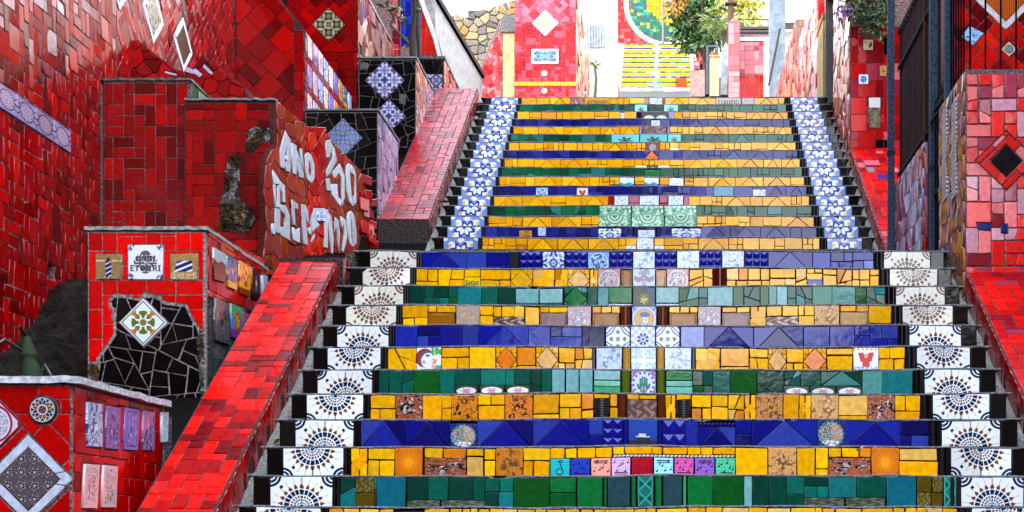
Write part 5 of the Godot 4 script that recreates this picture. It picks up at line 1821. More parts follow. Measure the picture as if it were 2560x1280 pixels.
# broken mortar: an uneven skin over the bare part of a wall
func rough_patch(t: Node, fr: Transform3D, g: PackedVector2Array, ca: Color, cb: Color, depth := 1.0):
	var b := bounds(g)
	var s := 0.011
	var mb := MB.new()
	for j in int(b.size.y / s):
		for i in int(b.size.x / s):
			var o := b.position + Vector2(i, j) * s
			if not Geometry2D.is_point_in_polygon(o + Vector2(s, s) * 0.5, g): continue
			var q := []
			for e in [Vector2(0, 0), Vector2(1, 0), Vector2(1, 1), Vector2(0, 1)]:
				var p: Vector2 = o + e * s
				var h := 0.004 + 0.05 * maxf(0.0, noise.get_noise_2d(p.x * 9.0, p.y * 7.0) + 0.12) + 0.016 * noise.get_noise_2d(p.x * 40.0, p.y * 40.0)
				q.append(fr * Vector3(p.x, p.y, 0.003 + h * depth))
			var f := clampf(0.5 + noise.get_noise_2d(o.x * 6.0 + 9.0, o.y * 6.0) * 1.6 + (o.x - b.get_center().x) / b.size.x * 0.9, 0.0, 1.0)
			var c := ca.lerp(cb, f)
			if depth > 0.5 and noise.get_noise_2d(o.x * 11.0, o.y * 8.0 + 30.0) > 0.3: c = Color(0.38, 0.26, 0.12)
			mb.tri3(q[0], q[1], q[2], c)
			mb.tri3(q[0], q[2], q[3], c)
	put(t, mb, M.stone, "mortar")

const LETTERS := [
	"205 250,241 322,240 408,216 362,197 420,196 530,162 515,166 400", "218 368,241 414,239 557,208 546,206 485,217 472", "198 428,215 434,215 468,198 456",
	"247 340,282 360,285 575,257 560", "286 400,310 470,335 560,335 600,305 590,286 500", "308 380,325 385,335 540,316 470",
	"345 430,368 410,372 470,370 560,384 592,380 628,362 610,350 540", "370 410,392 425,412 500,412 600,392 632,382 626,386 590,393 560,385 480,374 470",
	"497 330,530 315,553 370,545 440,530 400,525 445,497 450", "556 375,576 470,530 560,503 592,505 540,545 460", "502 600,525 596,537 690,505 690",
	"540 640,578 640,585 730,612 760,605 805,585 780,540 710", "575 520,600 495,632 580,632 740,614 800,610 740,610 590,590 560,560 600,545 560",
	"645 520,665 490,680 500,672 560,685 740,700 798,690 800,665 760,650 680", "683 500,700 520,716 570,720 770,704 797,690 735,710 725,706 575,676 555",
	"108 535,155 600,160 640,118 640", "118 643,130 643,134 780,146 785,146 652,161 645,163 812,128 808", "128 815,163 822,163 1000,130 990", "106 930,126 925,128 1010,108 1000",
	"157 610,198 650,200 775,180 770,183 700,160 660", "166 790,205 795,237 870,237 1050,166 1010,166 950,200 955,200 860,166 830",
	"248 750,295 785,295 825,270 815,272 880,274 940,255 935", "258 955,280 975,305 960,308 1070,260 1045",
	"322 785,344 785,362 1083,330 1075", "347 795,365 830,375 930,356 900", "366 962,390 950,390 1010,372 1000",
	"410 815,485 815,485 846,432 846,430 905,450 940,395 990,390 900", "385 1060,415 1000,420 1030,390 1064", "487 820,512 830,512 1105,482 1098",
	"516 850,535 870,553 1040,548 1150,537 1140,525 1000", "556 990,566 880,590 900,600 1000,590 1140,583 1040,572 960",
	"610 875,640 900,655 1020,625 1135,612 1120,635 1010,628 930,612 960", "655 860,680 835,690 850,678 900,682 1030,702 1096,690 1094,672 1070,660 1000", "692 850,706 880,722 1000,722 1070,704 1094,694 1040,690 920"]

func lettered_wall():
	var a := Vector3(-2.65, 0, -11.6)
	var b := Vector3(-2.3, 0, -13.4)
	var fr := splay(a, b)
	var t := thing("lettered_wall", "broken shard wall reading ANO 2000 BEM VINDO in white tile letters", "wall", Vector3(-2.6, 3.4, -11.6))
	var outline := poly_px(fr, "690 252,722 276,766 312,775 318,808 320,818 335,838 362,880 404,900 425,913 470,925 505,934 545,916 570,900 596,892 640,862 636,780 636,702 672,684 690,655 690,655 640,664 560,656 470,664 400,676 372,690 360")
	var mb := MB.new()
	tile(mb, Transform3D(fr.basis, fr.origin - fr.basis.z * 0.03), outline, 0.03, 0.01, Color(0.34, 0.17, 0.15))
	put(t, mb, M.stone, "core")
	var holes := []
	var cols := [[Color(0.5, 0.13, 0.1), 3], [Color(0.42, 0.09, 0.08), 2], [Color(0.54, 0.19, 0.15), 2], [Color(0.56, 0.2, 0.05), 1]]
	var reds := [[Color(0.62, 0.05, 0.04), 3], [Color(0.72, 0.08, 0.04), 2]]
	for s in LETTERS:
		var px := ""
		for w in s.split(","):
			var q = w.split(" ")
			px += ("" if px == "" else ",") + "%f %f" % [640.0 + float(q[0]) / 2.909, 240.0 + float(q[1]) / 2.909]
		var p := poly_px(fr, px)
		holes.append(grown(p, 0.004))
		plain_tile(t, fr, p, Color(0.74, 0.77, 0.8).lerp(Color(0.62, 0.63, 0.64), rng.randf()), "letter_piece", 0.014, 0.002, 0.03)
	var dot := poly_px(fr, "787 530,807 531,807 553,788 552")
	holes.append(grown(dot, 0.004))
	print_tile(t, fr, upright(dot), "blue_scroll", "picture_tile", 0.021)
	var mid := poly_px(fr, "755 315,812 318,810 400,806 470,812 520,808 640,760 640,752 600,768 520,770 440")
	mosaic(t, fr, laid(shards(Rect2(-0.2, 3.2, 2.4, 1.6), 0.13, 0.12), grown(outline, -0.006), holes + [mid], 0.006), cols, {"th": 0.009, "tilt": 0.07, "name": "shard"})
	mosaic(t, fr, laid(shards(Rect2(-0.2, 3.2, 2.4, 1.6), 0.15, 0.09), mid, holes, 0.006), reds, {"th": 0.012, "tilt": 0.08, "name": "red_shard"})
	# broken rear end with loose slips of tile
	var ends := MB.new()
	for k in 16:
		var q := on(fr, rng.randf_range(893, 924), rng.randf_range(410, 640))
		var f2 := Transform3D(fr.basis.rotated(Vector3.UP, rng.randf_range(-0.5, -0.05)).rotated(Vector3.RIGHT, rng.randf_range(-0.3, 0.3)), fr * Vector3(q.x, q.y, rng.randf_range(0.0, 0.05)))
		var m2 := MB.new()
		var s := Vector2(rng.randf_range(0.04, 0.09), rng.randf_range(0.025, 0.05))
		tile(m2, f2, rect(-s.x, -s.y, s.x, s.y), 0.014, 0.003, tone([[Color(0.6, 0.06, 0.06), 3], [Color(0.5, 0.16, 0.18), 2], [Color(0.7, 0.12, 0.06), 1]]))
		put(t, m2, M.glaze, "loose_slip")

func black_pedestals():
	var lil := [[Color(0.42, 0.36, 0.48), 3], [Color(0.5, 0.44, 0.56), 2], [Color(0.34, 0.26, 0.36), 2], [Color(0.52, 0.36, 0.4), 1]]
	# first: blue patterned diamond
	var d := 15.3
	var t := thing("pedestal", "black shard pedestal with a blue patterned diamond behind the lettered wall", "pedestal", Vector3(-2.9, 4.1, -d))
	block(t, Vector3(-3.23, 3.6, -16.5), Vector3(-2.57, 5.46, -d), Color(0.5, 0.48, 0.47))
	coping(t, -3.23, -2.57, d, 16.5, 5.49, 0.016, 0.012, Color(0.38, 0.38, 0.38))
	var fr := front(d)
	var c := on(fr, 858, 345)
	var dm := diamond(c, 0.172)
	mosaic(t, fr, laid(cracked(Rect2(-3.25, 4.1, 0.7, 1.4), 60), rect(-3.225, 4.2, -2.575, 5.455), [grown(dm, 0.004)], 0.006), BLACKS, {"name": "black_shard", "tilt": 0.03, "th": 0.005})
	for k in 4:
		var q := [Vector2(0, -1), Vector2(1, 0), Vector2(0, 1), Vector2(-1, 0)]
		var mid: Vector2 = c + q[k] * 0.086
		print_tile(t, fr, grown(diamond(mid, 0.086), -0.0015), "blue_map", "patterned_tile", 0.015)
	mosaic(t, face_r(-2.57), laid(shards(Rect2(d, 4.0, 1.3, 1.6), 0.1, 0.16), rect(d + 0.01, 4.2, 16.45, 5.455), [], 0.005), lil, {"name": "side_tile", "tilt": 0.06})
	# second: two grey violet diamonds
	d = 17.7
	t = thing("pedestal", "taller black shard pedestal with two grey violet diamonds, one above the other", "pedestal", Vector3(-2.9, 5.4, -d))
	block(t, Vector3(-3.175, 5.0, -19.0), Vector3(-2.57, 6.62, -d), Color(0.5, 0.48, 0.47))
	coping(t, -3.175, -2.57, d, 19.0, 6.65, 0.016, 0.012, Color(0.4, 0.42, 0.42))
	fr = front(d)
	var holes := []
	for p in [[962, 201, 0.205], [972, 291, 0.175]]:
		c = on(fr, p[0], p[1])
		holes.append(grown(diamond(c, p[2]), 0.003))
		for q in [Vector2(0, -1), Vector2(1, 0), Vector2(0, 1), Vector2(-1, 0)]:
			print_tile(t, fr, grown(diamond(c + q * p[2] * 0.5, p[2] * 0.5), -0.0012), "lilac_a", "patterned_tile", 0.015)
	for p in ["902 158,918 158,918 174,902 174", "1000 236,1014 238,1012 262,1000 258"]:
		var q := poly_px(fr, p)
		holes.append(grown(q, 0.003))
		plain_tile(t, fr, q, Color(0.32, 0.33, 0.32), "grey_tile", 0.014)
	mosaic(t, fr, laid(cracked(Rect2(-3.2, 5.2, 0.7, 1.5), 70), rect(-3.17, 5.4, -2.575, 6.615), holes, 0.006), BLACKS, {"name": "black_shard", "tilt": 0.03, "th": 0.005})
	mosaic(t, face_r(-2.57), laid(shards(Rect2(d, 5.0, 1.4, 1.7), 0.08, 0.22), rect(d + 0.01, 5.2, 18.95, 6.615), [], 0.005), [[Color(0.62, 0.4, 0.34), 2], [Color(0.5, 0.36, 0.42), 2], [Color(0.66, 0.5, 0.5), 1], [Color(0.6, 0.3, 0.12), 1]], {"name": "side_tile", "tilt": 0.08})
	# third: violet panel over red tiles
	d = 20.0
	t = thing("pedestal", "pedestal with a square violet panel over red tiles beneath the white sloping wall", "pedestal", Vector3(-2.85, 6.6, -d))
	block(t, Vector3(-3.2, 6.0, -23.0), Vector3(-2.57, 7.28, -d), Color(0.4, 0.34, 0.32))
	coping(t, -3.2, -2.57, d, 23.0, 7.31, 0.03, 0.012, Color(0.2, 0.19, 0.19))
	fr = front(d)
	holes = []
	for i in 2:
		for j in 2:
			var q := rect(-2.875 + i * 0.142, 6.81 + j * 0.142, -2.735 + i * 0.142, 6.95 + j * 0.142)
			print_tile(t, fr, q, "lilac_b", "patterned_tile")
	holes.append(rect(-2.88, 6.805, -2.588, 7.097))
	mosaic(t, fr, laid(basket(Rect2(-3.2, 6.3, 0.62, 0.5), 0.075), rect(-3.19, 6.3, -2.58, 6.8), [], 0.005), REDS)
	mosaic(t, fr, laid(cracked(Rect2(-3.2, 6.8, 0.7, 0.6), 26), rect(-3.19, 6.81, -2.58, 7.27), holes, 0.005), BLACKS, {"name": "black_shard"})
	mosaic(t, face_r(-2.57), laid(shards(Rect2(d, 6.0, 3.0, 1.4), 0.1, 0.2), rect(d + 0.01, 6.2, 22.95, 7.275), [], 0.005), [[Color(0.64, 0.34, 0.3), 2], [Color(0.56, 0.24, 0.24), 2], [Color(0.68, 0.46, 0.44), 2], [Color(0.62, 0.4, 0.16), 1]], {"name": "side_tile", "tilt": 0.09})

func upper_left_walls():
	# front wall with tiles laid on the diagonal, its side hung with picture tiles
	var d := 15.42
	var t := thing("terrace_wall", "red wall of diagonal tiles whose side face carries rows of small picture tiles", "wall", Vector3(-3.6, 4.5, -d))
	var fr := front(d)
	var outline := PackedVector2Array([Vector2(-3.9, 4.0), Vector2(-3.26, 4.0), Vector2(-3.26, 6.24), Vector2(-3.5, 6.55), Vector2(-3.9, 7.1)])
	var mb := MB.new()
	tile(mb, Transform3D(fr.basis, fr.origin - Vector3(0, 0, 2.45)), outline, 2.45, 0.004, GROUT_D.lightened(0.1))
	put(t, mb, M.stone, "core")
	mosaic(t, fr, laid(turned_basket(Rect2(-3.9, 4.6, 0.62, 2.5), 0.1, PI / 4, 0.4), PackedVector2Array([Vector2(-3.89, 4.6), Vector2(-3.36, 4.6), Vector2(-3.36, 6.34), Vector2(-3.5, 6.53), Vector2(-3.89, 7.08)]), [], 0.005) + laid(basket(Rect2(-3.355, 4.6, 0.1, 1.7), 0.09), rect(-3.355, 4.6, -3.265, 6.24), [], 0.005), DEEP, {"th": 0.011})
	var f2 := face_r(-3.26)
	var holes := []
	var cells_ := ["saint", "pale_a", "violet_c", "tan_a", "pale_b", "gold_bird", "blue_scroll", "sketch_a", "poster_dance", "grey_orange", "violet_b", "silver_pink"]
	for row in 4:
		for k in 9:
			var u := d + 0.1 + k * 0.25
			var v := 5.22 + row * 0.27
			var q := rect(u, v, u + 0.17, v + 0.2)
			holes.append(grown(q, 0.004))
			print_tile(t, f2, q, cells_[(k * 5 + row * 7) % cells_.size()], "picture_tile")
	mosaic(t, f2, laid(basket(Rect2(d, 5.0, 2.5, 1.3), 0.07), rect(d + 0.01, 5.0, d + 2.43, 6.235), holes, 0.005), DEEP, {"name": "side_tile"})
	# dark gutter edge and the next wall with the large diamond
	d = 17.9
	t = thing("terrace_wall", "red wall with one large cream scroll diamond above the black pedestals", "wall", Vector3(-3.6, 5.5, -d))
	fr = front(d)
	block(t, Vector3(-4.6, 5.0, -20.3), Vector3(-3.22, 7.5, -d), GROUT_D)
	block(t, Vector3(-4.6, 7.5, -20.2), Vector3(-3.9, 9.6, -d - 0.02), GROUT_D, "upper_core")
	var c := on(fr, 822, 62)
	var dm := diamond(c, 0.175)
	for q in [Vector2(0, -1), Vector2(1, 0), Vector2(0, 1), Vector2(-1, 0)]:
		print_tile(t, fr, grown(diamond(c + q * 0.0875, 0.0875), -0.001), "stone_cross", "patterned_tile", 0.013)
	mosaic(t, fr, laid(turned_basket(Rect2(-4.0, 6.2, 0.8, 1.35), 0.09, PI / 4, 0.4), rect(-3.98, 6.75, -3.225, 7.49), [grown(dm, 0.004)], 0.005) + laid(basket(Rect2(-3.98, 5.4, 0.8, 1.4), 0.09), rect(-3.98, 5.4, -3.225, 6.745), [], 0.005), DEEP, {"th": 0.011})
	mosaic(t, face_r(-3.22), laid(shards(Rect2(d, 6.2, 2.4, 1.3), 0.12, 0.28), rect(d + 0.01, 6.2, 20.28, 7.49), [], 0.005), [[Color(0.5, 0.3, 0.24), 2], [Color(0.62, 0.44, 0.36), 2], [Color(0.45, 0.36, 0.36), 1], [Color(0.56, 0.18, 0.14), 1]], {"name": "side_tile", "tilt": 0.1})
	coping(t, -4.6, -3.22, d, 20.3, 7.53, 0.03, 0.015, Color(0.5, 0.45, 0.4))
	# blue and red patch of wall at the back
	d = 20.35
	t = thing("mosaic_wall", "blue and red mosaic wall with a white curve behind the thin tree", "wall", Vector3(-3.0, 7.3, -d))
	fr = front(d)
	var edge := poly_px(fr, "905 150,905 -45,1046 -45,1064 10,1080 55,1094 95,1106 150")
	var cm := MB.new()
	tile(cm, Transform3D(fr.basis, fr.origin - Vector3(0, 0, 0.14)), edge, 0.14, 0.004, GROUT)
	put(t, cm, M.stone, "core")
	var blue := rect(fx(1002, d), fy(118, d), fx(1052, d), 8.58)
	mosaic(t, fr, laid(basket(Rect2(-3.6, 7.3, 1.1, 1.4), 0.085), blue, [], 0.006), [[Color(0.06, 0.12, 0.5), 3], [Color(0.1, 0.22, 0.62), 2], [Color(0.08, 0.06, 0.3), 1]], {"name": "blue_tile"})
	mosaic(t, fr, laid(basket(Rect2(-3.6, 7.3, 1.1, 1.4), 0.085), rect(fx(980, d), 7.33, blue[0].x - 0.004, 8.58), [], 0.006), PINKS)
	var curve := poly_px(fr, "1034 -44,1045 -44,1063 10,1079 55,1093 95,1105 148,1096 148,1083 98,1068 58,1052 14")
	plain_tile(t, fr, curve, Color(0.82, 0.78, 0.74), "white_curve", 0.02)
	mosaic(t, fr, laid(basket(Rect2(-3.6, 7.3, 1.1, 1.4), 0.085), poly_px(fr, "1054 138,1054 -44,1030 -44,1051 14,1067 58,1082 98,1094 138"), [grown(curve, 0.004), grown(blue, 0.003)], 0.006), [[Color(0.72, 0.08, 0.06), 3], [Color(0.8, 0.14, 0.08), 1]], {"name": "red_tile"})

# ---------------------------------------------------------------- right: pillar, gates, walls
const STREAK := [[Color(0.66, 0.32, 0.26), 3], [Color(0.72, 0.46, 0.38), 2], [Color(0.62, 0.2, 0.18), 2], [Color(0.6, 0.4, 0.4), 1], [Color(0.78, 0.62, 0.36), 0.6]]
const IRON := Color(0.06, 0.06, 0.075)
const STEEL := Color(0.22, 0.27, 0.33)

func bar(mb: MB, a: Vector3, b: Vector3, r: float, col: Color, sides := 6):
	mb.tube([a, b], [r, r], sides, col)

func build_right_side():
	pillar()
	low_walls()
	iron_gates()
	far_right_walls()

func pillar():
	var d := 10.8
	var x0 := 1.963
	var top := 4.6
	var t := thing("pillar", "broad red and pink mosaic pillar with a black diamond tile", "pillar", Vector3(2.5, 3.2, -d))
	block(t, Vector3(x0, 2.6, -11.76), Vector3(3.3, top, -d), Color(0.5, 0.42, 0.44))
	var fr := front(d)
	var holes := []
	var c := on(fr, 2515, 402)
	var dm := diamond(c, 0.098)
	holes.append(grown(dm, 0.004))
	plain_tile(t, fr, dm, Color(0.06, 0.065, 0.07), "black_diamond", 0.014)
	for s in ["2443 558,2478 560,2476 576,2446 574", "2504 562,2517 562,2518 582,2503 582"]:
		var q := poly_px(fr, s)
		holes.append(grown(q, 0.003))
		plain_tile(t, fr, q, Color(0.08, 0.16, 0.4), "blue_chip", 0.012)
	var big := rect(x0 + 0.004, 3.0, 3.29, top - 0.03)
	var around := diamond(c, 0.2, 0.19)
	var list := laid(basket(Rect2(x0, 3.0, 1.4, 1.65), 0.083, 0.16, 0.1), big, holes + [around], 0.007)
	list.append_array(laid(turned_basket(Rect2(c.x - 0.35, c.y - 0.35, 0.7, 0.7), 0.1, PI / 4, 0.25), around, holes, 0.007))
	var mixed := []
	for p in list:
		if area_of(p) > 0.008 and rng.randf() < 0.4:
			for e in crazy(p, 2):
				for e2 in Geometry2D.offset_polygon(ccw(e), -0.0022, Geometry2D.JOIN_MITER):
					if area_of(e2) > 0.0004: mixed.append(ccw(e2))
		else:
			mixed.append(p)
	list = mixed
	mosaic(t, fr, list, [[Color(0.86, 0.14, 0.12), 3.6], [Color(0.6, 0.2, 0.28), 2.2], [Color(0.88, 0.46, 0.46), 2.0], [Color(0.78, 0.08, 0.08), 1.4], [Color(0.78, 0.54, 0.6), 1.4], [Color(0.48, 0.1, 0.16), 0.6]], {"tilt": 0.03, "th": 0.01, "bev": 0.003, "mat": M.gloss})
	# narrow side with roped strips
	var f2 := face_l(x0)
	var h2 := []
	for s in ["2362 500,2368 270,2372 270,2366 505", "2386 262,2390 258,2396 490,2391 488"]:
		var q := poly_px(f2, s)
		h2.append(grown(q, 0.004))
		var b := bounds(q)
		var mb := MB.new()
		var n := int(b.size.y / 0.03)
		for k in n:
			var y := b.position.y + b.size.y * k / n
			tile(mb, f2, PackedVector2Array([Vector2(b.position.x, y), Vector2(b.end.x, y + 0.012), Vector2(b.end.x, y + 0.036), Vector2(b.position.x, y + 0.024)]), 0.022, 0.006, Color(0.7, 0.72, 0.74))
		put(t, mb, M.glaze, "roped_strip")
	mosaic(t, f2, laid(shards(Rect2(-11.76, 3.0, 0.96, 1.6), 0.11, 0.15, 0.3), rect(-11.755, 3.1, -10.81, top - 0.02), h2, 0.006), [[Color(0.52, 0.31, 0.2), 3], [Color(0.6, 0.34, 0.12), 2], [Color(0.5, 0.3, 0.34), 2], [Color(0.4, 0.2, 0.19), 1.4], [Color(0.72, 0.5, 0.08), 0.4], [Color(0.18, 0.18, 0.44), 0.2]], {"name": "side_tile", "tilt": 0.07, "th": 0.013})

func low_walls():
	# wall beyond the small gate, its end column of pink tiles
	var x := 2.045
	var t := thing("side_wall", "violet brown mosaic wall under the iron sheets, with an end column of pink tiles", "wall", Vector3(2.1, 3.4, -13.0))
	block(t, Vector3(x, 3.0, -14.9), Vector3(2.2, 4.65, -13.0), Color(0.36, 0.28, 0.3))
	mosaic(t, face_l(x), laid(shards(Rect2(-14.9, 3.3, 1.9, 1.35), 0.12, 0.16, 0.25), rect(-14.9, 3.3, -13.005, 4.645), [], 0.006), [[Color(0.5, 0.28, 0.34), 3], [Color(0.58, 0.4, 0.47), 2.4], [Color(0.6, 0.53, 0.64), 1.8], [Color(0.52, 0.6, 0.66), 0.9], [Color(0.46, 0.18, 0.17), 1.2], [Color(0.3, 0.42, 0.66), 0.25]], {"name": "side_tile", "tilt": 0.06, "th": 0.012})
	var fr := front(13.0)
	var y := 3.75
	var k := 0
	while y < 4.62:
		var c: Color = [Color(0.62, 0.08, 0.06), Color(0.6, 0.3, 0.34), Color(0.72, 0.4, 0.38), Color(0.56, 0.26, 0.32), Color(0.74, 0.46, 0.46), Color(0.6, 0.5, 0.52)][k % 6]
		plain_tile(t, fr, rect(x + 0.002, y, x + 0.06, minf(4.645, y + 0.158)), c, "end_tile", 0.012, 0.004)
		y += 0.163
		k += 1
	# front wall at the head of the upper right ramp
	var d := 17.3
	t = thing("garden_wall", "red mosaic wall under the flowering shrub, with a small blue disc tile and a tall cathedral tile", "wall", Vector3(2.4, 5.4, -d))
	block(t, Vector3(1.958, 4.9, -18.0), Vector3(3.2, 6.85, -d), Color(0.42, 0.3, 0.3))
	fr = front(d)
	var holes := []
	for p in [["gold_bird", "2158 100,2182 100,2182 125,2158 126"], ["blue_disc", "2147 187,2170 187,2170 210,2147 211"], ["tan_a", "2199 165,2216 165,2216 191,2199 191"], ["cathedral", "2172 245,2200 245,2200 320,2174 320"]]:
		var q := upright(poly_px(fr, p[1]))
		holes.append(grown(q, 0.004))
		print_tile(t, fr, q, p[0], "picture_tile", 0.013)
	var cols := [[Color(0.66, 0.06, 0.07), 4], [Color(0.56, 0.12, 0.2), 2], [Color(0.74, 0.14, 0.14), 2], [Color(0.5, 0.05, 0.08), 1.4], [Color(0.72, 0.36, 0.36), 0.7], [Color(0.05, 0.04, 0.05), 0.25]]
	mosaic(t, fr, laid(basket(Rect2(1.95, 5.5, 0.8, 1.35), 0.088, 0.2, 0.16), rect(1.964, 5.5, 2.7, 6.84), holes, 0.006), cols, {"tilt": 0.03})
	# red wall with the orange diamond behind the railing
	d = 13.9
	t = thing("courtyard_wall", "red wall of diagonal tiles with a white edged orange diamond behind the iron railing", "wall", Vector3(3.2, 3.0, -d))
	block(t, Vector3(2.36, 2.8, -14.6), Vector3(5.5, 8.5, -d), Color(0.55, 0.4, 0.36))
	fr = front(d)
	holes = []
	var c := on(fr, 2514, -38)
	var o := diamond(c, 0.375)
	var inn := diamond(c, 0.31)
	holes.append(grown(o, 0.004))
	for s in 4:
		plain_tile(t, fr, PackedVector2Array([o[s], o[(s + 1) % 4], inn[(s + 1) % 4], inn[s]]), Color(0.82, 0.8, 0.8), "white_border")
	for i in 2:
		for j in 2:
			var q: Vector2 = c + Vector2(0, (i + j - 1) * 0.152) + Vector2((i - j) * 0.152, 0)
			print_tile(t, fr, grown(diamond(q, 0.152), -0.001), "orange_grid", "patterned_tile")
	var sc := on(fr, 2522, 124)
	holes.append(diamond(sc, 0.066))
	print_tile(t, fr, diamond(sc, 0.062), "star_tile", "patterned_tile", 0.013)
	var sq := upright(poly_px(fr, "2424 66,2458 84,2432 114,2404 92"))
	holes.append(grown(sq, 0.003))
	print_tile(t, fr, sq, "sign_blue", "picture_tile", 0.014)
	mosaic(t, fr, laid(turned_basket(Rect2(2.36, 4.7, 1.8, 1.9), 0.078, PI / 4, 0.25), rect(2.365, 4.7, 4.1, 6.6), holes, 0.008), [[Color(0.78, 0.07, 0.05), 3], [Color(0.42, 0.04, 0.08), 3], [Color(0.86, 0.12, 0.07), 1.5], [Color(0.56, 0.05, 0.1), 1.5]], {"tilt": 0.012})

func iron_gates():
	# railing on the pillar: one run along the front, one along the side
	var t := thing("iron_railing", "black iron railing of upright bars standing on the pink mosaic pillar", "railing", Vector3(2.5, 4.6, -10.95))
	var mb := MB.new()
	mb.box(Vector3(2.0, 4.607, -10.99), Vector3(3.3, 4.632, -10.95), IRON)
	mb.box(Vector3(1.98, 4.607, -11.76), Vector3(2.02, 4.632, -10.995), IRON)
	put(t, mb, M.iron, "bottom_rail")
	for k in 13:
		mb = MB.new()
		var x := 2.025 + k * 0.1
		bar(mb, Vector3(x, 4.62, -10.97), Vector3(x, 6.6, -10.97), 0.0075, IRON)
		put(t, mb, M.iron, "bar")
	for k in 8:
		mb = MB.new()
		bar(mb, Vector3(2.0, 4.62, -11.06 - k * 0.095), Vector3(2.0, 6.6, -11.06 - k * 0.095), 0.0075, IRON)
		put(t, mb, M.iron, "bar")
	mb = MB.new()
	mb.box(Vector3(1.97, 6.58, -11.76), Vector3(3.3, 6.61, -10.95), IRON)
	put(t, mb, M.iron, "top_rail")
	# steel posts
	for p in [[2.0, 11.62, 0.032, 3.3, 6.8, "slim blue grey steel post at the corner of the railing"], [2.02, 12.42, 0.028, 3.4, 6.8, "blue grey steel post between the small gate and the iron sheets"], [2.0, 14.55, 0.028, 4.0, 7.6, "weathered blue grey steel post at the far end of the iron sheets"]]:
		var s := thing("steel_post", p[5], "post", Vector3(p[0], p[3], -p[1]), "steel posts of the fence")
		mb = MB.new()
		mb.box(Vector3(p[0] - p[2], p[3], -p[1] - p[2]), Vector3(p[0] + p[2], p[4], -p[1] + p[2]), STEEL)
		put(s, mb, M.iron, "shaft")
		mb = MB.new()
		mb.box(Vector3(p[0] - p[2] - 0.006, p[3] + 0.9, -p[1] - p[2] - 0.006), Vector3(p[0] + p[2] + 0.006, p[3] + 0.93, -p[1] + p[2] + 0.006), STEEL.darkened(0.3))
		put(s, mb, M.iron, "clamp")
	# corrugated sheets over the violet wall
	t = thing("sheet_fence", "dark corrugated iron sheet fence standing on the violet brown wall", "fence", Vector3(2.1, 4.65, -13.5))
	var n := 74
	mb = MB.new()
	for k in n:
		var da := 12.46 + 2.05 * k / n
		var db := 12.46 + 2.05 * (k + 1) / n
		var xa := 2.075 + 0.012 * (0.5 if k % 4 < 2 else -0.5)
		var xb := 2.075 + 0.012 * (0.5 if (k + 1) % 4 < 2 else -0.5)
		var y0 := 4.66 if da > 13.0 else 3.6
		var c := Color(0.13, 0.11, 0.13).lerp(Color(0.22, 0.12, 0.12), clampf(noise.get_noise_1d(k * 0.7) + 0.35, 0, 1))
		mb.quad(Vector3(xb, y0, -db), Vector3(xa, y0, -da), Vector3(xa, 5.95, -da), Vector3(xb, 5.95, -db), c)
		mb.quad(Vector3(xa + 0.003, y0, -da), Vector3(xb + 0.003, y0, -db), Vector3(xb + 0.003, 5.95, -db), Vector3(xa + 0.003, 5.95, -da), c)
	put(t, mb, M.iron, "corrugated_sheet")
	for y in [5.93, 5.62, 4.7]:
		mb = MB.new()
		mb.box(Vector3(2.052, y, -14.52), Vector3(2.062, y + 0.035, -12.46), IRON)
		put(t, mb, M.iron, "rail")
	mb = MB.new()
	mb.box(Vector3(2.045, 3.6, -13.02 - 0.02), Vector3(2.062, 5.95, -13.02), Color(0.3, 0.18, 0.1))
	put(t, mb, M.iron, "rusty_edge")
	# small gate between the pillar and the violet wall
	t = thing("iron_gate", "narrow dark iron gate of bars between the pillar and the violet wall", "gate", Vector3(2.03, 3.45, -12.1))
	mb = MB.new()
	for y in [3.5, 4.1, 4.72]:
		mb.box(Vector3(2.015, y, -12.38), Vector3(2.04, y + 0.035, -11.8), IRON)
	put(t, mb, M.iron, "gate_frame")
	for k in 8:
		mb = MB.new()
		mb.box(Vector3(2.02, 3.45, -11.84 - k * 0.07 - 0.02), Vector3(2.036, 4.8, -11.84 - k * 0.07), IRON)
		put(t, mb, M.iron, "bar")
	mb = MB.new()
	mb.box(Vector3(2.05, 3.4, -12.4), Vector3(2.06, 4.9, -11.78), Color(0.13, 0.11, 0.13))  # dark sheet painting in the shade of the gap behind the bars
	put(t, mb, M.iron, "gap_shade_sheet")
	t = thing("gate_hinge_strut", "rusty slanting strut leaning on the top of the small iron gate", "strut", Vector3(2.0, 4.7, -12.3))
	mb = MB.new()
	mb.tube([at_px(2378, 258, 11.3), at_px(2420, 172, 11.0)], [0.008, 0.008], 6, Color(0.2, 0.12, 0.1))
	mb.tube([at_px(2318, 320, 12.6), at_px(2372, 245, 11.6)], [0.012, 0.012], 6, Color(0.16, 0.1, 0.09))
	put(t, mb, M.iron, "rod")

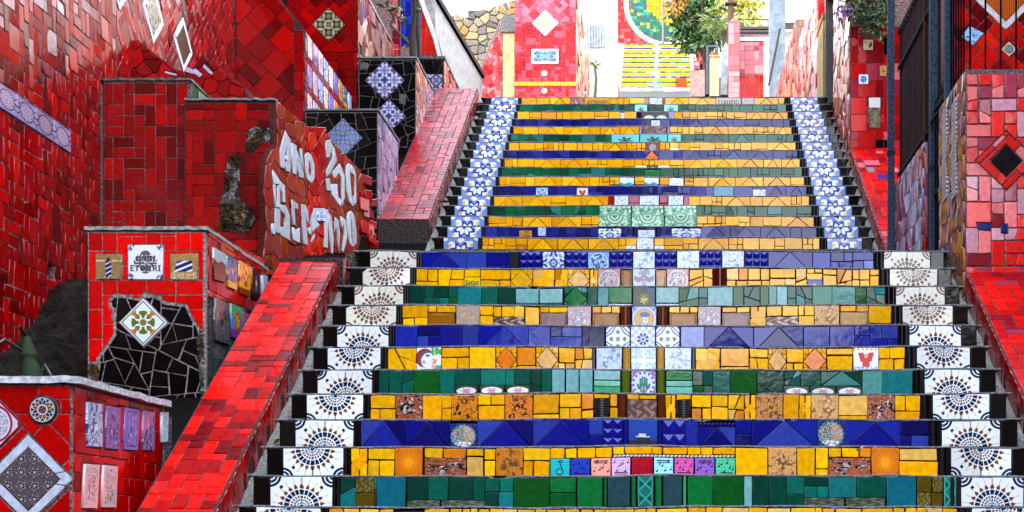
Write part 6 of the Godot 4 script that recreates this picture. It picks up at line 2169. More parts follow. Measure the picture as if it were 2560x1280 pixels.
func far_right_walls():
	var x := 1.957
	# pale wall with reddish streaks nearest the shrub
	var t := thing("street_wall", "pinkish wall of small upright tiles right behind the flowering shrub", "wall", Vector3(2.1, 5.0, -18.2), "streaked tile walls along the upper street")
	block(t, Vector3(x, 4.6, -18.9), Vector3(2.9, 8.4, -17.32), Color(0.6, 0.48, 0.44))
	mosaic(t, face_l(x), laid(shards(Rect2(-18.9, 5.2, 1.6, 2.7), 0.13, 0.2, 0.35), rect(-18.9, 5.3, -17.33, 7.9), [], 0.006), STREAK, {"name": "side_tile", "tilt": 0.08})
	t = thing("doorway", "dark weathered doorway frame between the pinkish wall and the yellow pillar", "doorway", Vector3(2.0, 5.4, -19.5))
	block(t, Vector3(2.06, 5.2, -20.04), Vector3(2.3, 8.4, -18.91), Color(0.13, 0.13, 0.14), "door_leaf", M.paint)
	block(t, Vector3(1.965, 5.2, -19.0), Vector3(2.06, 8.0, -18.92), Color(0.24, 0.22, 0.22), "jamb", M.paint)
	block(t, Vector3(1.965, 5.2, -20.04), Vector3(2.06, 8.0, -19.95), Color(0.2, 0.19, 0.19), "jamb", M.paint)
	block(t, Vector3(1.95, 8.0, -20.04), Vector3(2.3, 8.2, -18.92), Color(0.28, 0.25, 0.25), "lintel", M.paint)
	t = thing("yellow_pillar", "rough ochre yellow plastered pillar beside the dark doorway", "pillar", Vector3(2.0, 5.4, -20.4))
	block(t, Vector3(x - 0.01, 5.2, -20.8), Vector3(2.35, 7.78, -20.06), Color(0.55, 0.42, 0.1), "shaft", M.plaster)
	block(t, Vector3(x - 0.02, 7.78, -20.82), Vector3(2.4, 7.84, -20.04), Color(0.4, 0.33, 0.15), "cap", M.plaster)
	t = thing("street_wall", "taller streaked wall with red capped top beyond the yellow pillar", "wall", Vector3(2.1, 6.0, -22.5), "streaked tile walls along the upper street")
	block(t, Vector3(x, 5.2, -24.2), Vector3(3.0, 8.55, -20.82), Color(0.6, 0.46, 0.42))
	var red := rect(-23.75, 6.3, -23.35, 8.3)
	mosaic(t, face_l(x), laid(shards(Rect2(-24.2, 6.3, 3.4, 2.3), 0.14, 0.22, 0.35), rect(-24.19, 6.3, -20.83, 8.3), [red], 0.006), STREAK, {"name": "side_tile", "tilt": 0.09})
	mosaic(t, face_l(x), laid(basket(Rect2(-24.2, 6.3, 3.4, 2.3), 0.1, 0.3), red, [], 0.006) + laid(basket(Rect2(-24.2, 8.3, 3.4, 0.25), 0.12, 0.3), rect(-24.19, 8.305, -20.83, 8.54), [], 0.006), REDS, {"name": "red_tile"})
	mosaic(t, front(20.82), laid(basket(Rect2(1.95, 7.8, 0.9, 0.8), 0.1, 0.3), rect(1.96, 7.86, 2.8, 8.54), [], 0.006), PINKS, {"name": "front_tile"})
	t = thing("street_wall", "lower orange pink streaked wall next to the grey pole", "wall", Vector3(2.1, 6.6, -26.2), "streaked tile walls along the upper street")
	block(t, Vector3(x, 5.9, -28.3), Vector3(2.8, 9.05, -24.22), Color(0.62, 0.48, 0.42))
	mosaic(t, face_l(x), laid(shards(Rect2(-28.3, 6.8, 4.1, 2.3), 0.16, 0.25, 0.35), rect(-28.29, 6.9, -24.23, 9.04), [], 0.006), STREAK, {"name": "side_tile", "tilt": 0.09})
	# grey pole-like pillar with a stick
	t = thing("grey_pillar", "square blue grey pillar with a dark stick leaning on it", "pillar", Vector3(1.95, 7.5, -28.6))
	block(t, Vector3(1.86, 7.2, -28.75), Vector3(2.12, 12.0, -28.45), Color(0.42, 0.46, 0.5), "shaft", M.plaster)
	var mb := MB.new()
	mb.tube([at_px(1922, 214, 28.3), at_px(1950, 72, 28.3)], [0.02, 0.02], 6, Color(0.2, 0.17, 0.15))
	put(t, mb, M.bark, "stick")
	# red wall and pink pillar by the landing
	var d := 30.0
	t = thing("terrace_house", "small red and pink tiled house front with a white framed upper part", "house", Vector3(1.6, 8.9, -d))
	var hx0 := fx(1838, d)
	var hx1 := fx(1922, d)
	block(t, Vector3(hx0, 8.3, -33.0), Vector3(hx1, 10.55, -d), Color(0.66, 0.5, 0.5))
	var fr := front(d)
	mosaic(t, fr, laid(basket(Rect2(hx0, 9.0, 0.8, 0.9), 0.085, 0.2, 0.2), rect(hx0 + 0.01, 9.0, hx1 - 0.1, 9.84), [], 0.008), [[Color(0.78, 0.1, 0.06), 4], [Color(0.82, 0.2, 0.12), 2], [Color(0.6, 0.06, 0.1), 1], [Color(0.3, 0.1, 0.1), 0.2]], {"name": "red_tile", "least": 60.0})
	mosaic(t, fr, laid(basket(Rect2(hx0, 9.84, 0.8, 0.7), 0.085, 0.2, 0.2), rect(hx0 + 0.05, 9.85, hx1 - 0.1, 10.42), [], 0.008), [[Color(0.76, 0.36, 0.38), 3], [Color(0.8, 0.5, 0.5), 2], [Color(0.66, 0.2, 0.24), 1]], {"name": "pink_tile", "least": 60.0})
	block(t, Vector3(hx0 - 0.02, 10.44, -d - 0.05), Vector3(hx1 + 0.02, 10.5, -d + 0.02), Color(0.85, 0.84, 0.82), "white_frame", M.plaster)
	block(t, Vector3(hx0 - 0.02, 9.84, -d - 0.05), Vector3(hx0 + 0.04, 10.437, -d + 0.02), Color(0.85, 0.84, 0.82), "white_frame", M.plaster)
	block(t, Vector3(hx1 - 0.09, 8.9, -d - 0.01), Vector3(hx1, 10.437, -d + 0.012), Color(0.8, 0.82, 0.8), "white_post", M.plaster)
	t = thing("pink_pillar", "slender pink tiled pillar with a rounded top beside the small red house", "pillar", Vector3(1.3, 8.6, -29.8))
	block(t, Vector3(fx(1822, 29.8), 8.0, -30.1), Vector3(fx(1850, 29.8), fy(52, 29.8), -29.8), Color(0.66, 0.46, 0.46))
	mosaic(t, front(29.8), laid(basket(Rect2(fx(1822, 29.8), 8.8, 0.22, 2.1), 0.095, 0.3, 0.2), rect(fx(1822, 29.8), 8.8, fx(1850, 29.8), fy(53, 29.8)), [], 0.006), [[Color(0.74, 0.36, 0.36), 2], [Color(0.78, 0.48, 0.48), 2]], {"least": 60.0})
	mb = MB.new()
	mb.tube([Vector3(fx(1836, 29.9), fy(53, 29.9), -29.95), Vector3(fx(1836, 29.9), fy(46, 29.9), -29.95)], [0.09, 0.05], 10, Color(0.74, 0.44, 0.44))
	put(t, mb, M.plaster, "cap")
	# beams over the red house
	t = thing("beam_roof", "weathered grey wooden beams over the small red house", "roof", Vector3(1.7, 10.6, -29.9))
	for k in 3:
		mb = MB.new()
		mb.box(Vector3(hx0 - 0.1, fy(92 - k * 9, 30.5), -30.6), Vector3(hx1 + 0.3, fy(86 - k * 9, 30.5), -30.45), Color(0.3, 0.27, 0.25))
		put(t, mb, M.bark, "beam")
	for k in 5:
		mb = MB.new()
		bar(mb, Vector3(hx0 + 0.02 + k * 0.15, fy(70, 30.5), -30.5), Vector3(hx0 + 0.02 + k * 0.15, fy(48, 30.5), -30.5), 0.008, IRON)
		put(t, mb, M.paint, "railing_bar")
	mb = MB.new()
	mb.box(Vector3(hx0 - 0.1, fy(50, 30.5), -30.51), Vector3(hx1 + 0.3, fy(48, 30.5), -30.49), IRON)
	put(t, mb, M.paint, "railing_top")
	# dark gate frame, cream pier and leaning slab between the far stairs and the pink pillar
	t = thing("slim_gate", "dark blue grey gate frame at the foot of the far stairs", "gate", Vector3(1.2, 10.5, -40.0))
	block(t, Vector3(fx(1766, 40), fy(235, 40), -40.1), Vector3(fx(1771, 40), fy(112, 40), -40.0), STEEL, "post", M.paint)
	block(t, Vector3(fx(1791, 40), fy(235, 40), -40.1), Vector3(fx(1796, 40), fy(112, 40), -40.0), STEEL, "post", M.paint)
	block(t, Vector3(fx(1771, 40) + 0.002, fy(118, 40), -40.1), Vector3(fx(1791, 40) - 0.002, fy(113, 40), -40.0), STEEL, "lintel", M.paint)
	for k in 4:
		mb = MB.new()
		var gx := fx(1774.5 + k * 4.5, 40)
		bar(mb, Vector3(gx, fy(235, 40), -40.05), Vector3(gx, fy(120, 40), -40.05), 0.008, STEEL)
		put(t, mb, M.paint, "bar")
	t = thing("cream_pier", "cream plastered pier with a small terracotta pot standing on it", "pier", Vector3(1.1, 9.5, -36.0))
	block(t, Vector3(fx(1775, 36), fy(240, 36), -36.3), Vector3(fx(1798, 36), fy(142, 36), -36.0), Color(0.72, 0.62, 0.46), "shaft", M.plaster)
	block(t, Vector3(fx(1773, 36), fy(142, 36) + 0.002, -36.32), Vector3(fx(1800, 36), fy(138, 36), -35.98), Color(0.66, 0.56, 0.42), "cap", M.plaster)
	t = thing("flower_pot", "small terracotta pot on top of the cream pier", "pot", Vector3(fx(1785, 36), fy(137, 36), -36.15))
	mb = MB.new()
	mb.tube([Vector3(fx(1785, 36), fy(137, 36), -36.15), Vector3(fx(1785, 36), fy(128, 36), -36.15)], [0.05, 0.08], 12, Color(0.6, 0.26, 0.14))
	put(t, mb, M.plaster, "pot")
	t = thing("leaning_slab", "tall pale grey slab leaning beside the pink pillar", "slab", Vector3(1.2, 8.8, -32.0))
	mb = MB.new()
	tile(mb, front(32.0), poly_px(front(32.0), "1800 240,1818 240,1824 122,1814 108,1804 130"), 0.08, 0.01, Color(0.5, 0.52, 0.54))
	put(t, mb, M.plaster, "slab")
	t = thing("mail_box", "red box with a white disc on the wall right of the far stairs", "box", Vector3(1.0, 12.0, -44.0))
	block(t, Vector3(fx(1735, 44), fy(172, 44), -44.2), Vector3(fx(1750, 44), fy(151, 44), -44.0), Color(0.7, 0.1, 0.1), "body", M.paint)
	mb = MB.new()
	tile(mb, front(44.0), disc(Vector2(fx(1742, 44), fy(160, 44)), 0.045, 14), 0.015, 0.003, Color(0.85, 0.8, 0.78))
	put(t, mb, M.paint, "disc")
	block(t, Vector3(fx(1728, 44), fy(240, 44), -50.0), Vector3(fx(1762, 44), fy(173, 44), -44.05), Color(0.72, 0.55, 0.5), "pedestal", M.plaster)

# ---------------------------------------------------------------- the head of the street
func build_far_end():
	white_walls()
	pink_house()
	pale_houses()
	far_flight()
	mural_wall()

func white_walls():
	var t := thing("white_parapet", "weathered white plastered wall with a sloping top above the violet pedestal", "wall", Vector3(-2.85, 6.8, -23.0))
	var x := -2.75
	var mb := MB.new()
	var a := [Vector3(x, 6.3, -20.55), Vector3(x, 7.2, -26.0), Vector3(x, 8.68, -26.0), Vector3(x, 8.16, -20.55)]
	var b := []
	for q in a: b.append(q + Vector3(-0.22, 0, 0))
	var w := Color(0.6, 0.58, 0.55)
	mb.quad(a[0], a[1], a[2], a[3], w)
	mb.quad(b[1], b[0], b[3], b[2], w)
	mb.quad(a[0], a[3], b[3], b[0], w)
	mb.quad(a[1], b[1], b[2], a[2], w)
	mb.quad(a[3], a[2], b[2], b[3], w)
	put(t, mb, M.plaster, "wall")
	mb = MB.new()
	var c := [a[3] + Vector3(0.04, 0.002, 0.0), a[2] + Vector3(0.04, 0.002, 0.0), b[2] + Vector3(-0.04, 0.002, 0.0), b[3] + Vector3(-0.04, 0.002, 0.0)]
	var up := Vector3(0, 0.07, 0)
	var dk := Color(0.34, 0.31, 0.28)
	mb.quad(c[0] + up, c[1] + up, c[2] + up, c[3] + up, dk); mb.quad(c[0], c[1], c[1] + up, c[0] + up, dk); mb.quad(c[3], c[0], c[0] + up, c[3] + up, dk); mb.quad(c[1], c[2], c[2] + up, c[1] + up, dk); mb.quad(c[2], c[3], c[3] + up, c[2] + up, dk)
	put(t, mb, M.stone, "coping")
	# old masonry behind
	t = thing("ruined_wall", "old rough masonry wall with a ragged top against the bright sky", "wall", Vector3(-3.2, 8.0, -31.0))
	var fr := front(31.0)
	block(t, Vector3(-4.6, 7.6, -31.6), Vector3(-2.5, fy(50, 31), -31.0), Color(0.4, 0.36, 0.3))
	block(t, Vector3(fx(1170, 31), fy(50, 31), -31.5), Vector3(-2.5, fy(26, 31), -31.0), Color(0.4, 0.36, 0.3), "upper_core")
	var y := 8.2
	var row := 0
	var mo := []
	while y < fy(8, 31):
		var xx := -4.6 + (0.14 if row % 2 else 0.0)
		while xx < -2.5:
			var ww := rng.randf_range(0.2, 0.36)
			var top_y := fy(46 - 24.0 * clampf((xx + 3.6) / 1.1, 0, 1) + 8.0 * noise.get_noise_1d(xx * 3.0), 31)
			if y + 0.1 < top_y:
				mo.append(PackedVector2Array([Vector2(xx, y), Vector2(minf(xx + ww, -2.5), y + rng.randf_range(-0.01, 0.01)), Vector2(minf(xx + ww, -2.5), y + 0.13), Vector2(xx, y + 0.13 + rng.randf_range(-0.01, 0.01))]))
			xx += ww
		y += 0.135
		row += 1
	var good := []
	var stone_edge := poly_px(fr, "1028 300,1028 48,1120 44,1140 36,1165 46,1190 30,1215 22,1250 12,1280 2,1290 2,1290 300")
	for p in mo:
		if p[1].x - p[0].x > 0.05: good.append(grown(p, -0.008))
	good = laid(shards(Rect2(-4.6, 8.1, 2.3, 3.6), 0.2, 0.12, 0.4), stone_edge, [], 0.012)
	mosaic(t, fr, good, [[Color(0.66, 0.58, 0.46), 2], [Color(0.58, 0.54, 0.48), 2], [Color(0.74, 0.64, 0.48), 1], [Color(0.48, 0.45, 0.43), 1], [Color(0.74, 0.54, 0.34), 0.4]], {"name": "stone", "mat": M.stone, "th": 0.05, "bev": 0.015, "tilt": 0.12, "least": 60.0})
	# gable with pink mosaic and cream pilaster
	t = thing("gable_wall", "pink mosaic gable with a grey capped slope left of the cream pilaster", "wall", Vector3(-2.7, 8.0, -27.0))
	fr = front(27.0)
	var o := poly_px(fr, "1203 262,1203 160,1228 100,1250 52,1262 40,1262 262")
	var mb2 := MB.new()
	tile(mb2, Transform3D(fr.basis, fr.origin - Vector3(0, 0, 0.4)), o, 0.4, 0.01, Color(0.6, 0.5, 0.5))
	put(t, mb2, M.stone, "core")
	mosaic(t, fr, laid(shards(Rect2(-3.0, 8.3, 0.7, 1.7), 0.034, 0.16, 0.4), poly_px(fr, "1206 258,1206 172,1232 105,1256 70,1256 258"), [], 0.006), [[Color(0.72, 0.26, 0.28), 3], [Color(0.78, 0.44, 0.44), 2], [Color(0.66, 0.5, 0.56), 1], [Color(0.7, 0.14, 0.16), 2]], {"tilt": 0.06, "least": 60.0})
	t = thing("cream_pilaster", "cream yellow pilaster between the pink gable and the pink tiled house", "pilaster", Vector3(-2.4, 8.0, -26.5))
	block(t, Vector3(fx(1257, 26.5), 8.0, -26.9), Vector3(fx(1286, 26.5), fy(78, 26.5), -26.5), Color(0.78, 0.68, 0.48), "shaft", M.plaster)
	mb2 = MB.new()
	tile(mb2, front(26.52), poly_px(front(26.52), "1252 82,1290 82,1289 52,1276 38,1262 34,1252 50"), 0.05, 0.01, Color(0.55, 0.55, 0.56))
	put(t, mb2, M.stone, "broken_cap")

func pink_house():
	var d := 26.0
	var x0 := fx(1287, d)
	var x1 := fx(1440, d)
	var t := thing("pink_house", "sunlit pink and red tiled house front with a white edged diamond and a framed panel", "house", Vector3((x0 + x1) / 2, 8.3, -d))
	block(t, Vector3(x0, 7.6, -31.0), Vector3(x1, 10.3, -d), Color(0.66, 0.48, 0.5))
	var fr := front(d)
	var holes := []
	var c := on(fr, 1363, 58)
	var o := diamond(c, 0.2)
	holes.append(grown(o, 0.004))
	var inn := diamond(c, 0.155)
	for s in 4: plain_tile(t, fr, PackedVector2Array([o[s], o[(s + 1) % 4], inn[(s + 1) % 4], inn[s]]), Color(0.84, 0.83, 0.82), "white_border")
	print_tile(t, fr, grown(inn, -0.003), "gold_rhomb", "patterned_tile")
	var p := rect(fx(1329, d), fy(160, d), fx(1396, d), fy(123, d))
	holes.append(grown(p, 0.003))
	var pb := bounds(p).grow(-0.035)
	var pi := rect(pb.position.x, pb.position.y, pb.end.x, pb.end.y)
	for s in [rect(p[0].x, p[0].y, p[1].x, pi[0].y), rect(p[0].x, pi[2].y, p[1].x, p[2].y), rect(p[0].x, pi[0].y, pi[0].x, pi[2].y), rect(pi[1].x, pi[0].y, p[1].x, pi[2].y)]:
		plain_tile(t, fr, grown(s, -0.001), Color(0.84, 0.84, 0.84), "white_frame", 0.014)
	print_tile(t, fr, rect(bounds(pi).position.x, bounds(pi).position.y, bounds(pi).end.x, bounds(pi).end.y), "teal_mirror", "framed_panel")
	for q in [[1361, 184, 0.045], [1361, 228, 0.045]]:
		var cc := on(fr, q[0], q[1])
		holes.append(disc(cc, q[2] + 0.003, 14))
		plain_tile(t, fr, disc(cc, q[2], 16), Color(0.8, 0.76, 0.7), "round_plate", 0.02, 0.008)
	var ya := fy(215, d)
	var yb := fy(205, d)
	holes.append(rect(x0, ya - 0.003, x1, yb + 0.003))
	var n := 16
	for k in n:
		plain_tile(t, fr, rect(lerpf(x0, x1, float(k) / n) + 0.002, ya, lerpf(x0, x1, float(k + 1) / n) - 0.002, yb), Color(0.84, 0.6, 0.06) if k % 2 == 0 else Color(0.75, 0.56, 0.2), "yellow_tile")
	mosaic(t, fr, laid(turned_basket(Rect2(x0, 9.5, 1.0, 0.8), 0.068, PI / 4, 0.4), rect(x0 + 0.1, 9.55, x1 - 0.1, 10.28), holes, 0.006) + laid(basket(Rect2(x0, 9.5, 1.0, 0.8), 0.068, 0.4, 0.3), rect(x0 + 0.002, 9.55, x0 + 0.1, 10.28), holes, 0.006) + laid(basket(Rect2(x0, 9.5, 1.0, 0.8), 0.068, 0.4, 0.3), rect(x1 - 0.1, 9.55, x1 - 0.002, 10.28), holes, 0.006), [[Color(0.74, 0.26, 0.34), 3], [Color(0.76, 0.36, 0.42), 3], [Color(0.72, 0.14, 0.16), 1]], {"least": 60.0, "limit": 150})
	mosaic(t, fr, laid(basket(Rect2(x0, 8.3, 1.0, 1.25), 0.056, 0.22, 0.2), rect(x0 + 0.002, 8.32, x1 - 0.002, 9.545), holes, 0.006), [[Color(0.72, 0.1, 0.14), 3], [Color(0.76, 0.24, 0.3), 3], [Color(0.6, 0.05, 0.1), 2], [Color(0.8, 0.1, 0.07), 1.5]], {"name": "red_tile", "least": 60.0, "limit": 270})
	mosaic(t, face_r(x1), laid(shards(Rect2(d, 8.0, 5.0, 2.4), 0.3, 0.3), rect(d + 0.01, 8.2, 30.9, 10.28), [], 0.006), [[Color(0.78, 0.52, 0.42), 2], [Color(0.74, 0.44, 0.38), 2], [Color(0.8, 0.6, 0.44), 1]], {"name": "side_tile", "tilt": 0.07})

func pale_houses():
	# tall white house with shutters and a grille, beyond the pink house
	var d := 36.0
	var t := thing("white_house", "bright white plastered house with a shuttered window and a light grille", "house", Vector3(-1.3, 11.0, -d))
	block(t, Vector3(-6.0, 10.0, -44.0), Vector3(fx(1521, d), 21.0, -d), Color(0.84, 0.83, 0.8), "wall", M.plaster)
	var fr := front(d)
	var w := rect(fx(1464, d), fy(120, d), fx(1512, d), fy(60, d))
	var mb := MB.new()
	tile(mb, fr, w, 0.02, 0.004, Color(0.6, 0.62, 0.64))
	var win := put(t, mb, M.plaster, "window")
	for k in 7:
		mb = MB.new()
		var gx := lerpf(w[0].x, w[1].x, (k + 0.5) / 7.0)
		bar(mb, Vector3(gx, w[0].y, -d + 0.06), Vector3(gx, w[2].y, -d + 0.06), 0.012, Color(0.5, 0.52, 0.54))
		put(win, mb, M.paint, "grille_bar")
	for k in 7:
		mb = MB.new()
		mb.box(Vector3(fx(1462, d), fy(150, d) + k * 0.055, -d + 0.002), Vector3(fx(1476, d), fy(150, d) + k * 0.055 + 0.04, -d + 0.05), Color(0.62, 0.62, 0.62))
		put(t, mb, M.paint, "shutter_slat")
	block(t, Vector3(fx(1492, d), 9.8, -d - 0.2), Vector3(fx(1512, d), fy(140, d), -d + 0.25), Color(0.58, 0.62, 0.62), "downpipe_box", M.plaster)
	# red edged wall left of the far stairs
	t = thing("stair_side_wall", "narrow red and cream tiled wall left of the far stairs", "wall", Vector3(-1.9, 12.0, -48.0))
	block(t, Vector3(fx(1524, 46), 10.5, -56.0), Vector3(fx(1536, 46), fy(96, 46), -46.0), Color(0.72, 0.3, 0.26), "wall", M.plaster)
	block(t, Vector3(fx(1515, 45), 10.5, -45.99), Vector3(fx(1530, 45), fy(160, 45), -45.0), Color(0.76, 0.6, 0.52), "pier", M.plaster)
	# house behind the trees on the right, cream
	t = thing("cream_house", "cream house front glowing in the sun behind the trees", "house", Vector3(5.0, 14.0, -58.0))
	block(t, Vector3(fx(1760, 60), 14.0, -75.0), Vector3(fx(2000, 60), 22.5, -60.0), Color(0.82, 0.74, 0.56), "wall", M.plaster)
	mb = MB.new()
	mb.quad(Vector3(fx(1750, 59.5), 22.4, -59.4), Vector3(fx(2010, 59.5), 22.4, -59.4), Vector3(fx(2010, 59.5), 24.0, -67.0), Vector3(fx(1750, 59.5), 24.0, -67.0), Color(0.45, 0.22, 0.14))
	put(t, mb, M.stone, "roof")
	t = thing("white_block", "white house with a balcony grille behind the grey pillar", "house", Vector3(2.6, 9.0, -34.0))
	block(t, Vector3(fx(1952, 34), 8.0, -40.0), Vector3(6.0, 14.0, -34.0), Color(0.82, 0.8, 0.72), "wall", M.plaster)
	for k in 6:
		mb = MB.new()
		var bx := fx(1955 + k * 7.0, 33.6)
		bar(mb, Vector3(bx, fy(60, 33.6), -33.6), Vector3(bx, fy(-20, 33.6), -33.6), 0.012, Color(0.5, 0.5, 0.48))
		put(t, mb, M.paint, "grille_bar")
	block(t, Vector3(fx(1945, 33.5), fy(60, 33.6), -33.95), Vector3(fx(2010, 33.5), fy(56, 33.6), -33.5), Color(0.7, 0.72, 0.72), "balcony_edge", M.plaster)

func far_flight():
	var d0 := 56.0
	var tr := 0.3
	var n := 20
	var y0 := fy(235, d0)
	var t := thing("stair_flight", "distant sunlit stair flight of yellow striped steps leading up to the mural", "staircase", Vector3(-0.2, y0 - 0.2, -d0), "tiled stair flights of the street")
	var xa := fx(1553, d0)
	var xb := fx(1728, d0)
	var ea := fx(1533, d0)
	var eb := fx(1747, d0)
	var mid := (xa + xb) / 2
	for k in n:
		var d := d0 + k * tr
		var h := 0.19 if k % 2 == 0 else 0.146
		var y := y0 + (k / 2) * 0.336 + (0.19 if k % 2 == 0 else 0.336)
		var st := part_node(t, "step")
		var mb := MB.new()
		mb.box(Vector3(ea, y - 0.6, -d - tr), Vector3(eb, y - 0.002, -d), Color(0.55, 0.54, 0.52))
		put(st, mb, M.stone, "tread")
		var fr := front(d)
		var fam: String = ["Y", "B", "Y", "G"][k % 4]
		var cm := MB.new()
		var x := xa
		while x < xb - 0.02:
			var w := minf(rng.randf_range(0.1, 0.2), xb - x)
			var c := tone(family(fam))
			if absf(x + w / 2 - mid) < 0.08 + (0.1 if k % 5 == 2 else 0.0): c = Color(0.5, 0.52, 0.62)
			if k < 5 and absf(x + w / 2 - fx(1705, d0)) < 0.22 - absf(k - 2.2) * 0.06 and k > 0: c = Color(0.78, 0.26, 0.07)
			tile(cm, fr, rect(x + 0.003, y - h + 0.004, x + w - 0.003, y - 0.004), 0.01, 0.003, c, wobble(0.02))
			x += w
		put(st, cm, M.glaze, "riser_tiles").set_meta("kind", "stuff")
		for e in [[ea, xa - 0.02], [xb + 0.02, eb]]:
			var c := Color(0.66, 0.66, 0.7) if k % 2 == 0 else Color(0.58, 0.58, 0.64)
			if k < 2: c = Color(0.6, 0.34, 0.42) if e[0] < 0 else Color(0.4, 0.13, 0.1)
			elif k < 5: c = Color(0.66, 0.7, 0.86) if e[0] < 0 else Color(0.4, 0.46, 0.72)
			plain_tile(st, fr, rect(e[0] + 0.004, y - h + 0.004, e[1], y - 0.012), c, "border_tile")
	var s := thing("stone_step", "wide pale blue tiled step below the distant stair flight", "step", Vector3(0.0, y0 - 0.3, -55.3))
	block(s, Vector3(fx(1500, 55.2), y0 - 1.5, -56.0), Vector3(fx(1785, 55.2), y0 + 0.01, -55.2), Color(0.55, 0.55, 0.55))
	var fr2 := front(55.2)
	for k in 18:
		plain_tile(s, fr2, rect(lerpf(fx(1502, 55.2), fx(1783, 55.2), k / 18.0) + 0.003, y0 - 0.13, lerpf(fx(1502, 55.2), fx(1783, 55.2), (k + 1) / 18.0) - 0.003, y0), tone([[Color(0.55, 0.58, 0.8), 2], [Color(0.7, 0.72, 0.84), 2], [Color(0.4, 0.42, 0.7), 1]]), "blue_tile")

func mural_wall():
	var d := 62.4
	var t := thing("mural_wall", "red mosaic wall with a big white rimmed green disc and a yellow crescent at the top of the stairs", "wall", Vector3(-0.2, 19.0, -d))
	var x0 := fx(1544, d)
	var x1 := fx(1790, d)
	block(t, Vector3(x0, 16.5, -d - 0.8), Vector3(x1, 22.2, -d), Color(0.6, 0.4, 0.38))
	var fr := front(d)
	var c := on(fr, 1668, 8)
	var r := 103.0 * d / F
	var green := MB.new()
	var red := MB.new()
	var gold := MB.new()
	var violet := MB.new()
	var s := 0.12
	for j in 40:
		for i in 34:
			var q := Vector2(x0 + s * (i + 0.5), 18.4 + s * (j + 0.5))
			if q.x > x1 - 0.02 or q.y > 22.15: continue
			var p := rect(q.x - s * 0.46, q.y - s * 0.46, q.x + s * 0.46, q.y + s * 0.46)
			for v in 4: p[v] += wobble(0.008)
			var l := q.distance_to(c)
			if absf(l - r) < 0.11: continue
			if l < r:
				var m := q - (c + Vector2(0.32, 0.3))
				var moon := m.length() < 1.14 and (q - (c + Vector2(0.72, 0.62))).length() > 0.98 and q.y > c.y - 0.95
				if moon: tile(gold, fr, p, 0.012, 0.004, tone([[Color(0.84, 0.56, 0.05), 3], [Color(0.86, 0.62, 0.14), 1]]))
				elif m.length() < 1.14 and q.y < c.y + 0.55: tile(violet, fr, p, 0.012, 0.004, tone([[Color(0.28, 0.2, 0.5), 3], [Color(0.75, 0.73, 0.8), 1]]))
				else: tile(green, fr, p, 0.012, 0.004, tone([[Color(0.12, 0.38, 0.26), 4], [Color(0.2, 0.5, 0.42), 2], [Color(0.62, 0.6, 0.12), 1], [Color(0.16, 0.3, 0.46), 1]]))
			else: tile(red, fr, p, 0.012, 0.004, tone([[Color(0.78, 0.12, 0.1), 3], [Color(0.76, 0.26, 0.26), 2], [Color(0.8, 0.4, 0.4), 0.7]]))
	for e in [[green, "green_disc"], [red, "red_field"], [gold, "yellow_crescent"], [violet, "violet_field"]]:
		put(t, e[0], M.glaze, e[1]).set_meta("kind", "stuff")
	for k in 40:
		var a0 := TAU * k / 40.0
		var a1 := TAU * (k + 0.94) / 40.0
		var q := PackedVector2Array()
		for e in [[a0, r - 0.08], [a0, r + 0.08], [a1, r + 0.08], [a1, r - 0.08]]:
			q.append(c + Vector2(cos(e[0]), sin(e[0])) * e[1])
		var b := bounds(q)
		if b.end.x < x1 and b.position.x > x0 and b.end.y < 22.15 and b.position.y > 18.2:
			plain_tile(t, fr, ccw(q), Color(0.84, 0.84, 0.82), "white_rim", 0.02)
	# grey post in front of it
	var p2 := thing("lamp_post", "slim grey post rising in front of the mural disc", "post", Vector3(fx(1658, 61.5), 19.0, -61.5))
	var mb := MB.new()
	mb.tube([Vector3(fx(1658, 61.8), 18.8, -61.9), Vector3(fx(1658, 61.8), 23.5, -61.9)], [0.05, 0.045], 8, Color(0.4, 0.36, 0.36))
	put(p2, mb, M.paint, "shaft")
	mb = MB.new()
	mb.tube([Vector3(fx(1658, 61.8), 23.45, -61.9), Vector3(fx(1658, 61.8), 23.6, -61.9)], [0.09, 0.04], 8, Color(0.3, 0.28, 0.28))
	put(p2, mb, M.paint, "cap")

# ---------------------------------------------------------------- plants
func leaf(mb: MB, p: Vector3, dir: Vector3, l: float, w: float, col: Color):
	var side := dir.cross(Vector3(rng.randf_range(-1, 1), rng.randf_range(0.2, 1), rng.randf_range(-1, 1))).normalized() * w
	var up := side.cross(dir).normalized() * w * 0.35
	var a := p
	var m := p + dir * l * 0.5
	var e := p + dir * l
	mb.tri3(a, m + side - up, e, col)
	mb.tri3(a, e, m - side - up, col)

func crown(t: Node, clumps: Array, per: int, l: float, w: float, cols: Array, called := "crown"):
	var mb := MB.new()
	for c in clumps:
		for k in per:
			var v := Vector3(rng.randfn(), rng.randfn(), rng.randfn()) * 0.5
			if v.length() > 1.25: v = v.normalized() * 1.25
			var p: Vector3 = c[0] + v * c[1]
			var dir := (v + Vector3(rng.randf_range(-0.6, 0.6), rng.randf_range(-0.8, 0.3), rng.randf_range(-0.6, 0.6))).normalized()
			leaf(mb, p, dir, l * rng.randf_range(0.7, 1.3), w * rng.randf_range(0.7, 1.2), tone(cols))
	var o := put(t, mb, M.leaf, called)
	o.set_meta("kind", "stuff")

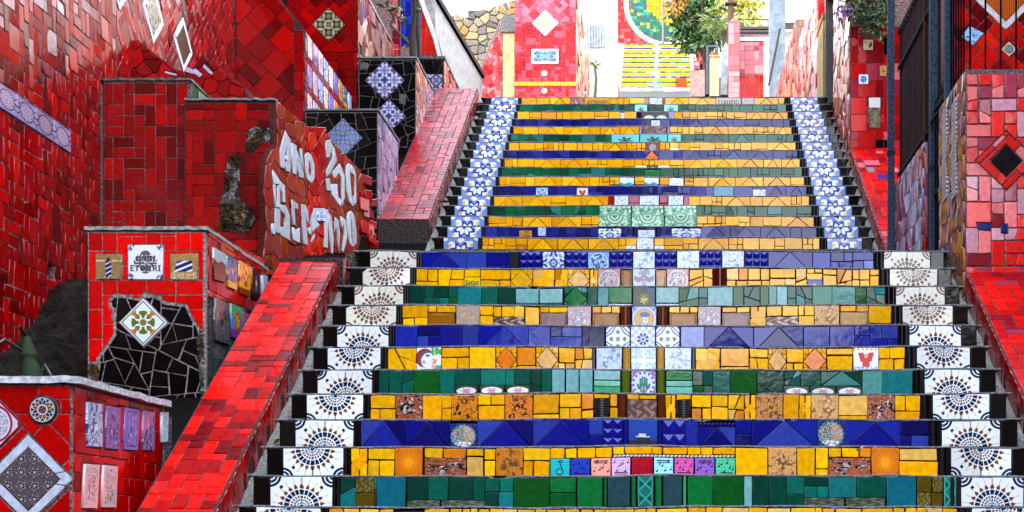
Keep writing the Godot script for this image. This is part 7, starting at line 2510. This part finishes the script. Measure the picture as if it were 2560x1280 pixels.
func build_plants():
	var greens := [[Color(0.18, 0.3, 0.08), 3], [Color(0.25, 0.38, 0.1), 2], [Color(0.12, 0.22, 0.07), 2]]
	# tree before the mural
	var d := 52.0
	var t := thing("leafy_tree", "green leafy tree with sunlit orange tips hiding the side of the mural", "tree", Vector3(fx(1765, d), 13.5, -d))
	var mb := MB.new()
	mb.tube([at_px(1768, 240, d), at_px(1764, 130, d), at_px(1758, 50, d), at_px(1752, -30, d)], [0.14, 0.12, 0.09, 0.05], 8, Color(0.2, 0.15, 0.1))
	mb.tube([at_px(1764, 120, d), at_px(1735, 50, d - 0.5)], [0.07, 0.03], 6, Color(0.2, 0.15, 0.1))
	mb.tube([at_px(1762, 100, d), at_px(1800, 40, d)], [0.07, 0.03], 6, Color(0.2, 0.15, 0.1))
	put(t, mb, M.bark, "trunk")
	var cl := []
	for q in [[1720, 60], [1740, 30], [1735, 85], [1760, 70], [1775, 35], [1795, 60], [1770, 100], [1700, 20], [1725, -5], [1760, 5], [1790, 5], [1745, 105], [1712, 88], [1790, 95], [1720, -40], [1760, -40]]:
		cl.append([at_px(q[0] + rng.randf_range(-8, 8), q[1] + rng.randf_range(-8, 8), d + rng.randf_range(-0.7, 0.7)), rng.randf_range(0.3, 0.45)])
	crown(t, cl, 130, 0.2, 0.06, greens)
	var tips := []
	for q in [[1692, 12], [1702, -8]]:
		tips.append([at_px(q[0], q[1], d - 0.6), 0.25])
	crown(t, tips, 60, 0.17, 0.05, [[Color(0.7, 0.42, 0.05), 2], [Color(0.75, 0.52, 0.1), 2], [Color(0.4, 0.35, 0.08), 1]], "blossom_and_lit_tips")  # leaf tips: sunlight on them put into the orange colour, no flowers
	# pale palm
	d = 46.0
	t = thing("palm_tree", "pale palm with drooping fronds beside the brown pole", "palm", Vector3(fx(1815, d), 12.5, -d))
	mb = MB.new()
	mb.tube([at_px(1812, 240, d), at_px(1814, 150, d), at_px(1812, 80, d)], [0.12, 0.1, 0.08], 8, Color(0.36, 0.3, 0.2))
	put(t, mb, M.bark, "trunk")
	for k in 12:
		var a := TAU * k / 12.0
		var fm := MB.new()
		var c := at_px(1812, 80, d)
		var spine := []
		var reach := rng.randf_range(0.55, 0.8)
		for j in 9:
			var f := j / 8.0
			spine.append(c + Vector3(cos(a) * f * reach, (0.85 + 0.25 * sin(k * 2.1)) * f - 0.55 * f * f, sin(a) * f * reach * 0.8))
		var rads := []
		for j in 9: rads.append(0.012 * (1.1 - j / 8.0))
		fm.tube(spine, rads, 5, Color(0.5, 0.5, 0.26))
		for j in range(1, 9):
			for s in [-1, 1]:
				for e in 2:
					var dir: Vector3 = ((spine[j] - spine[j - 1]).normalized() * 0.7 + Vector3(-sin(a), -0.5, cos(a)).normalized() * s * 0.8 + Vector3(0, -0.35, 0)).normalized()
					leaf(fm, spine[j].lerp(spine[j - 1], e * 0.5), dir, 0.26, 0.018, Color(0.5, 0.54, 0.3))
		put(t, fm, M.leaf, "frond")
	# tree with yellow sunlit leaves behind the pole
	d = 50.0
	t = thing("yellow_tree", "tree of pale yellow green sunlit leaves behind the brown pole", "tree", Vector3(fx(1850, d), 13.5, -d))
	mb = MB.new()
	mb.tube([at_px(1862, 200, d), at_px(1858, 90, d), at_px(1850, 10, d)], [0.1, 0.08, 0.04], 7, Color(0.3, 0.24, 0.15))
	put(t, mb, M.bark, "trunk")
	cl = []
	for q in [[1835, 20], [1855, 0], [1875, 25], [1890, 50], [1848, 45], [1865, -25], [1885, -10], [1825, -20]]:
		cl.append([at_px(q[0], q[1], d + rng.randf_range(-0.5, 0.5)), rng.randf_range(0.25, 0.4)])
	crown(t, cl, 70, 0.18, 0.055, [[Color(0.62, 0.58, 0.14), 3], [Color(0.7, 0.64, 0.2), 2], [Color(0.4, 0.44, 0.12), 1]])
	t = thing("wooden_pole", "rough brown wooden pole rising above the pink pillar", "pole", Vector3(fx(1828, 34), 9.5, -34))
	mb = MB.new()
	mb.tube([at_px(1829, 230, 34), at_px(1827, 60, 34), at_px(1826, -60, 34)], [0.07, 0.065, 0.06], 9, Color(0.36, 0.24, 0.15))
	put(t, mb, M.bark, "shaft")
	mb = MB.new()
	mb.box(at_px(1812, 12, 34.1), at_px(1842, 8, 33.9), Color(0.3, 0.2, 0.13))
	put(t, mb, M.bark, "cross_arm")
	# shrub with violet flowers over the garden wall
	d = 17.5
	t = thing("flowering_shrub", "dark shrub with violet flowers hanging over the red garden wall", "shrub", Vector3(2.3, 6.8, -d))
	mb = MB.new()
	for k in 5:
		mb.tube([at_px(2175 + k * 8, 62, d + 0.3), at_px(2160 + k * 14, 10, d - 0.1), at_px(2140 + k * 22, 50 - k * 3, d - 0.5)], [0.015, 0.012, 0.005], 5, Color(0.2, 0.15, 0.1))
	put(t, mb, M.bark, "stem")
	cl = []
	for q in [[2140, 10], [2165, 5], [2190, 25], [2205, 5], [2180, 50], [2200, 60], [2150, 32], [2125, 18], [2195, -20], [2160, -25], [2208, 40], [2185, 72]]:
		cl.append([at_px(q[0], q[1], d - rng.randf_range(0.2, 0.6)), rng.randf_range(0.07, 0.12)])
	crown(t, cl, 60, 0.062, 0.018, [[Color(0.1, 0.2, 0.05), 3], [Color(0.16, 0.3, 0.07), 2], [Color(0.3, 0.36, 0.1), 1]])
	mb = MB.new()
	for q in [[2096, 24], [2104, 18], [2092, 36], [2114, 40], [2121, 36], [2126, 20], [2100, 48], [2110, 28]]:
		var c := at_px(q[0], q[1], d - 0.6)
		for k in 5:
			var a := TAU * k / 5.0
			leaf(mb, c, Vector3(cos(a), sin(a), 0.4).normalized(), 0.028, 0.013, Color(0.5, 0.26, 0.66))
	put(t, mb, M.leaf, "blossom_and_lit_tips").set_meta("kind", "stuff")
	mb = MB.new()
	mb.tube([at_px(2150, 20, d - 0.5), at_px(2120, 36, d - 0.6), at_px(2098, 30, d - 0.6)], [0.006, 0.005, 0.003], 5, Color(0.2, 0.24, 0.1))
	put(t, mb, M.bark, "twig")
	# thin tree in the black pedestal
	d = 18.3
	t = thing("thin_tree", "thin bare stemmed young tree growing out of the taller black pedestal", "tree", Vector3(fx(1035, d), 6.6, -d))
	mb = MB.new()
	mb.tube([at_px(1034, 142, d), at_px(1032, 90, d), at_px(1038, 40, d), at_px(1034, -60, d)], [0.045, 0.038, 0.032, 0.026], 8, Color(0.22, 0.18, 0.08))
	mb.tube([at_px(1046, 142, d + 0.1), at_px(1044, 80, d), at_px(1042, -60, d)], [0.03, 0.026, 0.02], 7, Color(0.2, 0.15, 0.08))
	put(t, mb, M.bark, "trunk")
	mb = MB.new()
	mb.tube([at_px(1030, 118, d), at_px(1010, 95, d), at_px(975, 62, d)], [0.022, 0.018, 0.012], 6, Color(0.28, 0.3, 0.1))
	put(t, mb, M.bark, "branch")
	for q in [[965, 20, 0.1], [985, 28, 0.1], [995, 18, 0.08], [992, 45, 0.09], [1008, 50, 0.08], [1000, 122, 0.07], [975, 30, 0.06], [1052, 20, 0.06]]:
		var lm := MB.new()
		for k in 4:
			leaf(lm, at_px(q[0], q[1], d), Vector3(rng.randf_range(-1, 1), rng.randf_range(-0.7, 0.5), rng.randf_range(-0.3, 0.8)).normalized(), q[2] * 1.3, q[2] * 0.26, tone([[Color(0.3, 0.36, 0.08), 2], [Color(0.18, 0.25, 0.06), 1]]))
		put(t, lm, M.leaf, "leaves")
	mb = MB.new()
	mb.tube([at_px(975, 62, d), at_px(992, 30, d), at_px(985, 20, d)], [0.01, 0.008, 0.004], 5, Color(0.28, 0.3, 0.1))
	put(t, mb, M.bark, "twig")
	# small dracaena by the white house
	d = 33.0
	t = thing("small_palm", "small spindly palm standing before the white house", "plant", Vector3(fx(1487, d), 10.0, -d))
	mb = MB.new()
	mb.tube([at_px(1487, 242, d), at_px(1490, 200, d), at_px(1487, 163, d)], [0.035, 0.03, 0.025], 6, Color(0.34, 0.3, 0.2))
	put(t, mb, M.bark, "trunk")
	mb = MB.new()
	for k in 16:
		var a := TAU * k / 16.0
		leaf(mb, at_px(1487, 163, d), Vector3(cos(a), rng.randf_range(-0.3, 0.9), sin(a)).normalized(), 0.16, 0.02, Color(0.4, 0.44, 0.14))
	put(t, mb, M.leaf, "fronds")

# unseen surroundings, two houses added for the light: they shade the street and darken the left half of what the glaze mirrors
func build_behind():
	var t := thing("shade_tree", "large dark tree behind the photographer that overhangs the lower street", "tree", Vector3(-5.0, 0.0, 13.0))
	var mb := MB.new()
	mb.tube([Vector3(-5.0, -0.1, 13.0), Vector3(-5.1, 4.0, 13.0), Vector3(-5.4, 9.0, 13.2), Vector3(-5.0, 14.0, 13.0)], [0.5, 0.42, 0.3, 0.15], 10, Color(0.25, 0.2, 0.15))
	for q in [Vector3(-1.5, 10, 12), Vector3(-9, 10, 14), Vector3(-6, 11, 9), Vector3(-4, 12, 17)]:
		mb.tube([Vector3(-5.3, 6.5, 13.1), q], [0.2, 0.07], 7, Color(0.25, 0.2, 0.15))
	put(t, mb, M.bark, "trunk")
	var cl := []
	for k in 60:
		var v := Vector3(rng.randf_range(-1, 1), rng.randf_range(-0.8, 1), rng.randf_range(-1, 1))
		if v.length() > 1.0: v = v.normalized() * rng.randf_range(0.6, 1.0)
		cl.append([Vector3(-4.7, 11.0, 13.0) + v * Vector3(5.6, 6.0, 5.0), rng.randf_range(0.9, 1.5)])
	crown(t, cl, 110, 0.5, 0.18, [[Color(0.2, 0.3, 0.1), 2], [Color(0.14, 0.24, 0.08), 2]])
	t = thing("corner_house", "plain brown house behind the photographer at the left corner", "house", Vector3(-6.0, 0.0, 20.0))
	block(t, Vector3(-14.0, -0.2, 10.0), Vector3(-3.2, 9.0, 28.0), Color(0.36, 0.26, 0.22), "wall", M.plaster)
	block(t, Vector3(-14.3, 9.0, 9.7), Vector3(-2.9, 9.3, 28.3), Color(0.3, 0.25, 0.22), "cornice", M.plaster)
	t = thing("added_end_house", "unseen plain house added behind the photographer to darken what the low steps mirror", "house", Vector3(2.0, 0.0, 32.0))  # added out of view so the lower risers mirror less sky
	block(t, Vector3(-12.0, -0.2, 30.0), Vector3(18.0, 6.3, 40.0), Color(0.3, 0.24, 0.2), "wall", M.plaster)
	block(t, Vector3(-12.3, 6.3, 29.7), Vector3(18.3, 6.6, 40.3), Color(0.28, 0.2, 0.17), "cornice", M.plaster)
	t = thing("added_shade_house", "unseen tall brown house added beside the pink pillar to darken the left walls", "house", Vector3(6.0, 0.0, -5.0))  # added out of view to hold side light off the left walls
	block(t, Vector3(3.6, -0.2, -12.8), Vector3(10.0, 12.0, -2.0), Color(0.4, 0.28, 0.24), "wall", M.plaster)
	block(t, Vector3(3.4, 12.0, -13.0), Vector3(10.2, 12.3, -1.8), Color(0.3, 0.22, 0.18), "cornice", M.plaster)
	t = thing("low_house", "plain low house behind the photographer on the right", "house", Vector3(8.0, 0.0, 12.0))
	block(t, Vector3(3.4, -0.2, 8.0), Vector3(14.0, 5.4, 22.0), Color(0.4, 0.34, 0.3), "wall", M.plaster)
	block(t, Vector3(3.1, 5.4, 7.7), Vector3(14.3, 5.7, 22.3), Color(0.3, 0.25, 0.22), "cornice", M.plaster)

func build_small_things():
	# green bound bundle with sticks behind the planter
	var d := 9.0
	var t := thing("wrapped_bundle", "green bound bottle shaped bundle with dark sticks lying in the gap by the house wall", "bundle", at_px(75, 940, d))
	var mb := MB.new()
	var pts := []
	var rad := []
	for k in 31:
		var f := k / 30.0
		pts.append(at_px(80 - 16 * f, 950 - 110 * f, d))
		rad.append((0.04 + 0.01 * sin(f * 9.0) if f < 0.55 else lerpf(0.045, 0.016, (f - 0.55) / 0.45)) * (1.0 + 0.16 * (k % 2)))
	mb.tube(pts, rad, 12, Color(0.16, 0.26, 0.14))
	put(t, mb, M.bark, "bottle")
	var n := 0
	for s in [[64, 840, 48, 815], [70, 885, 12, 850], [96, 930, 10, 955], [12, 850, -10, 862]]:
		mb = MB.new()
		mb.tube([at_px(s[0], s[1], d), at_px(s[2], s[3], d - 0.1)], [0.012, 0.009], 7, Color(0.05, 0.06, 0.05))
		put(t, mb, M.paint, "stick")
	mb = MB.new()
	mb.tube([at_px(102, 945, d), at_px(112, 912, d), at_px(130, 945, d)], [0.012, 0.012, 0.01], 7, Color(0.12, 0.2, 0.16))
	put(t, mb, M.paint, "loop")
	# fallen leaves
	for q in [[690, 1103, 8.95, -2.06, "curled yellow green leaf fallen in the gutter beside the kerb ramp"], [2148, 1122, 8.4, 0.98, "dry pale leaf lying on the tread above the riser of orange sun tiles"]]:
		var lt := thing("fallen_leaf", q[4], "leaf", at_px(q[0], q[1], q[2]), "fallen leaves on the stairs")
		mb = MB.new()
		var p := at_px(q[0] - 8, q[1] + 6, q[2])
		leaf(mb, p, Vector3(0.7, 0.5, 0.2).normalized(), 0.05, 0.014, Color(0.5, 0.46, 0.1) if q[0] < 1000 else Color(0.6, 0.52, 0.34))
		leaf(mb, p + Vector3(0, 0.003, 0), Vector3(0.5, 0.2, 0.6).normalized(), 0.04, 0.012, Color(0.46, 0.42, 0.1) if q[0] < 1000 else Color(0.55, 0.46, 0.3))
		put(lt, mb, M.leaf, "blade")
